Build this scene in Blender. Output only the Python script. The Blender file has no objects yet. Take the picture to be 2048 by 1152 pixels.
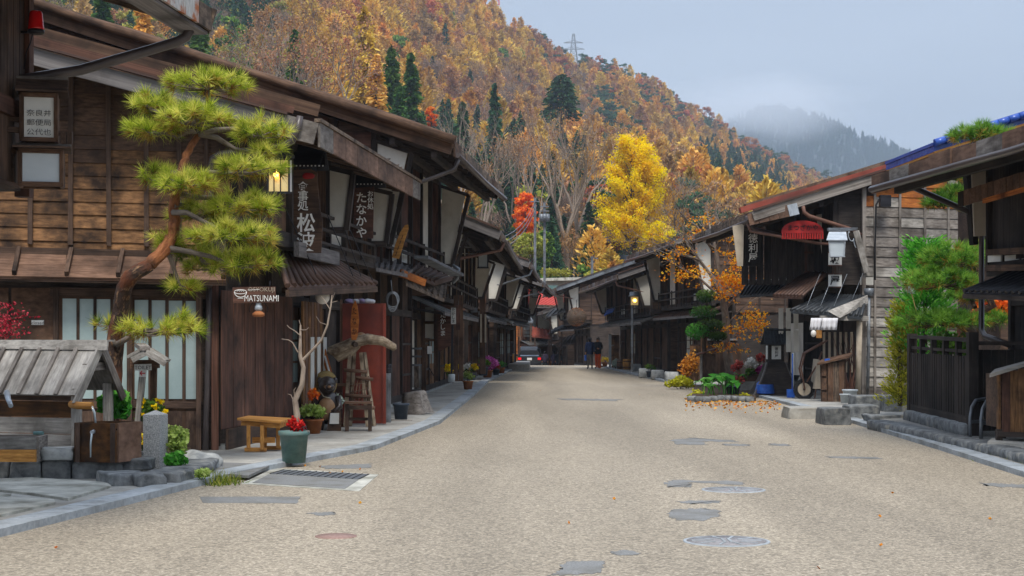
import bpy, math, random
import numpy as np
from mathutils import Vector, Matrix, noise as mnoise

random.seed(7)
rng = np.random.default_rng(7)
SC = bpy.context.scene
COL = SC.collection
R = math.radians

# ---------------------------------------------------------------- camera
F = 3200.0            # focal length in photo pixels (2048 wide)
HZ = 680.0            # horizon row
EYE = 1.6
cam = bpy.data.cameras.new('camera')
cam.sensor_width = 36.0
cam.lens = 36.0 * F / 2048.0
cam.shift_y = (HZ - 576.0) / 2048.0
cam.clip_start = 0.1
cam.clip_end = 12000.0
camo = bpy.data.objects.new('camera', cam)
camo.location = (0, 0, EYE)
camo.rotation_euler = (R(90), 0, 0)
COL.objects.link(camo)
SC.camera = camo

# ---------------------------------------------------------------- world (overcast)
SUN_EL, SUN_AZ = R(58), R(176)      # azimuth clockwise from +Y; the sun stands high behind the camera
W = bpy.data.worlds.new('World')
SC.world = W
W.use_nodes = True
nt = W.node_tree
nt.nodes.clear()
sky = nt.nodes.new('ShaderNodeTexSky')
sky.sky_type = 'NISHITA'
sky.sun_disc = False
sky.sun_elevation = SUN_EL
sky.sun_rotation = SUN_AZ
sky.air_density = 1.4
sky.dust_density = 3.0
wtc = nt.nodes.new('ShaderNodeTexCoord')
wmap = nt.nodes.new('ShaderNodeMapping')
wmap.inputs['Scale'].default_value = (1.2, 1.2, 4.5)
wn = nt.nodes.new('ShaderNodeTexNoise')
wn.inputs['Scale'].default_value = 2.2
wn.inputs['Detail'].default_value = 5.0
wn.inputs['Roughness'].default_value = 0.45
wr = nt.nodes.new('ShaderNodeValToRGB')
wr.color_ramp.elements[0].position = 0.30
wr.color_ramp.elements[0].color = (.98, 1.13, 1.40, 1)
wr.color_ramp.elements[1].position = 0.72
wr.color_ramp.elements[1].color = (1.28, 1.45, 1.72, 1)
wm = nt.nodes.new('ShaderNodeMix')
wm.data_type = 'RGBA'
wm.inputs[0].default_value = 0.90
wb = nt.nodes.new('ShaderNodeBackground')
wb.inputs['Strength'].default_value = 0.12
wo = nt.nodes.new('ShaderNodeOutputWorld')
L = nt.links.new
L(wtc.outputs['Generated'], wmap.inputs['Vector'])
L(wmap.outputs[0], wn.inputs['Vector'])
L(wn.outputs['Fac'], wr.inputs['Fac'])
L(sky.outputs[0], wm.inputs[6])
# overcast luminance after the CIE standard sky: the zenith is three times as bright as the horizon
wsep = nt.nodes.new('ShaderNodeSeparateXYZ'); L(wtc.outputs['Generated'], wsep.inputs[0])
wmx = nt.nodes.new('ShaderNodeMath'); wmx.operation = 'MAXIMUM'; wmx.inputs[1].default_value = 0.0; L(wsep.outputs['Z'], wmx.inputs[0])
wma = nt.nodes.new('ShaderNodeMath'); wma.operation = 'MULTIPLY_ADD'; wma.inputs[1].default_value = 2.0; wma.inputs[2].default_value = 1.0; L(wmx.outputs[0], wma.inputs[0])
wvs = nt.nodes.new('ShaderNodeVectorMath'); wvs.operation = 'SCALE'; L(wr.outputs[0], wvs.inputs[0]); L(wma.outputs[0], wvs.inputs['Scale'])
L(wvs.outputs[0], wm.inputs[7])
L(wm.outputs[2], wb.inputs['Color'])
L(wb.outputs[0], wo.inputs['Surface'])

sun = bpy.data.lights.new('sun', 'SUN')
sun.energy = 1.35
sun.angle = R(20)
sun.color = (1.0, 0.95, 0.87)
suno = bpy.data.objects.new('sun', sun)
sd = Vector((math.sin(SUN_AZ) * math.cos(SUN_EL), math.cos(SUN_AZ) * math.cos(SUN_EL), math.sin(SUN_EL)))
suno.rotation_euler = sd.to_track_quat('Z', 'Y').to_euler()
suno.location = (-20, -40, 60)
COL.objects.link(suno)

SC.view_settings.view_transform = 'Standard'
SC.view_settings.look = 'None'
SC.view_settings.gamma = 1.0
SC.view_settings.exposure = 1.36
SC.view_settings.use_curve_mapping = False
SC.cycles.use_denoising = True
SC.cycles.max_bounces = 6
SC.cycles.diffuse_bounces = 3
SC.cycles.glossy_bounces = 2
SC.cycles.transparent_max_bounces = 6
SC.cycles.volume_bounces = 2
SC.cycles.caustics_reflective = False
SC.cycles.caustics_refractive = False

# ---------------------------------------------------------------- helpers: photo measurements to metres
def I(px, py, D):
    """world point seen at photo pixel (px, py) at depth D metres"""
    return Vector(((px - 1024.0) / F * D, D, EYE + (HZ - py) / F * D))
def G(px, py, z=0.0):
    """ground point (height z) seen at photo pixel"""
    return I(px, py, (EYE - z) * F / (py - HZ))
class Wall:
    """vertical plane through two ground points; at(px,py) measures a photo pixel on it"""
    def __init__(s, a, b):
        s.a = Vector((a[0], a[1], 0)); s.b = Vector((b[0], b[1], 0))
        d = (s.b - s.a).normalized(); s.d = d
        s.n = Vector((d.y, -d.x, 0))
    def at(s, px, py, off=0.0):
        r = Vector(((px - 1024.0) / F, 1.0, (HZ - py) / F))
        o = Vector((0, 0, EYE))
        t = ((s.a + s.n * off) - o).dot(s.n) / r.dot(s.n)
        return o + r * t

# ---------------------------------------------------------------- helpers: objects
def world_of(o):
    if o is None: return Matrix.Identity(4)
    if o.parent is None: return o.matrix_basis.copy()
    return world_of(o.parent) @ o.matrix_parent_inverse @ o.matrix_basis
def adopt(o, parent, M=None):
    if parent is not None:
        o.parent = parent
        o.matrix_parent_inverse = world_of(parent).inverted()
    if M is not None:
        o.matrix_basis = M
    return o
def tag(o, label=None, cat=None, group=None, kind=None):
    if label: o['label'] = label
    if cat: o['category'] = cat
    if group: o['group'] = group
    if kind: o['kind'] = kind
    return o
def T(name, label, cat, loc=(0, 0, 0), group=None):
    o = bpy.data.objects.new(name, None)
    o.empty_display_size = 0.2
    o.location = loc
    COL.objects.link(o)
    return tag(o, label, cat, group)
def link(name, me, parent=None, M=None):
    o = bpy.data.objects.new(name, me)
    COL.objects.link(o)
    return adopt(o, parent, M)
def copy_tree(o, parent=None):
    c = o.copy(); COL.objects.link(c)
    if parent is not None: c.parent = parent
    for ch in list(KIDS.get(o, [])) or [x for x in o.children]:
        copy_tree(ch, c)
    return c
KIDS = {}

class MB:
    def __init__(s): s.v = []; s.f = []; s.g = []; s.sm = []; s.mi = []
    def add(s, vs, fs, gs=None, smooth=False, mi=0):
        b = len(s.v)
        if gs is None:
            o = random.random() * 20
            gs = [(p[0] + o, p[1] + o, p[2]) for p in vs]
        s.v += [tuple(p) for p in vs]; s.g += [tuple(p) for p in gs]
        for f in fs:
            s.f.append(tuple(b + i for i in f)); s.sm.append(smooth); s.mi.append(mi)
        return s
    def bar(s, p0, p1, w, h, up=(0, 0, 1), mi=0, w1=None, h1=None):
        p0 = Vector(p0); p1 = Vector(p1); d = p1 - p0; Ln = d.length
        x = d.normalized(); up = Vector(up)
        y = up.cross(x)
        if y.length < 1e-6: y = Vector((0, 1, 0)).cross(x)
        y.normalize(); z = x.cross(y)
        w1 = w if w1 is None else w1; h1 = h if h1 is None else h1
        vs, gs = [], []
        o = random.random() * 30
        for q, e, ww, hh in ((p0, 0, w, h), (p1, Ln, w1, h1)):
            for sy, sz in ((-1, -1), (1, -1), (1, 1), (-1, 1)):
                vs.append(q + y * sy * ww / 2 + z * sz * hh / 2); gs.append((e + o, sy * ww / 2 + o, sz * hh / 2))
        return s.add(vs, [(3, 2, 1, 0), (4, 5, 6, 7), (0, 1, 5, 4), (1, 2, 6, 5), (2, 3, 7, 6), (3, 0, 4, 7)], gs, mi=mi)
    def box(s, c, sx, sy, sz, rz=0.0, mi=0):
        c = Vector(c); u = Vector((math.cos(rz), math.sin(rz), 0))
        return s.bar(c - u * sx / 2, c + u * sx / 2, sy, sz, mi=mi)
    def prism(s, pts, ext, mi=0):
        pts = [Vector(p) for p in pts]; ext = Vector(ext); n = len(pts)
        vs = pts + [p + ext for p in pts]
        nrm = Vector((0, 0, 0))
        for i in range(n): nrm += pts[i].cross(pts[(i + 1) % n])
        flip = nrm.dot(ext) > 0
        fs = [tuple(range(n)), tuple(range(2 * n - 1, n - 1, -1))] + [(i, i + n, (i + 1) % n + n, (i + 1) % n) for i in range(n)]
        if flip: fs = [tuple(reversed(f)) for f in fs]
        return s.add(vs, fs, mi=mi)
    def tube(s, pts, r, seg=8, cap=True, mi=0, smooth=True):
        pts = [Vector(p) for p in pts]; n = len(pts)
        rs = list(r) if hasattr(r, '__len__') else [r] * n
        vs, gs, fs = [], [], []
        t = (pts[1] - pts[0]).normalized()
        a = t.orthogonal().normalized()
        acc = random.random() * 20
        for i, p in enumerate(pts):
            if i > 0: acc += (p - pts[i - 1]).length
            if 0 < i < n - 1: t2 = ((pts[i + 1] - p).normalized() + (p - pts[i - 1]).normalized())
            elif i == 0: t2 = pts[1] - p
            else: t2 = p - pts[i - 1]
            t2 = t2.normalized() if t2.length > 1e-9 else t
            a = a - t2 * a.dot(t2)
            a = a.normalized() if a.length > 1e-6 else t2.orthogonal().normalized()
            b = t2.cross(a); t = t2
            for k in range(seg):
                th = 2 * math.pi * k / seg
                vs.append(p + (a * math.cos(th) + b * math.sin(th)) * rs[i]); gs.append((acc, math.cos(th) * rs[i], math.sin(th) * rs[i]))
        for i in range(n - 1):
            for k in range(seg):
                fs.append((i * seg + k, i * seg + (k + 1) % seg, (i + 1) * seg + (k + 1) % seg, (i + 1) * seg + k))
        s.add(vs, fs, gs, smooth=smooth, mi=mi)
        if cap:
            b0 = len(s.v) - len(vs)
            s.f.append(tuple(b0 + k for k in reversed(range(seg)))); s.sm.append(False); s.mi.append(mi)
            s.f.append(tuple(b0 + (n - 1) * seg + k for k in range(seg))); s.sm.append(False); s.mi.append(mi)
        return s
    def lathe(s, c, prof, seg=16, mi=0, smooth=True):
        c = Vector(c); vs, fs = [], []
        for r, z in prof:
            for k in range(seg):
                th = 2 * math.pi * k / seg
                vs.append(c + Vector((math.cos(th) * r, math.sin(th) * r, z)))
        for i in range(len(prof) - 1):
            for k in range(seg):
                fs.append((i * seg + k, i * seg + (k + 1) % seg, (i + 1) * seg + (k + 1) % seg, (i + 1) * seg + k))
        s.add(vs, fs, smooth=smooth, mi=mi)
        b0 = len(s.v) - len(vs)
        if prof[0][0] > 1e-4: s.f.append(tuple(b0 + k for k in reversed(range(seg)))); s.sm.append(False); s.mi.append(mi)
        if prof[-1][0] > 1e-4: s.f.append(tuple(b0 + (len(prof) - 1) * seg + k for k in range(seg))); s.sm.append(False); s.mi.append(mi)
        return s
    def blob(s, c, rx, ry, rz, seed=0, amp=0.18, sub=2, mi=0, flat=0.0, freq=1.2):
        """uneven rounded stone or lump"""
        vs, fs = ICO[sub]
        o = []
        for p in vs:
            p = Vector(p)
            k = 1 + amp * mnoise.noise(p * freq + Vector((seed * 3.1, seed * 1.7, seed)))
            q = Vector((p.x * rx, p.y * ry, p.z * rz)) * k
            if flat: q.z = max(q.z, -rz * flat)
            o.append(Vector(c) + q)
        return s.add(o, fs, smooth=True, mi=mi)
    def build(s, name, mats, parent=None, M=None):
        me = bpy.data.meshes.new(name)
        me.from_pydata(s.v, [], s.f)
        a = me.attributes.new('g', 'FLOAT_VECTOR', 'POINT')
        a.data.foreach_set('vector', np.array(s.g, 'f').ravel())
        me.polygons.foreach_set('use_smooth', s.sm)
        if not isinstance(mats, (list, tuple)): mats = [mats]
        for m in mats: me.materials.append(m)
        if len(mats) > 1: me.polygons.foreach_set('material_index', s.mi)
        me.update()
        return link(name, me, parent, M)

def _ico(sub):
    t = (1 + 5 ** .5) / 2
    v = [Vector(p).normalized() for p in ((-1, t, 0), (1, t, 0), (-1, -t, 0), (1, -t, 0), (0, -1, t), (0, 1, t), (0, -1, -t), (0, 1, -t), (t, 0, -1), (t, 0, 1), (-t, 0, -1), (-t, 0, 1))]
    f = [(0, 11, 5), (0, 5, 1), (0, 1, 7), (0, 7, 10), (0, 10, 11), (1, 5, 9), (5, 11, 4), (11, 10, 2), (10, 7, 6), (7, 1, 8), (3, 9, 4), (3, 4, 2), (3, 2, 6), (3, 6, 8), (3, 8, 9), (4, 9, 5), (2, 4, 11), (6, 2, 10), (8, 6, 7), (9, 8, 1)]
    for _ in range(sub):
        c = {}; nf = []
        def mid(a, b):
            k = (min(a, b), max(a, b))
            if k not in c: v.append(((v[a] + v[b]) / 2).normalized()); c[k] = len(v) - 1
            return c[k]
        for a, b, d in f:
            x, y, z = mid(a, b), mid(b, d), mid(d, a)
            nf += [(a, x, z), (b, y, x), (d, z, y), (x, y, z)]
        f = nf
    return v, f
ICO = {k: _ico(k) for k in (0, 1, 2, 3)}

_unit = {}
def unit_cube(mat):
    if mat.name not in _unit:
        b = MB()
        b.bar((-.5, 0, 0), (.5, 0, 0), 1, 1)
        b.g = [(p[0] * 1.6, p[1] * .2, p[2] * .2) for p in b.v]
        me = bpy.data.meshes.new('board'); me.from_pydata(b.v, [], b.f)
        a = me.attributes.new('g', 'FLOAT_VECTOR', 'POINT'); a.data.foreach_set('vector', np.array(b.g, 'f').ravel())
        me.materials.append(mat); me.update()
        _unit[mat.name] = me
    return _unit[mat.name]
def barM(p0, p1, w, h, up=(0, 0, 1)):
    p0 = Vector(p0); p1 = Vector(p1); d = p1 - p0
    x = d.normalized(); up = Vector(up); y = up.cross(x)
    if y.length < 1e-6: y = Vector((0, 1, 0)).cross(x)
    y.normalize(); z = x.cross(y)
    m = Matrix((x, y, z)).transposed().to_4x4() @ Matrix.Diagonal((d.length, w, h, 1))
    m.translation = (p0 + p1) / 2
    return m
def pc(name, mat, parent, p0, p1, w, h, up=(0, 0, 1)):
    """one straight board / post / rail / pane: a box from p0 to p1"""
    return link(name, unit_cube(mat), parent, barM(p0, p1, w, h, up))
def bx(name, mat, parent, c, sx, sy, sz, rz=0.0):
    u = Vector((math.cos(rz), math.sin(rz), 0)); c = Vector(c)
    return pc(name, mat, parent, c - u * sx / 2, c + u * sx / 2, sy, sz)
def plate(name, mat, parent, pts, ext):
    return MB().prism(pts, ext).build(name, mat, parent)
def tube(name, mat, parent, pts, r, seg=8):
    return MB().tube(pts, r, seg).build(name, mat, parent)
def lathe(name, mat, parent, c, prof, seg=16):
    return MB().lathe(c, prof, seg).build(name, mat, parent)

# ---------------------------------------------------------------- helpers: materials
def hexl(h):
    h = h.lstrip('#'); o = []
    for i in (0, 2, 4):
        c = int(h[i:i + 2], 16) / 255
        o.append(c / 12.92 if c <= .04045 else ((c + .055) / 1.055) ** 2.4)
    return (*o, 1)
def mat(name, c1, c2=None, coord='pos', scale=(6, 6, 6), detail=6, rough=.75, metal=0.0, bump=.25, bdist=.01, rv=0.0,
        weather=None, wscale=.8, wlo=.45, whi=.7, c3=None, spec=.3, trans=0.0, emit=None, estr=0.0, lo=.3, hi=.7, nrough=.6):
    m = bpy.data.materials.new(name); m.use_nodes = True
    n = m.node_tree; n.nodes.clear(); N = n.nodes.new; K = n.links.new
    out = N('ShaderNodeOutputMaterial'); b = N('ShaderNodeBsdfPrincipled')
    b.inputs['Roughness'].default_value = rough; b.inputs['Metallic'].default_value = metal
    b.inputs['Specular IOR Level'].default_value = spec
    c1 = hexl(c1) if isinstance(c1, str) else (*c1[:3], 1)
    c2 = c1 if c2 is None else hexl(c2) if isinstance(c2, str) else (*c2[:3], 1)
    oi = N('ShaderNodeObjectInfo')
    if coord == 'g':
        a = N('ShaderNodeAttribute'); a.attribute_name = 'g'; src = a.outputs['Vector']
    elif coord == 'pos':
        src = N('ShaderNodeNewGeometry').outputs['Position']
    else:
        src = N('ShaderNodeTexCoord').outputs['Object']
    if coord != 'pos':
        sc = N('ShaderNodeVectorMath'); sc.operation = 'SCALE'
        cx = N('ShaderNodeCombineXYZ')
        for i in range(3): K(oi.outputs['Random'], cx.inputs[i])
        K(cx.outputs[0], sc.inputs[0]); sc.inputs['Scale'].default_value = 37.0
        ad = N('ShaderNodeVectorMath'); K(src, ad.inputs[0]); K(sc.outputs[0], ad.inputs[1]); src = ad.outputs[0]
    mp = N('ShaderNodeMapping'); mp.inputs['Scale'].default_value = scale; K(src, mp.inputs['Vector'])
    nz = N('ShaderNodeTexNoise'); nz.inputs['Scale'].default_value = 1.0; nz.inputs['Detail'].default_value = detail; nz.inputs['Roughness'].default_value = nrough
    K(mp.outputs[0], nz.inputs['Vector'])
    rp = N('ShaderNodeValToRGB'); e = rp.color_ramp.elements
    e[0].position = lo; e[0].color = c1; e[1].position = hi; e[1].color = c2
    if c3 is not None:
        x = e.new((lo + hi) / 2 + .04); x.color = hexl(c3) if isinstance(c3, str) else (*c3[:3], 1)
    K(nz.outputs['Fac'], rp.inputs['Fac']); colr = rp.outputs['Color']
    if weather is not None:
        wn = N('ShaderNodeTexNoise'); wn.inputs['Scale'].default_value = wscale; wn.inputs['Detail'].default_value = 5; wn.inputs['Roughness'].default_value = .6
        K(N('ShaderNodeNewGeometry').outputs['Position'], wn.inputs['Vector'])
        mr = N('ShaderNodeMapRange'); mr.inputs[1].default_value = wlo; mr.inputs[2].default_value = whi; K(wn.outputs['Fac'], mr.inputs[0])
        mx = N('ShaderNodeMix'); mx.data_type = 'RGBA'; K(mr.outputs[0], mx.inputs[0]); K(colr, mx.inputs[6])
        mx.inputs[7].default_value = hexl(weather) if isinstance(weather, str) else (*weather[:3], 1); colr = mx.outputs[2]
    if rv:
        h = N('ShaderNodeHueSaturation'); mr = N('ShaderNodeMapRange'); mr.inputs[3].default_value = 1 - rv; mr.inputs[4].default_value = 1 + rv
        K(oi.outputs['Random'], mr.inputs[0]); K(mr.outputs[0], h.inputs['Value']); K(colr, h.inputs['Color']); colr = h.outputs['Color']
    K(colr, b.inputs['Base Color'])
    if bump:
        bp = N('ShaderNodeBump'); bp.inputs['Strength'].default_value = bump; bp.inputs['Distance'].default_value = bdist
        K(nz.outputs['Fac'], bp.inputs['Height']); K(bp.outputs[0], b.inputs['Normal'])
    if emit is not None:
        b.inputs['Emission Color'].default_value = hexl(emit) if isinstance(emit, str) else (*emit[:3], 1); b.inputs['Emission Strength'].default_value = estr
    K(b.outputs[0], out.inputs['Surface'])
    return m
def leafmat(name, c1, c2, c3=None, rv=.12, trans=.3, rough=.6, hue=0.0):
    """foliage: colour runs over the per-leaf value 'lv'"""
    m = bpy.data.materials.new(name); m.use_nodes = True
    n = m.node_tree; n.nodes.clear(); N = n.nodes.new; K = n.links.new
    out = N('ShaderNodeOutputMaterial'); b = N('ShaderNodeBsdfPrincipled'); t = N('ShaderNodeBsdfTranslucent'); mx = N('ShaderNodeMixShader')
    a = N('ShaderNodeAttribute'); a.attribute_name = 'lv'
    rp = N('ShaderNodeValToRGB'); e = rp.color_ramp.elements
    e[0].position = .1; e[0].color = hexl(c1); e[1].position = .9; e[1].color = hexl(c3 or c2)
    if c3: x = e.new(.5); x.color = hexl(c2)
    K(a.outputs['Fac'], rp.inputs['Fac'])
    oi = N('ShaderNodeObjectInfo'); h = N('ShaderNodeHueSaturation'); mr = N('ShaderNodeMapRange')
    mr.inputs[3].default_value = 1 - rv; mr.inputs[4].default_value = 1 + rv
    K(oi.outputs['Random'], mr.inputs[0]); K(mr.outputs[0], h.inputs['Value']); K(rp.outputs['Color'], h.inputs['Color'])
    if hue:
        ml = N('ShaderNodeMath'); ml.operation = 'MULTIPLY'; ml.inputs[1].default_value = 7.31; K(oi.outputs['Random'], ml.inputs[0])
        fr = N('ShaderNodeMath'); fr.operation = 'FRACT'; K(ml.outputs[0], fr.inputs[0])
        m2 = N('ShaderNodeMapRange'); m2.inputs[3].default_value = .5 - hue; m2.inputs[4].default_value = .5 + hue
        K(fr.outputs[0], m2.inputs[0]); K(m2.outputs[0], h.inputs['Hue'])
    b.inputs['Roughness'].default_value = rough; b.inputs['Specular IOR Level'].default_value = .08
    K(h.outputs['Color'], b.inputs['Base Color']); K(h.outputs['Color'], t.inputs['Color'])
    mx.inputs[0].default_value = trans
    K(b.outputs[0], mx.inputs[1]); K(t.outputs[0], mx.inputs[2]); K(mx.outputs[0], out.inputs['Surface'])
    return m

GR = (2.2, 26, 26)      # grain: long along a board, fine across it
M = {}
def wood(key, a, b, **k):
    k.setdefault('rv', .22); k.setdefault('coord', 'g'); k.setdefault('scale', GR); k.setdefault('bump', .35); k.setdefault('bdist', .006); k.setdefault('rough', .8)
    M[key] = mat(key, a, b, **k)
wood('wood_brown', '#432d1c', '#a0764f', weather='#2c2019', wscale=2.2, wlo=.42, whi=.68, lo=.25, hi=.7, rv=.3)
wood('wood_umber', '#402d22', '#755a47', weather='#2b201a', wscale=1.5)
wood('wood_plank', '#5a4233', '#8a6c5a', weather='#3f2f26', wscale=1.3)
wood('wood_dark', '#392b23', '#6a5446', weather='#261d19', wscale=1.6)
wood('wood_red', '#432d25', '#785445', weather='#2c1f1b', wscale=1.4)
wood('wood_black', '#282220', '#504640', weather='#1b1716', wscale=1.2)
wood('wood_ink', '#1e1a18', '#443c38', weather='#151312', wscale=1.2)
wood('wood_grey', '#5a534d', '#98918a', weather='#3f3833', wscale=1.5)
wood('wood_silver', '#75716d', '#b5b0a8', weather='#5a554f', wscale=1.8)
wood('wood_bargegrey', '#4e4b4c', '#85807e', weather='#35302e', wscale=1.1, wlo=.5, whi=.75)
wood('wood_tan', '#8d5c2a', '#d39a52', weather='#6b4a28', wscale=2.5, wlo=.58, whi=.85)
wood('wood_orange', '#8a4a20', '#c47a3a', weather='#5a3018', wscale=2)
wood('wood_wet', '#33200f', '#6d4722', weather='#22150b', wscale=3)
wood('wood_rot', '#3a2d25', '#8a7765', weather='#211a17', wscale=4)
M['bark_pine'] = mat('bark_pine', '#4a382e', '#a07c5c', coord='g', scale=(9, 22, 22), bump=1.0, bdist=.06, weather='#8a4a25', wscale=2.2, c3='#3a2b24')
M['bark_red'] = mat('bark_red', '#6e3c20', '#b5764a', coord='g', scale=(9, 22, 22), bump=1.0, bdist=.04, weather='#5b4030', wscale=2.5)
M['bark_grey'] = mat('bark_grey', '#54493f', '#8b8076', coord='g', scale=(6, 20, 20), bump=.6, bdist=.02)
M['bark_pale'] = mat('bark_pale', '#6f6156', '#a89888', coord='g', scale=(5, 12, 12), bump=.4, bdist=.02)
M['bark_dark'] = mat('bark_dark', '#33291f', '#5a4a3c', coord='g', scale=(6, 20, 20), bump=.5, bdist=.02)
M['plaster'] = mat('plaster', '#bdb9ae', '#dedad0', scale=(1.5, 1.5, 1.5), bump=.08, weather='#a39c8e', wscale=2.0, wlo=.55, whi=.9)
M['plaster_warm'] = mat('plaster_warm', '#a79a88', '#c9bca8', scale=(2, 2, 2), bump=.1, weather='#8d8273', wscale=2)
M['paper'] = mat('paper', '#c9cac6', '#dcdcd6', scale=(3, 3, 3), bump=.03)
M['frost_glass'] = mat('frost_glass', '#9fb3b3', '#b9cac8', scale=(.8, .8, .8), bump=0, rough=.2, spec=.6, weather='#8ba2a2', wscale=1.4, wlo=.4, whi=.75)
M['lantern_glass'] = mat('lantern_glass', '#aab4ba', '#c4ccd0', scale=(1, 1, 2), bump=0, rough=.25, spec=.5)
M['dark_glass'] = mat('dark_glass', '#1b2026', '#2c343b', scale=(1, 1, 1), bump=0, rough=.08, spec=.8)
M['window_glass'] = mat('window_glass', '#7f898d', '#b4bcbc', scale=(1.3, 1.3, .6), bump=0, rough=.12, spec=.7)
M['metal_brown'] = mat('metal_brown', '#3a2b26', '#5b453c', coord='g', scale=(3, 9, 9), rough=.55, metal=.15, bump=.1, weather='#6e4a35', wscale=2.2, wlo=.55, whi=.8)
M['metal_rust'] = mat('metal_rust', '#4a382f', '#70564a', coord='g', scale=(3, 9, 9), rough=.6, metal=.1, bump=.15, weather='#3a2d28', wscale=1.4)
M['metal_dark'] = mat('metal_dark', '#1d1d20', '#34343a', coord='g', scale=(3, 9, 9), rough=.45, metal=.3, bump=.06)
M['metal_grey'] = mat('metal_grey', '#5b6066', '#8d9298', coord='g', scale=(3, 9, 9), rough=.45, metal=.3, bump=.06, weather='#4b4a49', wscale=2.2)
M['metal_bright'] = mat('metal_bright', '#9aa2aa', '#c6ccd2', coord='g', scale=(3, 9, 9), rough=.35, metal=.4, bump=.04)
M['pipe_brown'] = mat('pipe_brown', '#3b3433', '#544b49', coord='g', scale=(3, 9, 9), rough=.35, bump=.03, spec=.5)
M['pipe_rust'] = mat('pipe_rust', '#5a4038', '#7c5a4a', coord='g', scale=(3, 9, 9), rough=.5, bump=.1)
M['roof_red'] = mat('roof_red', '#7a3a2e', '#a25344', coord='g', scale=(4, 5, 5), rough=.6, bump=.1, weather='#5a3630', wscale=1.1)
M['roof_brightred'] = mat('roof_brightred', '#9c3028', '#bb4a3e', coord='g', scale=(4, 5, 5), rough=.6, bump=.1)
M['roof_brown'] = mat('roof_brown', '#43352f', '#6a564c', coord='g', scale=(4, 8, 8), rough=.75, bump=.2, weather='#2f2825', wscale=.9)
M['roof_grey'] = mat('roof_grey', '#6a6866', '#928f8c', coord='g', scale=(4, 8, 8), rough=.65, bump=.2, weather='#4c4744', wscale=.8)
M['tile_blue'] = mat('tile_blue', '#1f3f96', '#3b62bf', coord='g', scale=(4, 6, 6), rough=.25, bump=.05, spec=.6, rv=.12)
M['tile_dark'] = mat('tile_dark', '#232528', '#3d4145', coord='g', scale=(4, 6, 6), rough=.5, bump=.1, rv=.15)
M['road'] = None
M['concrete'] = mat('concrete', '#97958f', '#bebbb3', scale=(9, 9, 9), detail=9, bump=.2, bdist=.004, weather='#7c776e', wscale=.9, wlo=.4, whi=.75)
M['kerbstone'] = mat('kerbstone', '#8e959b', '#b2b8bc', scale=(14, 14, 14), detail=9, bump=.2, bdist=.004, rv=.08, weather='#7d807f', wscale=2)
M['stone'] = mat('stone', '#45484b', '#8b8d8c', scale=(7, 7, 7), detail=10, bump=.9, bdist=.03, rv=.18, weather='#a09a8c', wscale=3.5, wlo=.58, whi=.8)
M['stone_pale'] = mat('stone_pale', '#7c7f80', '#b9bab6', scale=(6, 6, 6), detail=10, bump=.7, bdist=.03, rv=.12)
M['granite'] = mat('granite', '#62666a', '#b4b6b6', scale=(90, 90, 90), detail=2, bump=.1, bdist=.002)
M['flagstone'] = mat('flagstone', '#a3a299', '#cfcdc2', scale=(5, 5, 5), detail=9, bump=.6, bdist=.015, rv=.08, weather='#6f6d60', wscale=2.3)
M['gravel'] = mat('gravel', '#5e5c58', '#a8a59e', scale=(55, 55, 55), detail=3, bump=1.0, bdist=.02)
M['soil'] = mat('soil', '#3a2c20', '#5c4a38', scale=(20, 20, 20), bump=.8, bdist=.02)
M['asphalt_patch'] = mat('asphalt_patch', '#676868', '#949492', scale=(80, 80, 80), detail=4, bump=.3, bdist=.003, weather='#6e6c66', wscale=3)
M['iron'] = mat('iron', '#55585c', '#7d8084', scale=(40, 40, 40), rough=.5, metal=.3, bump=.2, bdist=.003)
M['iron_pale'] = mat('iron_pale', '#6c696a', '#a29e9e', scale=(30, 30, 30), rough=.6, bump=.2, bdist=.003)
M['iron_pink'] = mat('iron_pink', '#86685f', '#a58a80', scale=(40, 40, 40), rough=.6, bump=.2, bdist=.003)
M['white_paint'] = mat('white_paint', '#c9c8c4', '#e3e2de', scale=(5, 5, 5), bump=.04)
M['black_ink'] = mat('black_ink', '#17161a', '#201f24', bump=0)
M['white_ink'] = mat('white_ink', '#f0eee8', '#f8f6f2', bump=0)
M['red_ink'] = mat('red_ink', '#b8202a', '#c8303a', bump=0)
M['red_panel'] = mat('red_panel', '#752a1d', '#93402c', scale=(1.2, 1.2, .8), weather='#5c241a', wscale=1.6, rough=.35, bump=.02, spec=.5)
M['red_plastic'] = mat('red_plastic', '#c00c10', '#e2161a', rough=.15, bump=0, spec=.6)
M['red_comb'] = mat('red_comb', '#8e1d1c', '#b42a26', coord='g', scale=(2, 9, 9), rough=.55, bump=.08)
M['green_pot'] = mat('green_pot', '#4a6664', '#618280', scale=(6, 6, 12), rough=.6, bump=.06, weather='#77827a', wscale=5, wlo=.5, whi=.8)
M['terracotta'] = mat('terracotta', '#8f5434', '#b77748', scale=(6, 6, 6), bump=.1)
M['blue_pot'] = mat('blue_pot', '#2a3340', '#3d4754', scale=(6, 6, 6), rough=.45, bump=.02)
M['grey_pot'] = mat('grey_pot', '#4e5254', '#6a6e70', scale=(6, 6, 6), rough=.6, bump=.02)
M['white_pot'] = mat('white_pot', '#a9b2b6', '#c9d0d4', scale=(6, 6, 6), rough=.4, bump=.02)
M['rope'] = mat('rope', '#a89a80', '#c9bea6', scale=(40, 40, 40), bump=.3)
M['straw'] = mat('straw', '#8a7345', '#c2a76c', coord='g', scale=(3, 40, 40), bump=.5)
M['driftwood'] = mat('driftwood', '#7a6a56', '#bfae96', coord='g', scale=(4, 30, 30), bump=.8, bdist=.02, weather='#5b4a3a', wscale=5)
M['ceramic_dark'] = mat('ceramic_dark', '#26201e', '#453a35', scale=(8, 8, 8), rough=.3, bump=.05, spec=.6)
M['ceramic_tan'] = mat('ceramic_tan', '#8d6a4c', '#b48e68', scale=(8, 8, 8), rough=.35, bump=.05)
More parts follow.
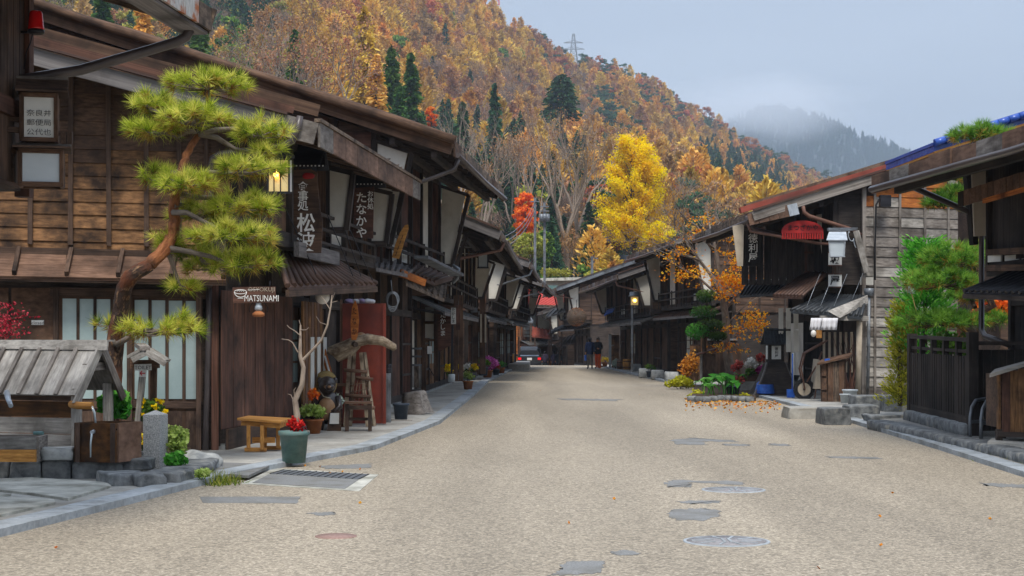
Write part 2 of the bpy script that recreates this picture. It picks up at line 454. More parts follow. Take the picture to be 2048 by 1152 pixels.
M['cloth_white'] = mat('cloth_white', '#c9c8cc', '#e0dfe2', scale=(4, 4, 9), rough=.9, bump=.2)
M['blue_tarp'] = mat('blue_tarp', '#1d3f9c', '#3a72c8', scale=(6, 6, 6), rough=.4, bump=.4, bdist=.03)
M['lamp_warm'] = mat('lamp_warm', '#ffdf9a', bump=0, emit='#ffc04d', estr=5.0)
M['lamp_panel'] = mat('lamp_panel', '#d9c184', '#e6d6a4', scale=(1, 1, 3), bump=0, rough=.5, emit='#e8b85a', estr=.06)
M['lamp_white'] = mat('lamp_white', '#d8d4cc', '#e8e4dc', scale=(1, 1, 3), bump=0, rough=.35, spec=.5)
M['rubber'] = mat('rubber', '#151517', '#232326', rough=.7, bump=.05)
M['skin'] = mat('skin', '#b07a5c', '#c48f70', scale=(9, 9, 9), bump=.02)
M['hair'] = mat('hair', '#171311', '#2a2220', scale=(30, 30, 5), bump=.3)
M['hair_grey'] = mat('hair_grey', '#4a423c', '#6d645c', scale=(30, 30, 5), bump=.3)
M['cloth_navy'] = mat('cloth_navy', '#1c2740', '#33426a', scale=(6, 6, 6), bump=.2, rough=.9)
M['cloth_black'] = mat('cloth_black', '#15161c', '#25262e', scale=(6, 6, 6), bump=.2, rough=.9)
M['cloth_grey'] = mat('cloth_grey', '#4d4c4a', '#6a6866', scale=(6, 6, 6), bump=.2, rough=.9)
M['cloth_purple'] = mat('cloth_purple', '#2b2434', '#40384a', scale=(6, 6, 6), bump=.2, rough=.9)
M['cloth_orange'] = mat('cloth_orange', '#d8481c', '#ee6a30', scale=(6, 6, 6), bump=.2, rough=.8)
M['car_paint'] = mat('car_paint', '#0d1016', '#14181f', bump=0, rough=.12, spec=.8)
M['tail_red'] = mat('tail_red', '#c8101c', '#e01c26', bump=0, rough=.15, emit='#ff1420', estr=.2)
M['water'] = mat('water', '#9fb0b4', '#d5dee0', scale=(20, 20, 4), rough=.08, bump=.4, spec=.8)
L_ = leafmat
M['needle_bright'] = L_('needle_bright', '#5a7620', '#b4c23a', '#ece678', trans=.45)
M['needle_brown'] = L_('needle_brown', '#7a5a2a', '#a8843c', '#c0a850', trans=.3)
M['needle_green'] = L_('needle_green', '#3b6a25', '#6da038', '#96bc4c', trans=.35)
M['juniper'] = L_('juniper', '#6a7420', '#98982c', '#b8b040', trans=.3)
M['feather_green'] = L_('feather_green', '#2f7a22', '#54a834', '#86c850', trans=.35)
M['cedar_leaf'] = L_('cedar_leaf', '#1f3a1c', '#3a5e2a', '#5d7c38', hue=.02)
M['cedar_dark'] = L_('cedar_dark', '#1c3326', '#2f5038', '#4b6d48', hue=.02)
M['larch_leaf'] = L_('larch_leaf', '#96702a', '#d0a040', '#ecc86c', rv=.26, hue=.018)
M['brown_leaf'] = L_('brown_leaf', '#7a5a3e', '#a87f54', '#c69e70', rv=.22, hue=.02)
M['redhill_leaf'] = L_('redhill_leaf', '#855030', '#b06c40', '#c88c58', rv=.2, hue=.02)
M['twig_haze'] = L_('twig_haze', '#675648', '#8a7666', '#a08a78', rv=.2, hue=.015)
M['pine_leaf'] = L_('pine_leaf', '#223f30', '#3d6048', '#5f7f5c', rv=.18, hue=.02)
M['ginkgo_leaf'] = L_('ginkgo_leaf', '#f0c000', '#ffe200', '#fff000', trans=.5, rv=.03)
M['maple_orange'] = L_('maple_orange', '#e07a10', '#ffa818', '#ffd040', trans=.5)
M['maple_vivid'] = L_('maple_vivid', '#d8521c', '#f07a34', '#f4a83a', trans=.4)
M['maple_red'] = L_('maple_red', '#7c1626', '#b42a3c', '#cf5560', trans=.35)
M['shrub_green'] = L_('shrub_green', '#2f4f1c', '#567c2c', '#86a44a', trans=.3)
M['shrub_light'] = L_('shrub_light', '#6a8434', '#9cb456', '#c8d488', trans=.3)
M['leaf_bright'] = L_('leaf_bright', '#2f6a24', '#4c9a34', '#7ebf54', trans=.35)
M['yellow_green'] = L_('yellow_green', '#8a8a1c', '#c4c02c', '#dcd848', trans=.35)
M['flower_yellow'] = L_('flower_yellow', '#e8b800', '#f8d808', '#fce840', trans=.2)
M['flower_pink'] = L_('flower_pink', '#b0409a', '#d86abf', '#ee9ad8', trans=.2)
M['flower_white'] = L_('flower_white', '#c8c8c0', '#e6e4dc', '#f4f2ec', trans=.2)
M['flower_red'] = L_('flower_red', '#a03030', '#c85448', '#dc8478', trans=.2)
M['flower_magenta'] = L_('flower_magenta', '#8a1660', '#b02c80', '#cc58a0', trans=.2)
M['leaf_red'] = L_('leaf_red', '#a8141c', '#d02c28', '#e85040', trans=.3)
M['silver_leaf'] = L_('silver_leaf', '#8fa090', '#b4c2b4', '#d2dacc', trans=.15)
M['fallen'] = L_('fallen', '#a85a1c', '#d08a30', '#e0a848', trans=.1)
M['grass'] = L_('grass', '#4c6420', '#7c9434', '#b0a850', trans=.3)

# ---------------------------------------------------------------- helpers: leaves, lettering
def leaf_mesh(name, P, size, mat_, aspect=.55, up=None, droop=0.0, lv=None, quad=True, seed=0, dirs=None, mats=None):
    """many small leaves (one diamond each) as one mesh"""
    r = np.random.default_rng(seed + 11)
    P = np.asarray(P, 'f'); n = len(P)
    if n == 0: P = np.zeros((1, 3), 'f'); n = 1
    sz = np.broadcast_to(np.asarray(size, 'f'), (n,)) * r.uniform(.7, 1.3, n)
    if dirs is None:
        a = r.normal(size=(n, 3)); a[:, 2] -= droop
    else:
        a = np.asarray(dirs, 'f') + r.normal(size=(n, 3)) * .25
    a /= np.linalg.norm(a, axis=1)[:, None] + 1e-9
    b = r.normal(size=(n, 3))
    if up is not None: b = np.cross(a, r.normal(size=(n, 3)) * (1 - up) + np.array([0, 0, 1.0]) * up * 2)
    b -= a * np.sum(a * b, 1)[:, None]; b /= np.linalg.norm(b, axis=1)[:, None] + 1e-9
    k = 4 if quad else 3
    V = np.empty((n, k, 3), 'f')
    if quad:
        V[:, 0] = P - a * sz[:, None] * .5; V[:, 2] = P + a * sz[:, None] * .5
        V[:, 1] = P + b * (sz * aspect * .5)[:, None]; V[:, 3] = P - b * (sz * aspect * .5)[:, None]
    else:
        V[:, 0] = P - b * (sz * aspect * .5)[:, None]; V[:, 1] = P + b * (sz * aspect * .5)[:, None]; V[:, 2] = P + a * sz[:, None]
    me = bpy.data.meshes.new(name)
    me.vertices.add(n * k); me.vertices.foreach_set('co', V.ravel())
    me.loops.add(n * k); me.loops.foreach_set('vertex_index', np.arange(n * k, dtype='i'))
    me.polygons.add(n); me.polygons.foreach_set('loop_start', np.arange(0, n * k, k, dtype='i'))
    me.polygons.foreach_set('loop_total', np.full(n, k, 'i'))
    if lv is None: lv = r.random(n)
    at = me.attributes.new('lv', 'FLOAT', 'POINT'); at.data.foreach_set('value', np.repeat(np.asarray(lv, 'f'), k))
    me.materials.append(mat_); me.update(); me.validate()
    return me
_gl = {}
def glyph(ch, bold):
    if (ch, bold) not in _gl:
        c = bpy.data.curves.new('t', 'FONT'); c.body = ch; c.offset = bold; c.resolution_u = 2
        o = bpy.data.objects.new('t', c); COL.objects.link(o)
        bpy.context.view_layer.update()
        me = bpy.data.meshes.new_from_object(o.evaluated_get(bpy.context.evaluated_depsgraph_get()))
        v = [tuple(x.co) for x in me.vertices]; f = [tuple(p.vertices) for p in me.polygons]
        bpy.data.objects.remove(o); bpy.data.curves.remove(c); bpy.data.meshes.remove(me)
        _gl[(ch, bold)] = (v, f)
    return _gl[(ch, bold)]
def lettering(parent, rows, c, right, up, size, mat_, bold=.012, vertical=False, pitch=1.05, name='lettering', squash=1.0, wob=0.0):
    """rows: list of strings; centred on c; vertical=True writes columns top to bottom (first string rightmost)"""
    right = Vector(right).normalized(); up = Vector(up).normalized(); c = Vector(c)
    b = MB(); nn = right.cross(up)
    for ri, s in enumerate(rows):
        if vertical:
            for ci, ch in enumerate(s):
                v, f = glyph(ch, bold)
                if not v: continue
                cx = (max(p[0] for p in v) + min(p[0] for p in v)) / 2; cy = (max(p[1] for p in v) + min(p[1] for p in v)) / 2
                off = right * ((len(rows) - 1) / 2 - ri) * size * pitch + up * (((len(s) - 1) / 2 - ci) * size * pitch)
                off += right * random.uniform(-wob, wob) * size
                b.add([c + off + right * (p[0] - cx) * size * squash + up * (p[1] - cy) * size + nn * .002 for p in v], f)
        else:
            v, f = glyph(s, bold)
            cx = (max(p[0] for p in v) + min(p[0] for p in v)) / 2; cy = (max(p[1] for p in v) + min(p[1] for p in v)) / 2
            off = up * ((len(rows) - 1) / 2 - ri) * size * pitch
            b.add([c + off + right * (p[0] - cx) * size * squash + up * (p[1] - cy) * size + nn * .002 for p in v], f)
    return b.build(name, mat_, parent)
# ================================================================ ground, road, pavements
def gz(y):
    """street profile: level up to the crest, then downhill"""
    if y < 99: return 0.0
    if y < 114: return -.002 * (y - 99) ** 2
    return -.45 - .055 * (y - 114)
def polyx(tab, y):
    return float(np.interp(y, [t[1] for t in tab], [t[0] for t in tab]))
LEFT_EDGE = [(-4.6, -8), (-4.35, 10), (-4.15, 13), (-3.75, 15.4), (-3.34, 18), (-2.75, 20.6), (-2.0, 23.3), (-1.37, 30.5), (-1.1, 45), (-.92, 60), (0.0, 84), (1.0, 104), (1.6, 125), (1.0, 150), (-1, 190)]
RIGHT_EDGE = [(5.6, -8), (5.75, 10), (5.96, 18.6), (6.25, 24), (6.5, 30), (6.75, 38), (6.9, 46.5), (6.3, 54), (5.75, 60), (5.35, 85), (5.2, 104), (4.9, 125), (3.6, 150), (1, 190)]
M['road'] = mat('road', '#70675b', '#d8ccb8', scale=(42, 42, 42), detail=4, bump=.6, bdist=.01, nrough=.8, lo=.34, hi=.66, c3='#ab9f8c', weather='#9c917f', wscale=.22, wlo=.40, whi=.95)
def road_extra(m):
    n = m.node_tree; K = n.links.new; N = n.nodes.new
    b = [x for x in n.nodes if x.type == 'BSDF_PRINCIPLED'][0]; src = b.inputs['Base Color'].links[0].from_socket
    geo = N('ShaderNodeNewGeometry'); vo = N('ShaderNodeTexVoronoi'); vo.inputs['Scale'].default_value = 38; K(geo.outputs['Position'], vo.inputs['Vector'])
    h = N('ShaderNodeHueSaturation'); mr = N('ShaderNodeMapRange'); mr.inputs[3].default_value = .62; mr.inputs[4].default_value = 1.32
    sx = N('ShaderNodeSeparateColor'); K(vo.outputs['Color'], sx.inputs[0]); K(sx.outputs[0], mr.inputs[0]); K(mr.outputs[0], h.inputs['Value']); K(src, h.inputs['Color'])
    # long worn wheel lanes and damp stains stretched along the street
    mp = N('ShaderNodeMapping'); mp.inputs['Scale'].default_value = (.55, .05, 1); K(geo.outputs['Position'], mp.inputs['Vector'])
    nz = N('ShaderNodeTexNoise'); nz.inputs['Scale'].default_value = 1.0; nz.inputs['Detail'].default_value = 6; K(mp.outputs[0], nz.inputs['Vector'])
    m2 = N('ShaderNodeMapRange'); m2.inputs[1].default_value = .35; m2.inputs[2].default_value = .7; m2.inputs[3].default_value = .74; m2.inputs[4].default_value = 1.10; K(nz.outputs['Fac'], m2.inputs[0])
    h2 = N('ShaderNodeHueSaturation'); K(h.outputs[0], h2.inputs['Color']); K(m2.outputs[0], h2.inputs['Value']); K(h2.outputs[0], b.inputs['Base Color'])
road_extra(M['road'])
def sheet(name, xl, xr, ys, dz, mat_, nx=2, kind='structure'):
    b = MB(); vs = []; fs = []
    for y in ys:
        a, c = xl(y), xr(y)
        for k in range(nx): vs.append((a + (c - a) * k / (nx - 1), y, gz(y) + dz))
    for i in range(len(ys) - 1):
        for k in range(nx - 1):
            p = i * nx + k; fs.append((p, p + 1, p + nx + 1, p + nx))
    b.add(vs, fs)
    o = b.build(name, mat_); tag(o, kind=kind); return o
YS = [-8, 0, 5, 10, 13, 15.4, 18, 20.6, 23.3, 27, 30.5, 38, 45, 54, 60, 70, 84, 92, 99, 101, 103, 105, 108, 111, 114, 120, 125, 135, 150, 170, 190]
sheet('ground', lambda y: -300, lambda y: 300, [-60] + YS, -.06, M['soil'])
road = sheet('road', lambda y: polyx(LEFT_EDGE, y), lambda y: polyx(RIGHT_EDGE, y), YS, 0.0, M['road'])
tag(road, 'beige exposed-aggregate street running up to the crest')
pvl = sheet('pavement_left', lambda y: -11, lambda y: polyx(LEFT_EDGE, y) - .30, [y for y in YS if y <= 125], .05, M['concrete'])
pvr = sheet('pavement_right', lambda y: polyx(RIGHT_EDGE, y) + .26, lambda y: 14, [y for y in YS if y <= 125], .05, M['concrete'])
def kerbs(tab, side, y0, y1, parent, w):
    y = y0
    while y < y1:
        ln = .62 if y < 40 else 1.5
        a = Vector((polyx(tab, y) + side * w / 2, y + .004, gz(y) + .01)); c = Vector((polyx(tab, y + ln) + side * w / 2, y + ln - .006, gz(y + ln) + .01))
        pc('kerb_stone', M['kerbstone'], parent, a, c, w, .115 + random.uniform(-.003, .003))
        y += ln
kerbs(LEFT_EDGE, -1, 8.0, 92, pvl, .30)
kerbs(RIGHT_EDGE, 1, 12, 92, pvr, .26)
def flat_patch(name, pts, z, mat_, label, cat=None, jag=0.0, group=None, n=9, kind=None):
    """thin sheet lying on the road, outline given in photo pixels"""
    P = [G(*p) for p in pts]; out = []
    for i in range(len(P)):
        a, c = P[i], P[(i + 1) % len(P)]
        for k in range(n if jag else 1):
            q = a.lerp(c, k / n)
            if jag: q += Vector((random.uniform(-jag, jag), random.uniform(-jag, jag) * 2.0, 0))
            out.append(q)
    b = MB(); b.prism([(q.x, q.y, z) for q in out], (0, 0, -.02))
    o = b.build(name, mat_)
    return tag(o, label, cat, group, kind)
# asphalt repairs (shapes of their own, part of the road surface)
for pts, jag in (([(1336, 1030), (1345, 1020), (1400, 1017), (1438, 1021), (1437, 1032), (1410, 1041), (1350, 1041)], .03),
                 ([(1355, 1003), (1438, 1001), (1442, 1006), (1385, 1009)], .03),
                 ([(1332, 967), (1345, 960), (1480, 963), (1485, 969), (1380, 966), (1378, 974), (1340, 975)], .04),
                 ([(1342, 880), (1380, 876), (1470, 881), (1472, 884), (1400, 883), (1412, 890), (1355, 889)], .05),
                 ([(1447, 888), (1498, 889), (1497, 892), (1450, 891)], .04),
                 ([(1538, 887), (1580, 889), (1578, 892), (1541, 891)], .04),
                 ([(1222, 1104), (1250, 1101), (1280, 1106), (1262, 1112), (1230, 1110)], .02),
                 ([(1140, 1123), (1208, 1122), (1205, 1146), (1150, 1150), (1090, 1152), (1125, 1140), (1120, 1132)], .02),
                 ([(400, 994), (600, 994), (595, 1007), (405, 1006)], .01),
                 ([(615, 1026), (668, 1024), (670, 1030), (640, 1032)], .02),
                 ([(640, 932), (740, 928), (738, 936), (650, 938)], .03),
                 ([(1650, 912), (1760, 915), (1755, 919), (1660, 916)], .05),
                 ([(1960, 966), (2060, 970), (2060, 976), (1975, 973)], .05),
                 ([(1110, 797), (1240, 799), (1238, 802), (1130, 800)], .12)):
    o = flat_patch('asphalt_patch', pts, .004, M['asphalt_patch'], 'grey asphalt repair patch', jag=jag, kind='structure')
    adopt(o, road)
    for k in ('label', 'kind'):
        if k in o: del o[k]
# manholes
def manhole(px, py, r, mat_, label, ringmat, sub=True, name='manhole_cover'):
    c = G(px, py); t = T(name, label, 'manhole', (c.x, c.y, 0))
    lathe('rim', ringmat, t, (c.x, c.y, 0), [(r, -.02), (r, .006), (r * .93, .009), (r * .92, -.01)], 28)
    MB().lathe((c.x, c.y, 0), [(r * .915, -.02), (r * .915, .007), (r * .3, .0085), (0, .009)], 28).build('cover', mat_, t)
    b = MB()
    if sub:
        for k in range(10):
            a = k * math.pi / 5
            b.bar((c.x + math.cos(a) * r * .35, c.y + math.sin(a) * r * .35, .010), (c.x + math.cos(a) * r * .8, c.y + math.sin(a) * r * .8, .010), .02, .006)
        for s in (-1, 1): b.bar((c.x + s * .025, c.y - .12, .011), (c.x + s * .025, c.y + .12, .011), .022, .006)
        b.build('cast_pattern', ringmat, t)
    return t
manhole(1453, 1083, .345, M['iron_pale'], 'large pale round manhole cover nearest the camera', M['kerbstone'])
manhole(1467, 980, .34, M['iron_pale'], 'pale round manhole cover beyond the grey patches, farther from the camera', M['kerbstone'])
manhole(672, 1073, .17, M['iron_pink'], 'small reddish valve cover in the road on the left', M['iron_pink'], sub=False, name='valve_cover')
# drain panel by the pavement opening
t = T('drain_cover', 'grey steel drain panel with white concrete surround beside the green pot', 'drain cover', G(630, 960))
def slab(name, m, parent, pts, z, th=.03):
    P = [G(*p) for p in pts]
    return MB().prism([(p.x, p.y, z) for p in P], (0, 0, -th)).build(name, m, parent)
slab('frame', M['flagstone'], t, [(548, 937), (757, 950), (718, 983), (482, 968)], .006)
slab('lattice_plate', M['iron'], t, [(568, 941), (738, 950), (718, 960), (540, 949)], .011)
slab('cover_plate', M['asphalt_patch'], t, [(538, 950), (717, 961), (690, 979), (505, 967)], .011)
sb = MB()
for k in range(14):
    f = k / 13
    a = G(568 + 170 * f, 941 + 9 * f); c = G(540 + 178 * f, 949 + 11 * f)
    sb.bar((a.x, a.y, .013), (c.x, c.y, .013), .012, .006)
sb.build('grating_bars', M['metal_dark'], t)
t = T('drain_grate', 'flat grey drain grate left of the white framed drain panel', 'drain cover', G(470, 950))
slab('cover_plate', M['asphalt_patch'], t, [(432, 934), (545, 938), (497, 962), (430, 956)], .062, .03)
# flagstones in front of the well ledge
for pts in ([(-40, 972), (60, 968), (215, 977), (225, 985), (140, 1012), (60, 1000), (-40, 990)], [(-40, 1003), (20, 1010), (105, 1014), (112, 1020), (0, 1045), (-40, 1040)], [(-60, 992), (20, 1002), (-20, 1008), (-60, 1004)]):
    P = [G(*p) for p in pts]; mb = MB()
    o = mb.prism([(p.x + random.uniform(-.02, .02), p.y + random.uniform(-.05, .05), .075) for p in P], (0, 0, -.06)).build('flagstone', M['flagstone'], pvl)

# ================================================================ hills
RID = [(-2500, -620, 420), (-600, -620, 420), (0, -420, 520), (500, -200, 700), (760, -75, 850), (930, 25, 950), (1030, 92, 1020), (1090, 118, 1060), (1140, 150, 1100), (1230, 160, 1150), (1300, 200, 1180), (1400, 262, 1230), (1500, 318, 1290), (1640, 378, 1380), (1760, 440, 1450), (1900, 520, 1500), (2100, 600, 1550), (4600, 640, 1600)]
def ridge(px):
    xs = [r[0] for r in RID]
    return float(np.interp(px, xs, [r[1] for r in RID])), float(np.interp(px, xs, [r[2] for r in RID]))
def hill_py(px, D):
    rp, rd = ridge(px)
    b = float(np.interp(px, [1350, 1700], [556, 640]))
    if D < 210: return 757 + (b - 757) * max(0, (D - 148) / 62)
    t = (D - 210) / (rd - 210)
    return b + (rp - b) * (t ** .8)
def hill_z(px, D):
    rp, rd = ridge(px)
    if D <= rd: return EYE + (HZ - hill_py(px, D)) / F * D
    z = EYE + (HZ - rp) / F * rd
    return z - (D - rd) * .35
def hill_at(X, Y): return hill_z(1024 + F * X / Y, Y)
M['hill_floor'] = mat('hill_floor', '#5a4630', '#86684a', scale=(.08, .08, .08), detail=8, bump=.5, bdist=2.0, weather='#4b4a2c', wscale=.02)
M['far_hill'] = mat('far_hill', '#2c3a38', '#47544c', scale=(.05, .05, .05), detail=10, bump=1.0, bdist=8.0)
def hillmesh(name, pxs, Ds, zf, mat_):
    vs = []; fs = []; n = len(pxs)
    for d in Ds:
        for p in pxs: vs.append(((p - 1024) / F * d, d, zf(p, d)))
    for i in range(len(Ds) - 1):
        for k in range(n - 1): q = i * n + k; fs.append((q, q + 1, q + n + 1, q + n))
    o = MB().add(vs, fs, smooth=True).build(name, mat_)
    return tag(o, kind='structure')
hillmesh('wooded_hill', list(range(-1800, 4400, 60)), [148, 160, 175, 190, 210, 230, 260, 300, 350, 400, 460, 520, 580, 640, 700, 770, 850, 920, 950, 1000, 1050, 1100, 1150, 1200, 1250, 1300, 1400, 1500, 1650, 1900, 2100], lambda p, d: hill_z(p, d) if d > 148 else -3.2, M['hill_floor'])
FR = [(1000, 420), (1300, 330), (1400, 285), (1480, 240), (1560, 222), (1640, 240), (1700, 268), (1800, 306), (1950, 362), (2200, 410), (2800, 430)]
def far_z(p, d):
    rp = float(np.interp(p, [r[0] for r in FR], [r[1] for r in FR]))
    rp += 6 * mnoise.noise(Vector((p * .02, 0, 1)))
    zr = EYE + (HZ - rp) / F * 3400
    if d <= 3400: return -60 + (zr + 60) * max(0, (d - 2100) / 1300) ** 1.0 + 14 * mnoise.noise(Vector((p * .012, d * .004, 5)))
    return zr - (d - 3400) * .5
hillmesh('far_mountain', list(range(900, 2900, 20)), list(range(2100, 3401, 65)) + [3440, 3500, 3600, 3800, 4000], far_z, M['far_hill'])

# ================================================================ trees: builders
def limb(b, p, d, ln, r0, r1, n, rnd, bend=.25, up=.0, seg=6):
    pts = [Vector(p)]; d = Vector(d).normalized()
    for i in range(n):
        d = (d + Vector((rnd.gauss(0, bend), rnd.gauss(0, bend), rnd.gauss(0, bend) + up)) * (1.0 / n) * 1.6).normalized()
        pts.append(pts[-1] + d * ln / n)
    rs = [r0 + (r1 - r0) * i / n for i in range(n + 1)]
    b.tube(pts, rs, seg, cap=False)
    return pts, d
def branching(b, p, d, ln, r, depth, rnd, spread=.55, up=.12, ratio=.72, kids=(2, 3), tips=None, seg=6):
    pts, d2 = limb(b, p, d, ln, r, r * .62, 4 if depth > 1 else 3, rnd, .22, up, seg if depth > 1 else 4)
    if depth == 0:
        if tips is not None: tips.extend([pts[-1], pts[-2], pts[1]])
        return
    for k in range(rnd.randint(*kids)):
        at = pts[-1] if k < 2 else pts[rnd.randint(1, len(pts) - 2)]
        a = rnd.uniform(0, 6.28); o = d2.orthogonal().normalized(); o.rotate(Matrix.Rotation(a, 3, d2))
        nd = (d2 + o * rnd.uniform(spread * .5, spread * 1.3)).normalized()
        branching(b, at, nd, ln * rnd.uniform(ratio * .8, ratio * 1.1), r * .6, depth - 1, rnd, spread, up, ratio, kids, tips, max(3, seg - 1))
def bare_tree(name, h, seed, depth=5, trunkf=.28, spread=.42, mat_=None, leaf=None, nleaf=0, lsize=.3, ratio=.74, multi=1, r0=None):
    rnd = random.Random(seed)
    b = MB(); tips = []
    r0 = r0 or h * .018
    trunk = MB()
    for m in range(multi):
        off = Vector((rnd.uniform(-.5, .5) * (multi > 1), rnd.uniform(-.4, .4) * (multi > 1), 0))
        pts, d = limb(trunk, off, (rnd.uniform(-.06, .06), rnd.uniform(-.06, .06), 1), h * trunkf, r0, r0 * .72, 5, rnd, .08, .1, 9)
        for k in range(4):
            a = k * 1.57 + rnd.uniform(-.5, .5)
            nd = Vector((math.cos(a) * spread * .7, math.sin(a) * spread * .7, 1)).normalized()
            branching(b, pts[-1] - Vector((0, 0, rnd.uniform(0, h * .04))), nd, h * .26 * rnd.uniform(.85, 1.1), r0 * .55, depth, rnd, spread, .16, ratio, (2, 3), tips)
    return trunk, b, tips
def tree_thing(name, label, trunk, limbs, tips, bark, leafm=None, nleaf=0, lsize=.3, loc=(0, 0, 0), group=None, seed=0, lspread=.5, aspect=.6):
    t = T(name, label, 'tree', (0, 0, 0), group)
    trunk.build('trunk', bark, t)
    if limbs is not None and limbs.v: limbs.build('branches', bark, t)
    if leafm is not None and nleaf:
        r = np.random.default_rng(seed)
        tp = np.array([tuple(p) for p in tips], 'f'); ix = r.integers(0, len(tp), nleaf)
        P = tp[ix] + r.normal(size=(nleaf, 3)) * lspread
        link('crown', leaf_mesh('crown', P, lsize, leafm, aspect=aspect, seed=seed), t)
    t.location = loc
    return t
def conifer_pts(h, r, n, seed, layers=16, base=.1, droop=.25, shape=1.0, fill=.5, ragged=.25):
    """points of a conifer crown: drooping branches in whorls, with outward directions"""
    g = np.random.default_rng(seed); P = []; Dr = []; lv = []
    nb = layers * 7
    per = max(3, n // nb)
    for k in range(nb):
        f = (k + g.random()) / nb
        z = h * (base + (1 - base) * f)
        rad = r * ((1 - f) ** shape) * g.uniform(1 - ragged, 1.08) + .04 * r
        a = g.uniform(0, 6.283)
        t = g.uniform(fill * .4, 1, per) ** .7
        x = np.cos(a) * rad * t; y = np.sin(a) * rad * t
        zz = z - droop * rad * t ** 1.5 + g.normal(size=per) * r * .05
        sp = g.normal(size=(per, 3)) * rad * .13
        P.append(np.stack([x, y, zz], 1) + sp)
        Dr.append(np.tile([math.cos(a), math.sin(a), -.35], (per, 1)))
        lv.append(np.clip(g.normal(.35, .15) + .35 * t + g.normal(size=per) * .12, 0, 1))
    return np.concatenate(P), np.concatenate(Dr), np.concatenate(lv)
def blob_pts(n, seed, h, r, base=.25, clumps=26, flat=.75):
    g = np.random.default_rng(seed); P = []; lv = []
    for k in range(clumps):
        a = g.uniform(0, 6.283); f = g.uniform(0, 1)
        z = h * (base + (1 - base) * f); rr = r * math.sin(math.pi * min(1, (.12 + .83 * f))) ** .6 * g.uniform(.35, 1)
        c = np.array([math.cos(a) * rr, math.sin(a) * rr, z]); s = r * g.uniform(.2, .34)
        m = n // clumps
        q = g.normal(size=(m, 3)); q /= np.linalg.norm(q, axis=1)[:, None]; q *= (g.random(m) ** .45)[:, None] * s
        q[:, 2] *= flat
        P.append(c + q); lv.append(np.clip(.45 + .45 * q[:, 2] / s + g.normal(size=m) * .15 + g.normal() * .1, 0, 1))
    return np.concatenate(P), np.concatenate(lv)

# ---------------------------------------------------------------- the wood on the hillside: one mass of thousands of trees
PROTO = bpy.data.collections.new('wood_kinds')
def proto(kind, variants):
    c = bpy.data.collections.new('kinds_' + kind)
    for i, me in enumerate(variants):
        o = bpy.data.objects.new('kind_%s' % kind, me); c.objects.link(o)
    return c
def join_trunk(me_leaf, h, r, bark, bare=None):
    """add a simple tapered stem (and a few limbs) to a leaf mesh by bmesh"""
    import bmesh
    bm = bmesh.new(); bm.from_mesh(me_leaf)
    b = MB(); b.tube([(0, 0, -1.5), (0, 0, h * .5), (0, 0, h * .95)], [r, r * .6, r * .15], 5, cap=False)
    if bare: b.v += bare.v and []
    bv = [bm.verts.new(p) for p in b.v]
    for f in b.f:
        try: bm.faces.new([bv[i] for i in f]).material_index = 1
        except ValueError: pass
    if bare is not None:
        bv = [bm.verts.new(p) for p in bare.v]
        for f in bare.f: bm.faces.new([bv[i] for i in f]).material_index = 1
    bm.to_mesh(me_leaf); bm.free(); me_leaf.materials.append(bark); return me_leaf
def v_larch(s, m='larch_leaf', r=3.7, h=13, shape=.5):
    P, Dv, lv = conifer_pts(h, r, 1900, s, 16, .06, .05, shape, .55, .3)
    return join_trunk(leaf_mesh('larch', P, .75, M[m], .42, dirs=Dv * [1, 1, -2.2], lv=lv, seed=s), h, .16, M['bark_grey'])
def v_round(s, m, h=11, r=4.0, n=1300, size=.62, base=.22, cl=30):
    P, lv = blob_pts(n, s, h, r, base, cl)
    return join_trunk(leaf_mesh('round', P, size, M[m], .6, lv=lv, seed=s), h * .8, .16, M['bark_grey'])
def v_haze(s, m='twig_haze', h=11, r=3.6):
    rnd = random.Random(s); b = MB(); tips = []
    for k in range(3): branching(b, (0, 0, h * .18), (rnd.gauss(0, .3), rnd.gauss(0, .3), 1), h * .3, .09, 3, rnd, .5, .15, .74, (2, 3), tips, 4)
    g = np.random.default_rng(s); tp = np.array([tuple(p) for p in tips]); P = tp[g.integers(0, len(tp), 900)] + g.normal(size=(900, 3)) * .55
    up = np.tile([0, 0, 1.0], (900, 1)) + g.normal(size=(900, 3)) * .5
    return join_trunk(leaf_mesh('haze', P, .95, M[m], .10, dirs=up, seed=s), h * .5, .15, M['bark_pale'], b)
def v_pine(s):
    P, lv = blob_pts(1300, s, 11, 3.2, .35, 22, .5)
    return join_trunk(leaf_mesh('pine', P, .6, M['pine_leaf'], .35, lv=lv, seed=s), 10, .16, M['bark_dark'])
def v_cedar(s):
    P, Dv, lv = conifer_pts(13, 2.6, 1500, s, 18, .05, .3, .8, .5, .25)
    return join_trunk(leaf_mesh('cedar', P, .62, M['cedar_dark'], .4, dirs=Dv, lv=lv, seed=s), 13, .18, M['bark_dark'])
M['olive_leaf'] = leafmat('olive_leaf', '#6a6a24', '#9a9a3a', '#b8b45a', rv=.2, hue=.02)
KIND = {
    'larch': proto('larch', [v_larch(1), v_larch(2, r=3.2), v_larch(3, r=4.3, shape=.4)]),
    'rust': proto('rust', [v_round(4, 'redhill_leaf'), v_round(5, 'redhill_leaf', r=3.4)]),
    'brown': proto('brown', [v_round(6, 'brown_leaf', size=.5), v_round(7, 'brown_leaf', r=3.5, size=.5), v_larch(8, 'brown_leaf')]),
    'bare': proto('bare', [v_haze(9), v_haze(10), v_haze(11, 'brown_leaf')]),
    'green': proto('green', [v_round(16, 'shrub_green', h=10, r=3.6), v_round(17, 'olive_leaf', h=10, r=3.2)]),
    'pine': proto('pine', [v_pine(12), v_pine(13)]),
    'cedar': proto('cedar', [v_cedar(14), v_cedar(15)]),
}
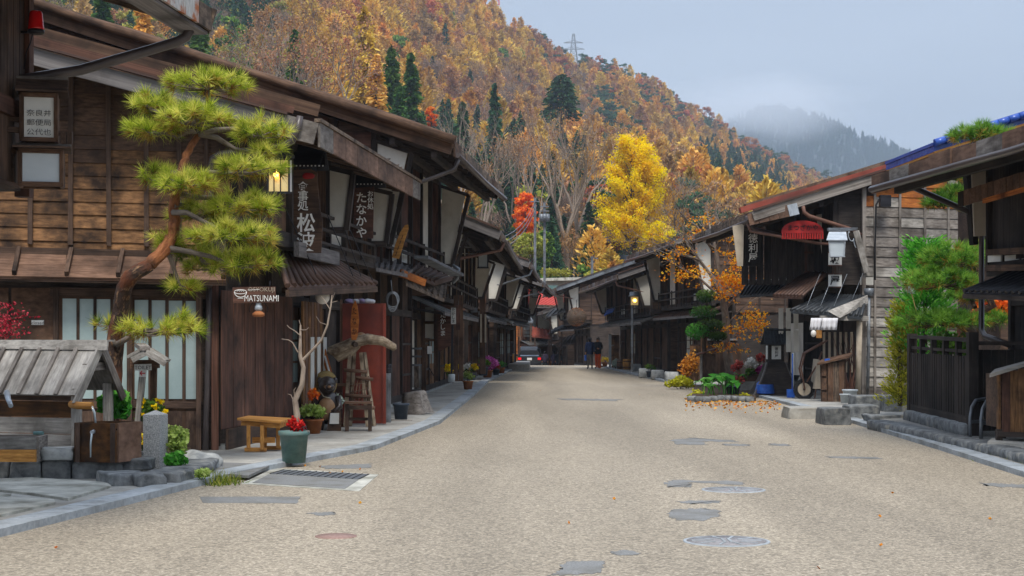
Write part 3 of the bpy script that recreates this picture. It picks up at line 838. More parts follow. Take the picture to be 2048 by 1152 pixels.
def scatter(name, pts, sc, coll, label):
    n = len(pts)
    me = bpy.data.meshes.new(name); me.vertices.add(n); me.vertices.foreach_set('co', np.asarray(pts, 'f').ravel())
    a = me.attributes.new('scl', 'FLOAT_VECTOR', 'POINT'); a.data.foreach_set('vector', np.asarray(sc, 'f').ravel())
    a = me.attributes.new('rot', 'FLOAT_VECTOR', 'POINT')
    rr = np.zeros((n, 3), 'f'); rr[:, 2] = rng.uniform(0, 6.283, n); rr[:, :2] = rng.normal(size=(n, 2)) * .05; a.data.foreach_set('vector', rr.ravel())
    me.update()
    o = link(name, me); tag(o, label, 'woodland', kind='stuff')
    ng = bpy.data.node_groups.new(name, 'GeometryNodeTree')
    ng.interface.new_socket('Geometry', in_out='INPUT', socket_type='NodeSocketGeometry')
    ng.interface.new_socket('Geometry', in_out='OUTPUT', socket_type='NodeSocketGeometry')
    N = ng.nodes.new; K = ng.links.new
    gi = N('NodeGroupInput'); go = N('NodeGroupOutput'); mp = N('GeometryNodeMeshToPoints'); ip = N('GeometryNodeInstanceOnPoints'); ci = N('GeometryNodeCollectionInfo')
    ci.inputs['Collection'].default_value = coll; ci.inputs['Separate Children'].default_value = True; ci.inputs['Reset Children'].default_value = True
    ip.inputs['Pick Instance'].default_value = True
    s_ = N('GeometryNodeInputNamedAttribute'); s_.data_type = 'FLOAT_VECTOR'; s_.inputs['Name'].default_value = 'scl'
    r_ = N('GeometryNodeInputNamedAttribute'); r_.data_type = 'FLOAT_VECTOR'; r_.inputs['Name'].default_value = 'rot'
    ri = N('FunctionNodeRandomValue'); ri.data_type = 'INT'
    [x for x in ri.inputs if x.name == 'Min' and x.type == 'INT'][0].default_value = 0
    [x for x in ri.inputs if x.name == 'Max' and x.type == 'INT'][0].default_value = 20
    K(gi.outputs[0], mp.inputs[0]); K(mp.outputs[0], ip.inputs['Points']); K(ci.outputs[0], ip.inputs['Instance'])
    K(s_.outputs[0], ip.inputs['Scale']); K(r_.outputs[0], ip.inputs['Rotation'])
    K([x for x in ri.outputs if x.type == 'INT'][0], ip.inputs['Instance Index']); K(ip.outputs[0], go.inputs[0])
    md = o.modifiers.new('scatter', 'NODES'); md.node_group = ng
    return o
buckets = {k: ([], []) for k in KIND}
def pick(ws):
    x = random.random() * sum(w for _, w in ws)
    for k, w in ws:
        x -= w
        if x <= 0: return k
    return ws[-1][0]
D = 176.0
while D < 1420:
    sp = float(np.interp(D, [180, 300, 500, 1400], [4.2, 6.0, 7.4, 9.0]))
    x0, x1 = (-260 - 1024) / F * D, (1900 - 1024) / F * D
    X = x0
    while X < x1:
        xx = X + random.uniform(-.45, .45) * sp; yy = D + random.uniform(-.45, .45) * sp
        X += sp
        px = 1024 + F * xx / yy
        rp, rd = ridge(px)
        if yy > rd + 22: continue
        z = hill_at(xx, yy); py = HZ - (z - EYE) / yy * F
        if py < -90 and px < 900: continue
        t_ = (yy - 210) / (rd - 210)
        na = mnoise.noise(Vector((xx * .012, yy * .009, 3))); nb = mnoise.noise(Vector((xx * .02, yy * .016, 9)))
        if px > 1060 and t_ > .86: ws = [('pine', 8 + 12 * na), ('rust', 2.5), ('brown', 2), ('larch', 1)]
        elif 1400 < px < 1580 and 325 < py < 470: ws = [('cedar', 8), ('larch', 1)]
        elif px > 1480: ws = [('larch', 6), ('brown', 2), ('rust', 1.5)]
        elif px > 1180: ws = [('pine', 3.6 + 18 * na), ('larch', 3.4), ('brown', 2 + 3 * nb), ('rust', .9)]
        elif 840 < px < 1260 and D < 430: ws = [('cedar', 6 if D < 300 else 4), ('bare', 2), ('green', 1.2), ('brown', .8), ('larch', .6)]
        elif px > 860 and py > 200: ws = [('bare', 5), ('brown', 2.5), ('larch', 2 + 3 * nb), ('rust', .6), ('cedar', .5)]
        elif px < 560: ws = [('cedar', 4.5 + 8 * na), ('bare', 2.0), ('larch', 1.8 + 2 * nb), ('green', 4 - 3 * nb), ('brown', .8)]
        else: ws = [('larch', 5.5 + 6 * na), ('brown', 1.6 - 2 * na), ('bare', 1.0 + 2.2 * nb), ('rust', .3 + 1.2 * nb), ('cedar', .3), ('green', .4)]
        k = pick([(a, max(.02, w)) for a, w in ws])
        s = random.uniform(.7, 1.3) * float(np.interp(D, [180, 240, 420], [.62, 1.0, 1.3]))
        buckets[k][0].append((xx, yy, z - .3)); buckets[k][1].append((s * random.uniform(.9, 1.15), s * random.uniform(.9, 1.15), s * random.uniform(.88, 1.15)))
    D += sp * .95
LBL = {'larch': 'golden larches massed over the hillside', 'rust': 'rust red autumn trees among the larches on the hillside', 'brown': 'brown fading trees massed on the hillside',
       'green': 'green broadleaf trees among the autumn wood', 'bare': 'leafless grey-brown trees massed on the lower hillside', 'pine': 'dark green pines along the hill ridge', 'cedar': 'dark green conifers massed on the hillside'}
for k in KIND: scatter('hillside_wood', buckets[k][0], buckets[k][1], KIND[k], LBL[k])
fp = []; fs_ = []
for i in range(7000):
    p = random.uniform(1330, 2150); d = 2150 + 1290 * math.sqrt(random.random())
    fp.append(((p - 1024) / F * d, d, far_z(p, d) - 1)); s = random.uniform(1.0, 1.7); fs_.append((s * 1.25, s * 1.25, s))
scatter('far_wood', fp, fs_, KIND['cedar'], 'dark wood covering the far misty mountain')

# ================================================================ air
hb = MB(); hb.box((300, 2000, 300 - 70), 5200, 4500, 600)
hz = hb.build('haze', mat('haze_surface', '#ffffff'))
hm = bpy.data.materials.new('haze'); hm.use_nodes = True; n_ = hm.node_tree; n_.nodes.clear()
pv = n_.nodes.new('ShaderNodeVolumePrincipled'); pv.inputs['Density'].default_value = .00018; pv.inputs['Color'].default_value = (.66, .80, 1.0, 1); pv.inputs['Anisotropy'].default_value = .1
ho = n_.nodes.new('ShaderNodeOutputMaterial'); n_.links.new(pv.outputs[0], ho.inputs['Volume'])
hz.data.materials.clear(); hz.data.materials.append(hm)
tag(hz, 'thin bluish haze lying over the valley', 'haze', kind='stuff')

# mist clinging to the far ridge
mc = MB().box(((1490 - 1024) / F * 2950, 2950, 425), 520, 420, 150).build('mist_bank', M['concrete'])
mm = bpy.data.materials.new('mist'); mm.use_nodes = True; n_ = mm.node_tree; n_.nodes.clear(); N = n_.nodes.new; K = n_.links.new
tc = N('ShaderNodeTexCoord'); sp_ = N('ShaderNodeVectorMath'); sp_.operation = 'MULTIPLY_ADD'; sp_.inputs[1].default_value = (2, 2, 2); sp_.inputs[2].default_value = (-1, -1, -1); K(tc.outputs['Generated'], sp_.inputs[0])
ln = N('ShaderNodeVectorMath'); ln.operation = 'LENGTH'; K(sp_.outputs[0], ln.inputs[0])
nz = N('ShaderNodeTexNoise'); nz.inputs['Scale'].default_value = 2.2; nz.inputs['Detail'].default_value = 4; K(tc.outputs['Generated'], nz.inputs['Vector'])
ad = N('ShaderNodeMath'); ad.operation = 'MULTIPLY_ADD'; ad.inputs[1].default_value = 1.4; K(nz.outputs['Fac'], ad.inputs[0]); ad.inputs[2].default_value = -.7
sm = N('ShaderNodeMath'); sm.operation = 'ADD'; K(ln.outputs['Value'], sm.inputs[0]); K(ad.outputs[0], sm.inputs[1])
mr = N('ShaderNodeMapRange'); mr.interpolation_type = 'SMOOTHSTEP'; mr.inputs[1].default_value = .98; mr.inputs[2].default_value = .15; mr.inputs[3].default_value = 0; mr.inputs[4].default_value = .005; K(sm.outputs[0], mr.inputs[0])
pv = N('ShaderNodeVolumePrincipled'); pv.inputs['Color'].default_value = (.93, .96, 1, 1); K(mr.outputs[0], pv.inputs['Density']); ho = N('ShaderNodeOutputMaterial'); K(pv.outputs[0], ho.inputs['Volume'])
mc.data.materials.clear(); mc.data.materials.append(mm); tag(mc, 'soft bank of mist clinging to the far ridge', 'mist', kind='stuff')
# ================================================================ town houses
def machiya(label, A, B, side, he=4.5, ov=2.3, o2=.7, pitch=.36, depth=8.0, z2=2.95, hc=2.45, dc=1.1, low='LBDLB', top='LPLP', wall='wood_dark', frame='wood_black',
            roofm='roof_brown', verge='wood_bargegrey', fascia='wood_rot', canopy='metal_rust', board='wood_umber', sleeve=True, rail=True, seams=False, vo=.45,
            roof=True, gable=True, pipe=True, canopies=True, base=None, gableboards=(-3.2, None), lowers=True, uppers=True, seed=1, raft=True, gable_z=(0.1, None), name='wooden_townhouse', fz=.26, sleeve_us=None):
    rnd = random.Random(seed)
    A = Vector((A[0], A[1], 0)); B = Vector((B[0], B[1], 0)); L_ = (B - A).length
    d = (B - A).normalized(); vd = Vector((d.y, -d.x, 0)) * side
    g0 = gz((A.y + B.y) / 2) if base is None else base
    up = Vector((0, 0, 1))
    def P(u, v, z): return A + d * u + vd * v + up * (z + g0)
    t = T(name, label, 'house', P(0, 0, 0))
    t_frame = dict(P=P, L=L_, d=d, vd=vd, t=t, g0=g0)
    def roofz(v): return he + (ov - v) * pitch
    mw, mf = M[wall], M[frame]
    # body
    b = MB()
    b.prism([P(0, 0, 0), P(0, -depth, 0), P(0, -depth, z2), P(0, 0, z2)], d * L_)
    b.build('wall', mw, t)
    zt = roofz(o2) - .16
    rz = roofz(-depth / 2) - .16
    b = MB()
    b.prism([P(.01, o2 - .06, z2), P(.01, o2 - .06, zt), P(.01, -depth / 2, rz), P(.01, -depth, roofz(o2) - .3), P(.01, -depth, z2)], d * (L_ - .02))
    b.build('upper_wall', mw, t)
    if roof:
        th = .10
        rl = L_ + vo + .15
        e0 = P(-vo, ov, he); r0 = P(-vo, -depth / 2, roofz(-depth / 2))
        MB().prism([e0, r0, r0 - up * th, e0 - up * th], d * rl).build('roof', M[roofm], t)
        k0 = P(-vo, -depth - 1, roofz(-depth / 2) - (depth / 2 + 1) * pitch)
        MB().prism([r0, k0, k0 - up * th, r0 - up * th], d * rl).build('roof_back', M[roofm], t)
        if raft:
            n = max(4, int(L_ / .75))
            for i in range(n + 1):
                u = L_ * i / n - .2
                pc('rafter', mf, t, P(u, o2 - .2, roofz(o2 - .2) - .16), P(u, ov - .08, roofz(ov - .08) - .16), .07, .10)
            for vv in (o2 + .45, ov - .35):
                pc('purlin', mf, t, P(-vo + .05, vv, roofz(vv) - .27), P(L_, vv, roofz(vv) - .27), .11, .13)
        # verge boards of the near gable, with weathered layers
        for k, (dz, hh, mm, uo) in enumerate(((-.05, .24, verge, -.03), (.11, .05, 'metal_brown', -.06))):
            pc('verge_board', M[mm], t, P(-vo + uo, ov + .02, he + dz), P(-vo + uo, -depth / 2, roofz(-depth / 2) + dz), .05 + .05 * k, hh)
        if seams:
            n = int(rl / .45)
            for i in range(n):
                u = -vo + .1 + i * .45
                pc('roof_batten', M[roofm], t, P(u, ov, he + .02), P(u, -depth / 2, roofz(-depth / 2) + .02), .05, .045)
        # eave fascia boards and gutter
        n = max(3, int(rl / .9)); du = rl / n
        for i in range(n):
            j = rnd.uniform(-.015, .015)
            pc('fascia_board', M[fascia if rnd.random() < .8 else verge], t, P(-vo + i * du + .008, ov + .035 + j, he - .06 + j), P(-vo + (i + 1) * du - .008, ov + .035 + j, he - .06 + j), .035, fz)
        tube('gutter', M['pipe_brown'], t, [P(-vo + .1, ov + .10, he - .16), P(L_ * .5, ov + .10, he - .20), P(L_, ov + .10, he - .16)], .055, 6)
        if pipe:
            tube('downpipe', M[rnd.choice(['pipe_brown', 'pipe_rust', 'metal_grey'])], t,
                 [P(-vo + .25, ov + .10, he - .22), P(-vo + .25, ov + .02, he - .42), P(.05, o2 + .5, he - .62 - rnd.uniform(0, .2)), P(.08, o2 + .05, he - .75), P(.08, o2 + .04, z2 + .1)], .042, 7)
    # upper floor front
    if uppers:
        nb = len(top); w = L_ / nb
        pc('floor_beam', mf, t, P(0, o2 - .02, z2 + .02), P(L_, o2 - .02, z2 + .02), .14, .22)
        pc('head_beam', mf, t, P(0, o2 - .0, zt - .10), P(L_, o2 - .0, zt - .10), .12, .18)
        for i in range(nb + 1):
            pc('post', mf, t, P(min(max(i * w, .06), L_ - .06), o2 + .012, z2), P(min(max(i * w, .06), L_ - .06), o2 + .012, zt), .12, .10, up=d)
        for i, c in enumerate(top):
            u0, u1 = i * w + .08, (i + 1) * w - .08; z0_, z1_ = z2 + .15, zt - .2
            if c == 'P':
                pc('plaster_panel', M['plaster'], t, P(u0, o2 - .035, (z0_ + z1_) / 2), P(u1, o2 - .035, (z0_ + z1_) / 2), .03, z1_ - z0_)
            elif c == 'S':
                for k, dz in enumerate((z0_ + .16,)):
                    for q in range(3):
                        a_ = u0 + (u1 - u0) * q / 3 + .03; b_ = u0 + (u1 - u0) * (q + 1) / 3 - .03
                        pc('window_pane', M['paper'], t, P(a_, o2 + .02, dz), P(b_, o2 + .02, dz), .03, .26)
                pc('wall_board', M[board], t, P(u0, o2 - .03, (z0_ + z1_) / 2 + .2), P(u1, o2 - .03, (z0_ + z1_) / 2 + .2), .03, z1_ - z0_ - .4)
            elif c == 'B':
                n = max(2, int((u1 - u0) / .22)); ww = (u1 - u0) / n
                for k in range(n): pc('wall_board', M[board], t, P(u0 + (k + .5) * ww, o2 - .03 + rnd.uniform(0, .01), z0_), P(u0 + (k + .5) * ww, o2 - .03, z1_), ww - .012, .03, up=vd)
            elif c == 'G':
                pc('window_pane', M['window_glass'], t, P(u0, o2 - .035, (z0_ + z1_) / 2), P(u1, o2 - .035, (z0_ + z1_) / 2), .02, z1_ - z0_)
                for k in range(1, 4): pc('muntin', mf, t, P(u0 + (u1 - u0) * k / 4, o2 - .01, z0_), P(u0 + (u1 - u0) * k / 4, o2 - .01, z1_), .03, .03)
            else:
                pc('window_pane', M['window_glass' if rnd.random() < .35 else 'dark_glass'], t, P(u0, o2 - .04, (z0_ + z1_) / 2), P(u1, o2 - .04, (z0_ + z1_) / 2), .02, z1_ - z0_)
                n = max(3, int((u1 - u0) / .17))
                for k in range(n): pc('slat', M[board], t, P(u0 + (u1 - u0) * (k + .5) / n, o2, z0_), P(u0 + (u1 - u0) * (k + .5) / n, o2, z1_), .045, .035)
        if rail:
            for zz in (.35, .62): pc('rail', mf, t, P(.1, o2 + .16, z2 + zz), P(L_ - .1, o2 + .16, z2 + zz), .05, .06)
            n = max(3, int(L_ / 1.1))
            for i in range(n + 1): pc('rail_post', mf, t, P(.1 + (L_ - .2) * i / n, o2 + .16, z2), P(.1 + (L_ - .2) * i / n, o2 + .16, z2 + .7), .05, .05)
        if sleeve:
            for u in (sleeve_us or (.02, L_ - .06)):
                a0 = o2 + .03; zb = z2 + .35; v1 = min(o2 + .78, ov - .35); v0 = o2 + .36
                zt0 = roofz(a0) - .34; zt1 = roofz(v1) - .34
                q = [P(u, a0, zb), P(u, v0, zb), P(u, v1, zt1), P(u, a0, zt0)]
                sw = MB().prism([q[0].lerp(q[1], .12), q[0].lerp(q[1], .84), q[3].lerp(q[2], .88), q[3].lerp(q[2], .1)], d * .05).build('sleeve_wall', M['plaster'], t)
                MB().bar(q[1], q[2], .09, .09).bar(q[0], q[1], .08, .10).bar(q[0] - up * .1, q[3], .1, .1).bar(q[3], q[2], .08, .08).build('sleeve_frame', mf, sw)
    # near gable boards
    if gable:
        v0, v1 = gableboards; v1 = o2 - .02 if v1 is None else v1
        zz = max(gable_z[0], 0); i = 0
        while zz < (gable_z[1] or 9):
            vmax = v1 if zz > z2 else -.02
            vv = vmax; ztop = roofz(vv) - .2
            if zz + .3 > roofz(v0) - .2: break
            if zz + .3 > ztop: vv = ov - (zz + .3 + .2 - he) / pitch
            pc('gable_board', M[board], t, P(-.02 - .012, v0, zz + .15), P(-.02 - .012, vv, zz + .15), .03, .285, up=up + d * .08)
            zz += .29
        for vv in np.arange(v0 + .4, v1, .95):
            pc('gable_batten', mf, t, P(-.06, vv, max(gable_z[0], .1)), P(-.06, vv, roofz(vv) - .2), .06, .05, up=d)
    # ground floor front
    if lowers:
        nb = len(low); w = L_ / nb
        pc('sill', mf, t, P(0, .03, .2), P(L_, .03, .2), .14, .16)
        pc('foundation', M['stone_pale'], t, P(0, .02, .08), P(L_, .02, .08), .16, .12)
        pc('lintel', mf, t, P(0, .03, 2.25), P(L_, .03, 2.25), .13, .16)
        for i in range(nb + 1): pc('post', mf, t, P(min(max(i * w, .07), L_ - .07), .03, .1), P(min(max(i * w, .07), L_ - .07), .03, z2), .14, .14)
        for i, c in enumerate(low):
            u0, u1 = i * w + .08, (i + 1) * w - .08
            if c == 'B':
                n = max(2, int((u1 - u0) / .25)); ww = (u1 - u0) / n
                for k in range(n): pc('wall_board', M[board], t, P(u0 + (k + .5) * ww, .02 + rnd.uniform(0, .012), .28), P(u0 + (k + .5) * ww, .02, 2.17), ww - .012, .03, up=vd)
            elif c == 'D':
                for q in range(2):
                    a_ = u0 + (u1 - u0) * q / 2; b_ = u0 + (u1 - u0) * (q + 1) / 2
                    dr = pc('door', M[board], t, P(a_ + .02, .02 + .03 * q, 1.2), P(b_ - .02, .02 + .03 * q, 1.2), .035, 1.9)
                    for rr in range(3):
                        for cc in range(2):
                            pc('door_pane', M['frost_glass'], dr, P(a_ + .08 + (b_ - a_ - .16) * cc / 2 + .02, .045 + .03 * q, 1.05 + rr * .36), P(a_ + .08 + (b_ - a_ - .16) * (cc + 1) / 2 - .02, .045 + .03 * q, 1.05 + rr * .36), .012, .32)
            elif c == 'W':
                for q in range(3):
                    a_ = u0 + (u1 - u0) * q / 3; b_ = u0 + (u1 - u0) * (q + 1) / 3
                    pc('plaster_panel', M['plaster'], t, P(a_ + .03, .02, 1.2), P(b_ - .03, .02, 1.2), .03, 1.85)
            elif c == 'O':
                pc('doorway_back', M['wood_black'], t, P(u0, .01, 1.2), P(u1, .01, 1.2), .02, 1.9)
            else:
                pc('window_pane', M['dark_glass' if rnd.random() < .6 else 'window_glass'], t, P(u0, .0, 1.22), P(u1, .0, 1.22), .03, 1.85)
                n = max(3, int((u1 - u0) / .14))
                for k in range(n): pc('slat', M[board], t, P(u0 + (u1 - u0) * (k + .5) / n, .045, .3), P(u0 + (u1 - u0) * (k + .5) / n, .045, 2.15), .05, .04)
                for zz in (.75, 1.5): pc('rail', mf, t, P(u0, .06, zz), P(u1, .06, zz), .03, .06)
    if canopies:
        n = max(3, int(L_ / .45)); cz = hc
        pts = [P(.1, .06, cz + .42), P(L_ - .1, .06, cz + .42), P(L_ - .1, dc, cz), P(.1, dc, cz)]
        cn = MB().prism(pts, -up * .05).build('canopy', M[canopy], t)
        for i in range(n + 1):
            u = .1 + (L_ - .2) * i / n
            pc('canopy_rib', M[canopy], cn, P(u, .06, cz + .45), P(u, dc + .02, cz + .03), .05, .05)
        pc('canopy_edge', M['wood_bargegrey'], cn, P(.1, dc - .02, cz - .06), P(L_ - .1, dc - .02, cz - .06), .05, .09)
        for i in range(0, n + 1, 3):
            u = .1 + (L_ - .2) * i / n
            pc('bracket', mf, t, P(u, .05, cz + .1), P(u, dc - .1, cz - .06), .06, .07)
    return t_frame

# ---- left row
HL2 = machiya('tall dark townhouse with long log-edged roof behind the restaurant', (-3.45, 31), (-2.6, 40.2), 1, he=5.28, ov=2.35, o2=.75, pitch=.335, depth=13, top='LPSLPL', low='OLBLBL', z2=3.1, hc=2.55,
              verge='wood_umber', fascia='wood_rot', board='wood_red', seed=2, vo=.4, gable_z=(3.0, None), gableboards=(-7, None), canopies=False, fz=.3)
HL3 = machiya('townhouse with pale weathered verge board beside the cream shop sign', (-2.75, 41.5), (-2.2, 57.5), 1, he=4.33, ov=2.45, o2=.8, pitch=.40, depth=9, top='PLPLSPLP', low='WBLDBLBL', z2=2.75, hc=2.35, dc=1.0,
              seed=3, gable_z=(2.6, None), board='wood_brown', verge='wood_bargegrey', canopy='metal_grey')
HL4 = machiya('townhouse with reddish tin roof behind the tall grey post', (-1.75, 60), (-1.15, 74.5), 1, he=4.45, ov=2.4, o2=.8, pitch=.36, depth=9, top='PSPLPSPL', low='LBDLDB', z2=2.75, hc=2.4, dc=.9, roofm='roof_red', seed=4, gable_z=(2.4, None), board='wood_red', canopy='metal_grey', verge='wood_bargegrey')
HL5 = machiya('farthest left townhouse before the crest with glazed door', (-.85, 76.5), (.15, 93), 1, he=4.3, ov=2.3, o2=.75, pitch=.34, depth=9, top='PSPLPSPL', low='LDBDLB', z2=2.7, hc=2.4, dc=.9, roofm='roof_red', seed=5, gable_z=(2.2, None), board='wood_dark', canopy='metal_grey')
HL6 = machiya('red roofed house facing up the street below the crest on the left', (.5, 126), (5.2, 130.5), 1, he=6.3, ov=1.5, o2=.4, pitch=.34, depth=7, top='GPGP', low='WDBD', z2=3.7, hc=3.2, dc=1.2, roofm='roof_brightred', seed=6, board='wood_orange', wall='wood_red', frame='wood_red', seams=True, canopy='roof_grey', raft=False, verge='wood_grey', base=-2.0, sleeve=False, pipe=False)
tube('verge_log', M['wood_umber'], HL2['t'], [HL2['P'](-.62, 2.45 - k * 1.2, 5.40 - .335 * .1 + k * 1.2 * .335 + .015 * (k % 2)) for k in range(10)], [.085 + .012 * (k % 3) for k in range(10)], 9)
# ---- right row
HR2 = machiya('grey weathered board house hung with shop signs and a red comb', (9.25, 42), (8.8, 50.5), -1, he=4.86, ov=3.0, o2=.75, pitch=.31, depth=10, top='OBBL', low='OOLW', z2=3.05, hc=2.6, dc=1.2, roofm='roof_red', seed=8, canopies=False, gable=False, sleeve=False, rail=False, vo=.3, board='wood_ink', wall='wood_ink', frame='wood_ink', verge='wood_grey')
HR3 = machiya('dark townhouse behind the bare tree with white window strip', (8.15, 58.5), (7.35, 70), -1, he=5.2, ov=2.3, o2=.8, pitch=.33, depth=9, top='LSLBPL', low='LBLBDL', z2=2.95, hc=2.55, dc=1.2, roofm='roof_grey', seed=9, gable_z=(2.6, None), wall='wood_ink', board='wood_dark', canopy='metal_rust', seams=True)
HR4 = machiya('townhouse beside the lit street lamp with dark sleeve walls', (7.05, 71.5), (6.25, 91), -1, he=4.45, ov=2.35, o2=.8, pitch=.34, depth=9, top='LBPLSLBL', low='BLBBLDBL', z2=2.75, hc=2.4, dc=1.3, roofm='roof_red', seed=10, gable_z=(2.4, None), board='wood_umber', canopy='roof_grey', seams=True)
HR5 = machiya('house with long red tin roof just below the crest on the right', (5.2, 104), (4.7, 118), -1, he=5.2, ov=2.35, o2=.8, pitch=.36, depth=10, top='PBPL', low='OBLB', z2=3.0, hc=2.6, dc=1.2, roofm='roof_red', seed=11, board='wood_dark', seams=True, vo=.9, verge='metal_grey', wall='wood_black', gable_z=(2.9, None), canopy='metal_dark')
HR6 = machiya('small grey roofed house farther down the street on the right', (4.2, 121), (3.4, 134), -1, he=4.9, ov=1.9, o2=.7, pitch=.36, depth=9, top='LPLP', low='LBLO', z2=2.9, hc=2.5, dc=1.1, roofm='roof_grey', seed=12, board='wood_dark', seams=True, raft=False)
# ================================================================ near left: restaurant with plank gable
UP = Vector((0, 0, 1))
HL1 = machiya('brown plank restaurant house with grey verge board behind the bent pine', (-4.15, 22.6), (-3.35, 30.6), 1, he=4.6, ov=1.5, o2=.68, pitch=.24, depth=9, top='BLLPLL', low='BBBDLO', z2=3.06,
              roof=False, gable=False, canopies=False, board='wood_umber', wall='wood_black', sleeve_us=(3.9, 7.6), rail=False, seed=21, name='wooden_restaurant')
h1 = HL1['t']; P1 = HL1['P']; d1 = HL1['d']
WG = Wall((-7.75, 21.9), (-4.15, 22.6))
def barge_y(px): return 85 + (px - 50) * .255
w = WG.at
# gable backing
MB().prism([w(-110, 915, .0), w(430, 915, 0), w(430, 440, 0), w(545, 440, 0), w(545, barge_y(545) - 5, 0), w(-110, barge_y(-110) - 5, 0)], -WG.n * .06).build('gable_wall', M['wood_black'], h1)
# horizontal plank courses between battens
BX = [-110, 61, 142, 216, 292, 357, 413, 480, 545]
rows = [108, 134, 160, 187, 214, 242, 270, 298, 325, 351, 377, 403, 429, 456, 483, 512]
for i in range(len(BX) - 1):
    x0, x1 = BX[i], BX[i + 1]
    for k in range(len(rows) - 1):
        ya, yb = rows[k], rows[k + 1]
        tilt = .028 * ((x0 + x1) / 2 - 150)
        ty = max(ya, barge_y(x0) + 8 if False else ya)
        ya2 = ya + (x0 - 150) * .026; yb2 = yb + (x0 - 150) * .026
        ya3 = ya + (x1 - 150) * .026; yb3 = yb + (x1 - 150) * .026
        if (ya2 + yb2) / 2 < barge_y(x0) + 4 and (ya3 + yb3) / 2 < barge_y(x1) + 4: continue
        if x0 >= 413 and yb > 430: continue
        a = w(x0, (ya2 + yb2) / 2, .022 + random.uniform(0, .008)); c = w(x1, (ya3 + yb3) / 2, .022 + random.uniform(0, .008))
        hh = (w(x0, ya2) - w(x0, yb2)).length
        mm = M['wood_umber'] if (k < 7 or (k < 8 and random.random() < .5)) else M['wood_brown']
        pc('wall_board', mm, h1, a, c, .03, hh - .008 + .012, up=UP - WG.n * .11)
for x in BX[1:-1]:
    y0 = barge_y(x) + 14; y1 = 490 + (x - 150) * .02
    if x > 413: y1 = 430
    pc('batten', M['wood_dark'], h1, w(x, y0, .07), w(x + random.uniform(-2, 2), y1, .07), .065, .045, up=WG.n)
pc('belt_board', M['wood_dark'], h1, w(-110, 502, .045), w(432, 516, .045), .04, .16)
# plank canopy over the ground floor
can = MB().prism([w(-110, 505, .02), w(452, 520, .02), w(452, 562, .50), w(-110, 551, .50)], -UP * .03).build('canopy', M['wood_plank'], h1)
for k in range(4):
    f0 = k / 4; f1 = (k + 1) / 4 + .04
    def cp(x, f): return w(x, 505 + (x + 110) * .0267, .02).lerp(w(x, 551 + (x + 110) * .0196, .50), f) + UP * (.028 - .004 * k)
    for x0, x1 in ((-110, 30), (30, 133), (133, 236), (236, 342), (342, 452)):
        a = (cp(x0 + .6, f0) + cp(x0 + .6, f1)) / 2; c = (cp(x1 - .6, f0) + cp(x1 - .6, f1)) / 2
        nn = (cp(x0, f1) - cp(x0, f0)).cross(c - a).normalized()
        pc('canopy_board', M['wood_plank'], can, a, c, (cp(x0, f1) - cp(x0, f0)).length, .022, up=nn if nn.z > 0 else -nn)
for x in (28, 133, 236, 342, 446):
    pc('canopy_rib', M['wood_dark'], can, w(x + 10, 496 + x * .02, .05), w(x, 545 + x * .02, .53), .055, .075)
pc('canopy_fascia', M['wood_dark'], can, w(-110, 554, .47), w(452, 566, .47), .03, .07)
# ground floor under the plank canopy: dark wall, frosted sliding panes
for x0, x1 in ((-110, 20), (20, 112)):
    for y0, y1 in ((575, 640), (640, 760), (760, 905)):
        pc('wall_panel', M['wood_umber'], h1, w(x0 + 3, (y0 + y1) / 2, .015), w(x1 - 3, (y0 + y1) / 2, .015), .02, (y1 - y0) / 141 - .02)
pc('lintel', M['wood_dark'], h1, w(100, 583, .04), w(432, 590, .04), .06, .12)
for x in (112, 259, 397): pc('post', M['wood_dark'], h1, w(x, 575, .05), w(x, 908, .05), .07, .10, up=WG.n)
for x0 in (118, 262):
    dr = pc('sliding_door', M['wood_umber'], h1, w(x0 + 67, 592, .02), w(x0 + 67, 905, .02), .95, .03, up=WG.n)
    for k in range(4):
        xa = x0 + 8 + k * 34
        pc('door_pane', M['frost_glass'], dr, w(xa + 13, 597 + (xa - 118) * .02, .045), w(xa + 13, 797 + (xa - 118) * .004, .045), .185, .012, up=WG.n)
        pc('muntin', M['wood_dark'], dr, w(xa + 30, 592, .05), w(xa + 30, 803, .05), .04, .03, up=WG.n)
        pc('door_panel', M['wood_dark'], dr, w(xa + 13, 822, .04), w(xa + 13, 898, .04), .18, .02, up=WG.n)
    pc('door_rail', M['wood_dark'], dr, w(x0, 808, .055), w(x0 + 135, 810, .055), .03, .1)
tube('downpipe', M['pipe_brown'], h1, [w(418, 572, .10), w(417, 700, .10), w(412, 850, .10), w(411, 908, .10)], [.042, .042, .042, .05], 8)
tube('downpipe', M['pipe_brown'], h1, [I(600, 232, 22.0), I(595, 262, 22.0), I(585, 282, 22.0), I(560, 293, 22.1), I(440, 308, 22.2), I(425, 316, 22.25), I(421, 335, 22.3), I(420, 500, 22.3), I(418, 575, 22.3)], .045, 8)
pc('corner_post', M['wood_red'], h1, w(430, 570, .04), w(430, 910, .04), .10, .10, up=WG.n)
for k in range(7):
    pc('wall_board', M['wood_red'], h1, P1(.1 + k * .6, .10, .35), P1(.1 + k * .6, .10, 2.3), .56, .02, up=HL1['vd'])
pc('base_board', M['wood_dark'], h1, P1(0, .13, .18), P1(4.2, .13, .18), .04, .32)
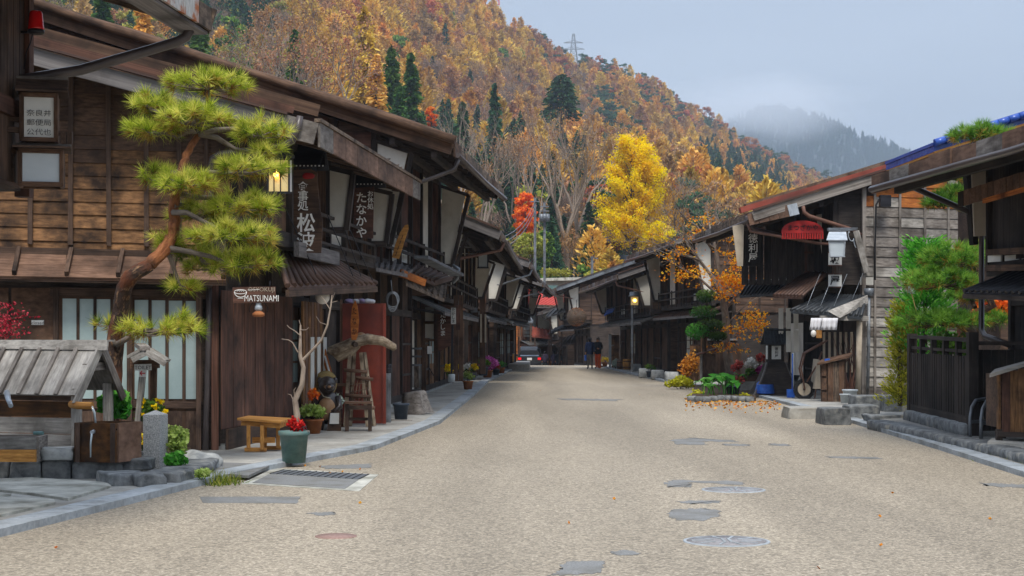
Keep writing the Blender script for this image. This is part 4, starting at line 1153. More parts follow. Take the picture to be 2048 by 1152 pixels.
# roof
E0 = I(633, 252, 22.2); V0 = I(40, 92, 21.3)
vv = V0 - E0; RT = E0 + vv * 1.9; er = Vector((.105, .9945, 0)).normalized()
MB().prism([E0, RT, RT - UP * .1, E0 - UP * .1], er * 8.9).build('roof', M['roof_brown'], h1)
bk = Vector((0, -.06, 0))
pc('verge_board', M['wood_bargegrey'], h1, E0 + bk + vv * .12 - UP * .10, RT + bk - UP * .10, .05, .22)
pc('verge_board', M['wood_grey'], h1, E0 + bk * 1.3 - UP * .12, E0 + bk * 1.3 + vv * .125 - UP * .12, .06, .30)
pc('verge_trim', M['metal_brown'], h1, E0 + bk * 1.6 + vv * .1 + UP * .05, RT + bk * 1.6 + UP * .05, .10, .035)
pc('verge_trim', M['wood_red'], h1, E0 + vv * .08 + UP * .13, RT + UP * .13, .10, .10)
pc('verge_board', M['wood_umber'], h1, E0 + er * .5 + vv * .02 + UP * .26, RT + er * .5 + UP * .30, .05, .17)
for k in range(10):
    a = E0 + er * (.03 + k * .86) + HL1['vd'] * .03; c = E0 + er * (.03 + (k + 1) * .86 - .02) + HL1['vd'] * .03
    pc('fascia_board', M['wood_grey' if k in (0, 9) else 'wood_plank'], h1, a - UP * .12, c - UP * .12, .035, .33 + random.uniform(-.01, .01))
pc('fascia_trim', M['wood_rot'], h1, E0 + HL1['vd'] * .02 + UP * .08, E0 + er * 8.7 + HL1['vd'] * .02 + UP * .08, .10, .05)
for i in range(12):
    q = E0 + er * (i * .75 + .1) - UP * .17
    pc('rafter', M['wood_dark'], h1, q + vv * .02, q + vv * .34, .07, .10)
for k in range(16):   # loose shingle scraps and weight stones on the eave
    q = E0 + er * random.uniform(.5, 8.5) + vv * random.uniform(.0, .1) + UP * .12
    pc('loose_shingle', M['wood_rot'], h1, q, q + Vector((random.uniform(-.2, .2), random.uniform(.1, .3), random.uniform(0, .05))), .09, .02)
# corrugated canopy over the entrance
c0, c1, c2, c3 = I(575, 574, 22.9), I(752, 568, 28.2), I(655, 512, 27.0), I(556, 506, 23.6)
can2 = MB().prism([c0, c1, c2, c3], -UP * .04).build('entrance_canopy', M['metal_rust'], h1)
for k in range(17):
    f = k / 16; a = c0.lerp(c1, f); c = c3.lerp(c2, f); m_ = a.lerp(c, .5) - UP * .03
    MB().tube([a + UP * .02, m_ + UP * .02, c + UP * .02], [.045, .04, .035], 6).build('canopy_roll', M['metal_rust'], can2)
pc('canopy_beam', M['wood_dark'], can2, c0 - UP * .09, c1 - UP * .09, .06, .10)
for f in (.1, .5, .9): pc('canopy_bracket', M['wood_dark'], can2, c0.lerp(c1, f) - UP * .1, c3.lerp(c2, f) - UP * .55, .05, .07)
# railing and white strips under the sign, entrance lattice
for zz in (.1, .32, .55): pc('railing', M['wood_black'], h1, P1(2.0, .82, 3.05 + zz), P1(7.6, .82, 3.05 + zz), .04, .05)
pc('railing_base', M['wood_bargegrey'], h1, P1(1.2, .84, 2.95), P1(4.1, .84, 2.95), .08, .22)
for k in range(5): pc('tension_rod', M['metal_dark'], h1, *[(I(570, 415, 23.6), I(632, 548, 24.5)), (I(655, 430, 25), I(706, 552, 26)), (I(690, 460, 26), I(722, 552, 27)), (I(700, 460, 26.5), I(745, 560, 28)), (I(640, 330, 24), I(648, 300, 24))][k], .012, .012)
for k in range(7):
    pc('entrance_board', M['wood_plank' if k % 2 else 'wood_brown'], h1, P1(4.3 + k * .22, .22, .35), P1(4.3 + k * .22, .22, 2.25), .17, .03, up=HL1['vd'])
for k in range(3): pc('entrance_pane', M['paper'], h1, P1(4.75 + k * .5, .245, 1.2), P1(5.0 + k * .5, .245, 1.2), .012, .9)

# ================================================================ near left: corner of the post office
t0 = T('post_office', 'corner of dark boarded building with rusty eave at the top left', 'house', (-4.7, 13.0, 0))
XU = -4.62
MB().prism([(XU, 12, 3.0), (XU, 15.1, 3.0), (XU, 15.1, 5.3), (XU, 12, 5.3)], (-2.5, 0, 0)).build('upper_wall', M['wood_black'], t0)
MB().prism([(XU - .75, 12, 0), (XU - .75, 14.9, 0), (XU - .75, 14.9, 3.0), (XU - .75, 12, 3.0)], (-2.0, 0, 0)).build('wall', M['wood_dark'], t0)
for k in range(12): pc('wall_board', M['wood_dark'], t0, (XU + .02, 13.0 + k * .18, 3.05), (XU + .02, 13.0 + k * .18, 5.2), .165, .03, up=(1, 0, 0))
pc('corner_post', M['wood_red'], t0, (XU + .01, 15.12, 2.95), (XU + .01, 15.12, 5.3), .14, .14)
pc('floor_beam', M['wood_red'], t0, (XU + .02, 12.2, 3.72), (XU + .02, 15.16, 3.72), .12, .16)
er0 = Vector((.11, .994, 0)).normalized(); C0 = I(415, 36, 15.6)
MB().prism([C0, C0 + Vector((-3.2, 0, 1.0)), C0 + Vector((-3.2, 0, .9)), C0 - UP * .1], -er0 * 4.5).build('roof', M['roof_brown'], t0)
M['metal_peel'] = mat('metal_peel', '#8e8e8c', '#c2bfb8', coord='g', scale=(6, 9, 9), rough=.6, bump=.3, weather='#9a5520', wscale=2.6, wlo=.5, whi=.6)
for k in range(10):
    a = C0 - er0 * (k * .42) + Vector((.03, 0, 0)); c = C0 - er0 * ((k + 1) * .42 - .012) + Vector((.03, 0, 0))
    pc('fascia_board', M['wood_rot'] if k == 0 else M['metal_peel'], t0, a - UP * .02, c - UP * .02, .03, .22)
pc('verge_board', M['wood_rot'], t0, C0 + Vector((.05, .02, -.03)), C0 + Vector((-3.2, .02, .97)), .05, .24)
pc('soffit_board', M['wood_bargegrey'], t0, C0 - er0 * 4 + Vector((-.12, 0, -.15)), C0 + Vector((-.12, 0, -.15)), .25, .03)
tube('downpipe', M['pipe_brown'], t0, [I(378, 30, 15.4), I(378, 62, 15.4), I(372, 74, 15.4), I(355, 83, 15.38), I(300, 100, 15.3), I(160, 140, 15.1), I(52, 158, 14.95), I(20, 163, 14.9)], .05, 10)
for x0, y0, x1, y1 in ((-30, 255, 128, 268), (-30, 232, 40, 240), (-30, 300, 30, 303), (-30, 330, 25, 332)):
    pc('rail', M['wood_dark'], t0, I(x0, y0, 14.5), I(x1, y1, 14.7), .04, .045)
for x in (5, 128, 140): pc('rail_post', M['wood_dark'], t0, I(x, 250 if x < 100 else 264, 14.6), I(x, 300 if x < 100 else 288, 14.6), .045, .045)
for k in range(3): pc('wall_panel', M['plaster_warm'], t0, I(-40, 262 + k * 45, 14.7), I(18, 262 + k * 45, 14.75), .02, .12)
pc('lower_eave', M['wood_dark'], t0, I(-40, 352, 14.3), I(26, 375, 14.5), .25, .03)
# red beacon
t = T('beacon_lamp', 'red warning lamp fixed to the dark corner at top left', 'lamp', I(72, 60, 14.9))
c = I(72, 60, 14.9)
lathe('lens', M['red_plastic'], t, c, [(.072, 0), (.074, .02), (.066, .09), (.060, .15), (.052, .172), (.02, .182), (0, .183)], 18)
lathe('base', M['metal_dark'], t, c, [(.05, -.04), (.076, -.03), (.078, 0), (.07, .004)], 18)
pc('bracket', M['metal_dark'], t, c + Vector((-.16, .05, -.01)), c + Vector((0, 0, -.02)), .03, .02)
tube('cable', M['rubber'], t, [c + Vector((-.03, 0, -.03)), c + Vector((-.06, .02, -.12)), c + Vector((-.1, .03, -.2)), c + Vector((-.12, .03, -.36))], .006, 5)
# hanging lantern with roof
t = T('wall_lantern', 'two-tier wooden wall lantern with black handwriting at the far left', 'lantern', I(85, 375, 14.6))
rz = R(14); ux = Vector((math.cos(rz), -math.sin(rz) * -1, 0)); uy = Vector((-ux.y, ux.x, 0))
def lantern_box(cx, y0, y1, wpx, dep, D, glass):
    a = I(cx, y1, D); top = I(cx, y0, D); hgt = top.z - a.z; wd = wpx * D / F
    for sx in (-1, 1):
        for sy in (0, 1):
            q = a + ux * sx * wd / 2 + uy * sy * dep
            pc('frame_post', M['wood_umber'], t, q, q + UP * hgt, .035, .035)
    for zz in (0, hgt):
        for sy in (0, 1): pc('frame_rail', M['wood_umber'], t, a + ux * -wd / 2 + uy * sy * dep + UP * zz, a + ux * wd / 2 + uy * sy * dep + UP * zz, .032, .04)
        for sx in (-1, 1): pc('frame_rail', M['wood_umber'], t, a + ux * sx * wd / 2 + UP * zz, a + ux * sx * wd / 2 + uy * dep + UP * zz, .032, .04)
    pc('panel', M[glass], t, a + ux * -(wd / 2 - .02) + uy * .01 + UP * hgt / 2, a + ux * (wd / 2 - .02) + uy * .01 + UP * hgt / 2, .012, hgt - .03)
    for sx in (-1, 1): pc('panel', M[glass], t, a + ux * sx * (wd / 2 - .01) + uy * .03 + UP * hgt / 2, a + ux * sx * (wd / 2 - .01) + uy * (dep - .03) + UP * hgt / 2, .012, hgt - .03)
    return a, wd, hgt
a1, w1, h1_ = lantern_box(78, 190, 279, 66, .22, 14.6, 'paper')
lettering(t, ['奈良井', '郵便局', '公代也'], a1 + ux * .0 + UP * h1_ * .38 - uy * .014, ux, UP, .064, M['black_ink'], pitch=1.35, bold=-.004, squash=1.15)
a2, w2, h2_ = lantern_box(82, 302, 368, 80, .26, 14.6, 'lantern_glass')
for y0, hw, dp in ((186, 50, .2), (298, 56, .22)):
    q = I(84, y0, 14.6) + uy * .11; wd = hw * 2 * 14.6 / F
    for s in (-1, 1):
        k_ = MB().prism([q - ux * wd / 2 + UP * .11 * (y0 < 200) + UP * .03, q + ux * wd / 2 + UP * .11 * (y0 < 200) + UP * .03, q + ux * wd / 2 + uy * s * dp, q - ux * wd / 2 + uy * s * dp], UP * .018).build('lantern_roof', M['wood_dark'], t)
    pc('roof_ridge', M['wood_grey'], t, q - ux * wd / 2 + UP * (.15 if y0 < 200 else .05), q + ux * wd / 2 + UP * (.15 if y0 < 200 else .05), .06, .025)
pc('bracket', M['wood_dark'], t, a1 - ux * .45 + UP * .1 + uy * .1, a1 - ux * .1 + UP * .1 + uy * .1, .04, .04)

# ================================================================ signs on the restaurant
def face(c, rz=0.0):
    r = Vector((math.cos(rz), math.sin(rz), 0)); return Vector(c), r, Vector((r.y, -r.x, 0))   # centre, right, toward viewer
# big shaped board
t = T('hanging_sign', 'tall dark wavy-edged wooden shop sign with white brush lettering', 'sign', I(617, 505, 24.2))
D = 24.2
out = [(583, 340), (622, 338), (634, 345), (636, 380), (640, 420), (645, 440), (644, 470), (642, 506), (588, 504), (586, 470), (580, 440), (585, 400), (586, 370)]
MB().prism([I(x, y, D) for x, y in out], (0, .05, 0)).build('board', M['wood_umber'], t)
lettering(t, ['食事処'], I(606, 392, D - .01), (1, 0, 0), UP, .165, M['white_ink'], vertical=True, bold=.012, pitch=.86)
lettering(t, ['松波'], I(612, 464, D - .01), (1, 0, 0), UP, .30, M['white_ink'], vertical=True, bold=.018, pitch=.95, squash=.95)
MB().blob(I(617, 352, D - .02), .09, .02, .05, 3).build('emblem', M['red_comb'], t)
def sign_roof(t, x0, x1, y0, y1, D):
    a, c = I(x0, y0, D), I(x1, y0, D); hgt = (y1 - y0) / F * D
    MB().prism([a + UP * .02, c + UP * .02, c + Vector((.03, -.28, -hgt)), a + Vector((-.03, -.28, -hgt))], -UP * .03).build('sign_roof', M['metal_dark'], t)
    MB().prism([a + UP * .02, c + UP * .02, c + Vector((.03, .28, -hgt)), a + Vector((-.03, .28, -hgt))], -UP * .03).build('sign_roof', M['metal_dark'], t)
    MB().prism([a + Vector((0, 0, .0)), a + Vector((0, -.24, -hgt)), a + Vector((0, .24, -hgt))], (.03, 0, 0)).build('roof_gable', M['wood_black'], t)
    n = 11
    for k in range(n):
        q = (a + Vector((-.03, -.285, -hgt - .012))).lerp(c + Vector((.03, -.285, -hgt - .012)), (k + .5) / n)
        bx('eave_dot', M['white_paint'], t, q, .02, .01, .02)
sign_roof(t, 576, 650, 292, 334, 24.25)
for x in (590, 632): pc('hanger', M['metal_dark'], t, I(x, 285, 24.25), I(x, 345, 24.22), .02, .02)
# second hanging sign
t = T('hanging_sign', 'narrow reddish hanging shop sign with two columns of white lettering', 'sign', I(728, 478, 28.6))
D = 28.6
MB().prism([I(x, y, D) for x, y in ((708, 376), (748, 373), (746, 477), (707, 474))], (0, .045, 0)).build('board', M['wood_orange'] if False else M['wood_red'], t)
lettering(t, ['たなかや'], I(723, 430, D - .01), (1, 0, 0), UP, .205, M['white_ink'], vertical=True, bold=.016, pitch=1.02)
lettering(t, ['お休処'], I(741, 400, D - .01), (1, 0, 0), UP, .115, M['white_ink'], vertical=True, bold=.012, pitch=.98)
sign_roof(t, 697, 766, 328, 370, 28.7)
for x in (714, 742): pc('hanger', M['metal_dark'], t, I(x, 322, 28.65), I(x, 376, 28.6), .02, .02)
# small carved sign under the canopy
t = T('wooden_sign', 'small brown carved sign with noodle bowl drawing and capital letters', 'sign', I(508, 606, 22.2))
D = 22.1
MB().prism([I(x, y, D) for x, y in ((465, 574), (551, 573), (551, 605), (466, 606))], (0, .03, 0)).build('board', M['wood_red'], t)
lettering(t, ['OSYOKUJI'], I(523, 580, D - .006), (1, 0, 0), UP, .082, M['plaster_warm'], bold=-.004)
lettering(t, ['MATSUNAMI'], I(523, 596.5, D - .006), (1, 0, 0), UP, .125, M['white_ink'], bold=-.004, squash=.68)
b = MB(); cb = I(481, 588, D - .006)
b.tube([cb + Vector((.085 * math.cos(a), 0, .03 + .085 * math.sin(a) * .9)) for a in np.linspace(math.pi, 2 * math.pi, 9)], .006, 5)
b.tube([cb + Vector((.085 * math.cos(a), 0, .03 + .03 * math.sin(a))) for a in np.linspace(0, 2 * math.pi, 13)], .005, 5)
for k in range(4): b.tube([cb + Vector((-.05 + k * .03, 0, .03 + .02 * math.sin(a))) + Vector((a * .012, 0, 0)) for a in np.linspace(0, 3, 5)], .004, 4)
b.bar(cb + Vector((.1, 0, .055)), cb + Vector((.26, 0, .062)), .006, .006).bar(cb + Vector((-.04, 0, -.06)), cb + Vector((.04, 0, -.06)), .006, .006)
b.build('bowl_drawing', M['white_ink'], t)
for x in (478, 540): tube('hanger', M['metal_dark'], t, [I(x, 574, D), I(x, 562, D + .05)], .006, 5)
# oil lamp below it
t = T('oil_lamp', 'rusty hanging oil lamp below the small carved sign', 'lamp', I(517, 636, 22.2))
c = I(517, 634, 22.15)
lathe('tank', M['terracotta'], t, c, [(.05, 0), (.085, .015), (.085, .05), (.05, .075), (.035, .085)], 16)
lathe('chimney', M['metal_bright'], t, c, [(.035, .085), (.055, .11), (.05, .15), (.035, .17), (.045, .18), (.02, .2)], 14)
tube('bail', M['metal_dark'], t, [c + Vector((math.cos(a) * .13, 0, .1 + math.sin(a) * .12)) for a in np.linspace(-.3, math.pi + .3, 11)], .006, 5)
# closed sign on the dark wall
t = T('door_sign', 'tiny white sign reading closed on the dark wall', 'sign', w(76, 650, .06))
pc('plate', M['white_paint'], t, w(63, 645, .06), w(88, 645, .06), .01, .065)
lettering(t, ['closed'], w(75.5, 645.5, .068), WG.d, UP, .066, M['black_ink'], bold=-.004)
# lit lantern at the eave
t = T('eave_lantern', 'lit square lantern hanging at the restaurant eave beside the pine', 'lantern', I(557, 385, 22.6))
D = 22.3
for x, y, dd in ((535, 0, 0), (578, 0, 0), (545, 0, .26), (582, 0, .26)):
    pc('frame_post', M['metal_dark'], t, I(x, 312, D + dd), I(x, 385, D + dd), .025, .025)
for yy in (315, 385):
    pc('frame_rail', M['metal_dark'], t, I(533, yy, D), I(580, yy, D), .025, .03); pc('frame_rail', M['metal_dark'], t, I(545, yy, D + .26), I(583, yy, D + .26), .025, .03)
for x in (548, 561): pc('frame_bar', M['metal_dark'], t, I(x, 318, D - .005), I(x, 383, D - .005), .014, .014)
pc('panel', M['lamp_panel'], t, I(538, 352, D + .02), I(576, 352, D + .02), .01, .44)
pc('panel', M['lamp_white'], t, I(579, 352, D + .03), I(583, 352, D + .24), .01, .44)
pc('lantern_roof', M['metal_dark'], t, I(528, 311, D + .12), I(586, 311, D + .12), .36, .04)
MB().blob(I(552, 347, D - .02), .04, .03, .055, 1, .05).build('bulb', M['lamp_warm'], t)
tube('hanger', M['metal_grey'], t, [I(572, 308, D + .1), I(560, 293, D + .1)], .008, 5)
# round globe lamp
t = T('globe_lamp', 'round white globe lamp under the corrugated canopy', 'lamp', I(645, 607, 25.5))
MB().blob(I(645, 594, 25.5), .115, .115, .115, 0, 0, 3).build('globe', M['lamp_white'], t)
lathe('cap', M['metal_dark'], t, I(645, 582, 25.5) + UP * .0, [(.05, 0), (.05, .05), (.02, .06)], 12)
# curved timber tongue sign
t = T('tongue_sign', 'golden tongue-shaped wooden signboard leaning on the lower canopy', 'sign', I(795, 518, 32.0))
MB().prism([I(x, y, 32) for x, y in ((784, 515), (790, 490), (800, 465), (810, 450), (816, 449), (817, 458), (808, 485), (798, 518))], (0, .05, 0)).build('board', M['wood_tan'], t)
b = MB()
for k in range(4): b.bar(I(806 - k * 4, 470 + k * 11, 31.98), I(803 - k * 4, 478 + k * 11, 31.98), .02, .01)
b.build('lettering', M['black_ink'], t)
# ================================================================ pine by the well
def needles(name, parent, tufts, ln, n, mat_, seed=0, width=.011, upb=.5, lvb=None):
    """needle tufts: tufts = list of (centre, outward dir)"""
    g = np.random.default_rng(seed); C = np.array([tuple(c) for c, _ in tufts]); Dn = np.array([tuple(d) for _, d in tufts]); m = len(C)
    P = np.repeat(C, n, 0); Dd = np.repeat(Dn, n, 0) * .75 + g.normal(size=(m * n, 3)) * .62 + [0, 0, upb * .55]
    Dd /= np.linalg.norm(Dd, axis=1)[:, None]
    P = P + Dd * g.uniform(0, .03, (m * n, 1))
    base = np.repeat(g.normal(.5, .26, m) if lvb is None else lvb + g.normal(0, .1, m), n)
    lv = np.clip(base + g.normal(0, .14, m * n) + Dd[:, 2] * .15, 0, 1)
    me = leaf_mesh(name, P, ln, mat_, width / ln, lv=lv, quad=False, seed=seed, dirs=Dd)
    return link(name, me, parent)
PD = 19.9
pine = T('pine_tree', 'bent red-barked pine with bright needle pads beside the covered well', 'tree', I(226, 880, PD))
tr = [(222, 890, 24), (225, 770, 22), (228, 700, 21), (238, 630, 19), (248, 575, 18), (262, 552, 17), (300, 530, 15), (328, 500, 15), (344, 470, 14), (350, 440, 13), (346, 412, 12), (352, 385, 11), (360, 360, 11), (366, 335, 10), (372, 310, 9), (384, 288, 8), (398, 268, 7), (412, 240, 5), (415, 200, 4), (414, 170, 2)]
pts = [I(x, y, PD + .15 * math.sin(i * .9)) for i, (x, y, r) in enumerate(tr)]
rs = [r * PD / F * .86 for *_, r in tr]
pts2, rs2 = [], []
for i in range(len(pts) - 1):
    for k in range(3): pts2.append(pts[i].lerp(pts[i + 1], k / 3) + Vector((random.gauss(0, .006), random.gauss(0, .01), 0))); rs2.append((rs[i] + (rs[i + 1] - rs[i]) * k / 3) * random.uniform(.95, 1.07))
MB().tube(pts2[:19], rs2[:19], 12).build('trunk', M['bark_pine'], pine)
MB().tube(pts2[18:], rs2[18:], 11).build('upper_trunk', M['bark_red'], pine)
PADS = [(417, 165, 84, 32, .0, 8), (302, 206, 46, 36, .2, 6), (392, 232, 74, 36, -.2, 9), (308, 256, 54, 30, .1, 7), (527, 262, 52, 28, .1, 5), (493, 333, 62, 34, -.2, 7), (372, 366, 56, 32, -.3, 6),
        (492, 412, 72, 34, .1, 8), (400, 425, 58, 26, .3, 5), (462, 470, 82, 34, -.3, 9), (505, 522, 58, 34, 0, 6), (440, 528, 66, 28, .3, 6), (385, 500, 40, 24, .4, 3), (316, 350, 24, 22, .3, 3), (338, 492, 26, 22, .2, 3),
        (320, 652, 78, 26, -.2, 6), (215, 648, 26, 20, .3, 2), (365, 575, 34, 12, .2, 2), (535, 300, 30, 20, .2, 2)]
ROOTS = [(414, 190), (400, 250), (405, 245), (395, 262), (400, 270), (352, 352), (358, 340), (352, 385), (347, 412), (345, 425), (335, 495), (328, 500), (330, 500), (362, 350), (330, 500), (232, 690), (232, 690), (330, 500), (398, 268)]
rp_ = random.Random(5)
for i, ((cx, cy, hw, hh, dz, nb), (rx, ry)) in enumerate(zip(PADS, ROOTS)):
    c = I(cx, cy + hh * .35, PD + dz); r0 = I(rx, ry, PD)
    ax = hw * PD / F; az = hh * PD / F; ay = ax * .8
    b = MB()
    mid = r0.lerp(c, .5) + Vector((0, rp_.uniform(-.1, .1), rp_.uniform(-.06, .1)))
    pth = [r0, r0.lerp(mid, .5) + Vector((0, 0, rp_.uniform(-.03, .05))), mid, mid.lerp(c, .5) + Vector((0, 0, rp_.uniform(-.05, .05))), c]
    b.tube(pth, [.038, .034, .03, .024, .018], 6)
    tufts = []
    for k in range(int(nb * 2.4)):
        a = rp_.uniform(0, 6.28); f = rp_.uniform(.35, 1.12)
        e = c + Vector((math.cos(a) * ax * f, math.sin(a) * ay * f, rp_.uniform(-.1, .9) * az * (1.1 - f * f * .7)))
        st = c.lerp(r0, rp_.uniform(0, .35)); m2 = st.lerp(e, .5) + Vector((rp_.gauss(0, .03), rp_.gauss(0, .03), -.03))
        b.tube([st, m2, e], [.014, .011, .006], 4, cap=False)
        for q in range(3): tufts.append((m2.lerp(e, rp_.uniform(.2, 1.05)) + Vector((rp_.gauss(0, .04), rp_.gauss(0, .04), rp_.gauss(.03, .03))), (e - c).normalized()))
    n_t = int(nb * 3.2)
    for k in range(n_t):
        a = rp_.uniform(0, 6.28); f = math.sqrt(rp_.random())
        q = c + Vector((math.cos(a) * ax * f, math.sin(a) * ay * f, az * (rp_.uniform(.1, 1.0) * (1 - f * f * .75)) * 1.1))
        tufts.append((q, (q - c + Vector((0, 0, .12))).normalized()))
    br = b.build('branch', M['bark_grey'], pine)
    needles('needle_pad', pine, tufts, .138, 46, M['needle_bright'], seed=i, width=.0068)
    low = [(q - Vector((0, 0, .04)), d) for q, d in tufts if rp_.random() < .22]
    if low: needles('dead_needles', pine, low, .13, 26, M['needle_brown'], seed=50 + i, width=.008, upb=-.3)

# ================================================================ stone ledge and covered well
def stone_block(name, mat_, parent, c, sx, sy, sz, rz=0, seed=0, amp=.06, k=.42, sub=2):
    vs, fs = ICO[sub]; o = []; cr, sr = math.cos(rz), math.sin(rz); c = Vector(c)
    for p in vs:
        q = Vector([math.copysign(abs(x) ** k, x) for x in p]); mx_ = max(abs(q.x), abs(q.y), abs(q.z)); q = q / mx_ * .5 if False else Vector([max(-1, min(1, x * 1.12)) * .5 for x in q])
        n = 1 + amp * mnoise.noise(q * 3.3 + Vector((seed * 2.7, seed, seed * 1.3))) * 2
        q = Vector((q.x * sx, q.y * sy, q.z * sz)) * n
        o.append(c + Vector((q.x * cr - q.y * sr, q.x * sr + q.y * cr, q.z)))
    b = MB(); b.add(o, fs, smooth=True)
    return b.build(name, mat_, parent)
led = T('stone_ledge', 'low ledge of rough grey stone blocks under the covered well', 'ledge', G(120, 968))
xs = [-130, -62, 18, 83, 143, 233]
for i in range(5):
    a = G(xs[i] + 1.5, 966); c = G(xs[i + 1] - 1.5, 966 + (3 if i == 4 else 0))
    stone_block('stone', M['stone'], led, ((a.x + c.x) / 2, a.y + .22, .125), (c.x - a.x), .5, .27, .02, i, .05)
q0 = G(236, 966); q1 = G(292, 940)
for i in range(4):
    a = q0.lerp(q1, i / 4); c = q0.lerp(q1, (i + 1) / 4); m_ = (a + c) / 2
    stone_block('stone', M['stone'], led, (m_.x - .12, m_.y + .05, .125), .42, (c - a).length * .98, .26, -.25, 20 + i, .08)
for i in range(9):
    x = -5.3 + i * .27
    stone_block('top_stone', M['stone'], led, (-5.55 + (i % 5) * .32, 18.25 + .42 * (i // 5) + random.uniform(-.05, .05), .20), .36, .45, .13, random.uniform(-.2, .2), 40 + i, .10)
led2 = T('stone_edging', 'lower row of dark edging stones by the granite post', 'ledge', G(300, 985))
pr = [(222, 975), (262, 984), (318, 981), (352, 972), (385, 958), (402, 946)]
for i in range(5):
    a = G(*pr[i]); c = G(*pr[i + 1]); m_ = (a + c) / 2
    stone_block('stone', M['stone'], led2, (m_.x - .03, m_.y + .2, .08), (c - a).length * 1.0, .42, .19, math.atan2(c.y - a.y, c.x - a.x), 60 + i, .09)
MB().prism([G(150, 935), G(390, 945), G(380, 905), G(150, 905)], (0, 0, .10)).build('planting_bed', M['soil'], led2)

well = T('covered_well', 'roofed wooden water station with grey board roof and bamboo spout', 'well', G(100, 930))
rr_ = Vector((.93, -.37, 0)).normalized(); pf = Vector((-.37, -.93, 0)).normalized()
RE = I(222, 690, 18.55)                     # right end of the ridge
RL = RE - rr_ * 2.05
slope = pf * .44 - UP * .58
slopeb = -pf * .38 - UP * .54
nrm = rr_.cross(slope).normalized(); nrm = nrm if nrm.z > 0 else -nrm
GE = RE - rr_ * .16                          # gable end of the roof boards
nboards = 7
for i in range(nboards):
    a = GE - rr_ * (.26 * i + .13); ln = 1.0 if i < 5 else .82
    pc('roof_board', M['wood_silver'], well, a + nrm * .01, a + slope * ln + nrm * .01, .255, .022, up=nrm)
    pc('roof_batten', M['wood_grey'], well, a - rr_ * .13 + nrm * .035, a - rr_ * .13 + slope * ln * 1.01 + nrm * .035, .05, .035, up=nrm)
nb_ = rr_.cross(slopeb).normalized(); nb_ = nb_ if nb_.z > 0 else -nb_
for i in range(nboards):
    a = GE - rr_ * (.26 * i + .13)
    pc('roof_board', M['wood_silver'], well, a + nb_ * .01, a + slopeb + nb_ * .01, .255, .022, up=nb_)
pc('barge_board', M['wood_silver'], well, GE + rr_ * .03, GE + rr_ * .03 + slope * 1.12 - UP * .03, .03, .10, up=nrm)
pc('barge_board', M['wood_grey'], well, GE + rr_ * .03, GE + rr_ * .03 + slopeb * 1.12 - UP * .03, .03, .10, up=nb_)
rb = MB().prism([RE + UP * .06 + pf * .07, RL + UP * .06 + pf * .07, RL + UP * -.04 + pf * .09, RE - UP * .06 + pf * .09], -pf * .03).build('ridge_board', M['wood_silver'], well)
MB().prism([RE + UP * .06 + pf * .07, RL + UP * .06 + pf * .07, RL + UP * .06 - pf * .06, RE + UP * .06 - pf * .06], -UP * .02).build('ridge_cap', M['wood_silver'], well)
fr = GE + slope * .82; bk_ = GE + slopeb * .8
for q in (fr - rr_ * .05, bk_ - rr_ * .1, fr - rr_ * 1.7): pc('post', M['wood_silver'], well, Vector((q.x, q.y, .25)), q - UP * .02, .10, .10)
for i in range(4):
    z = .42 + i * .19
    a = fr - rr_ * .1; c = fr - rr_ * 1.75
    pc('back_board', M['wood_silver' if i < 2 else 'wood_wet' if i == 2 else 'wood_dark'], well, Vector((a.x, a.y + .06, z)), Vector((c.x, c.y + .06, z)), .04, .18)
pc('tie_beam', M['wood_grey'], well, GE + slope * .45 - rr_ * .06, GE + slopeb * .45 - rr_ * .06, .06, .09)
sp0 = I(158, 811, 18.1)
MB().tube([sp0 + Vector((-.12, .12, .01)), sp0, sp0 + Vector((.16, -.03, 0))], .043, 10).build('bamboo_spout', M['wood_tan'], well)
MB().tube([sp0 + Vector((.15, -.03, -.01)), sp0 + Vector((.185, -.035, -.08)), sp0 + Vector((.20, -.035, -.22))], [.018, .014, .012], 6).build('water_stream', M['water'], well)
MB().tube([I(14, 785, 17.9), I(16, 797, 17.7), I(22, 812, 17.6)], [.035, .03, .026], 8).build('tap', M['metal_bright'], well)
# trough with outlet
tg = T('water_trough', 'dark wet wooden water trough with dribbling metal outlet', 'trough', I(195, 910, 18.0))
tx0, tx1 = I(150, 878, 17.85), I(232, 878, 17.75); dp = Vector((.17, .42, 0))
zt_, zb_ = I(190, 846, 17.8).z, .24
def wallp(a, c, m_): return pc('trough_board', M[m_], tg, Vector((a.x, a.y, (zt_ + zb_) / 2)), Vector((c.x, c.y, (zt_ + zb_) / 2)), .035, zt_ - zb_)
wallp(tx0, tx1, 'wood_wet'); wallp(tx1 + Vector((.01, .02, 0)), tx1 + dp, 'wood_plank'); wallp(tx0 + dp, tx1 + dp, 'wood_wet'); wallp(tx0 + Vector((0, .02, 0)), tx0 + dp, 'wood_wet')
MB().prism([Vector((q.x, q.y, zt_ - .06)) for q in (tx0, tx1, tx1 + dp, tx0 + dp)], (0, 0, -.02)).build('water_surface', M['dark_glass'], tg)
for q in (tx0 + Vector((.04, -.03, 0)), tx1 - Vector((.03, .03, 0))): pc('corner_batten', M['wood_dark'], tg, Vector((q.x, q.y, zb_)), Vector((q.x, q.y, zt_)), .05, .03)
o_ = I(186, 863, 17.75)
tube('outlet', M['metal_bright'], tg, [o_ + Vector((0, .05, 0)), o_ + Vector((0, -.05, -.005))], .022, 8)
MB().tube([o_ + Vector((0, -.05, -.02)), o_ + Vector((-.005, -.08, -.12)), o_ + Vector((-.005, -.085, -.28))], [.012, .010, .008], 5).build('water_stream', M['water'], tg)
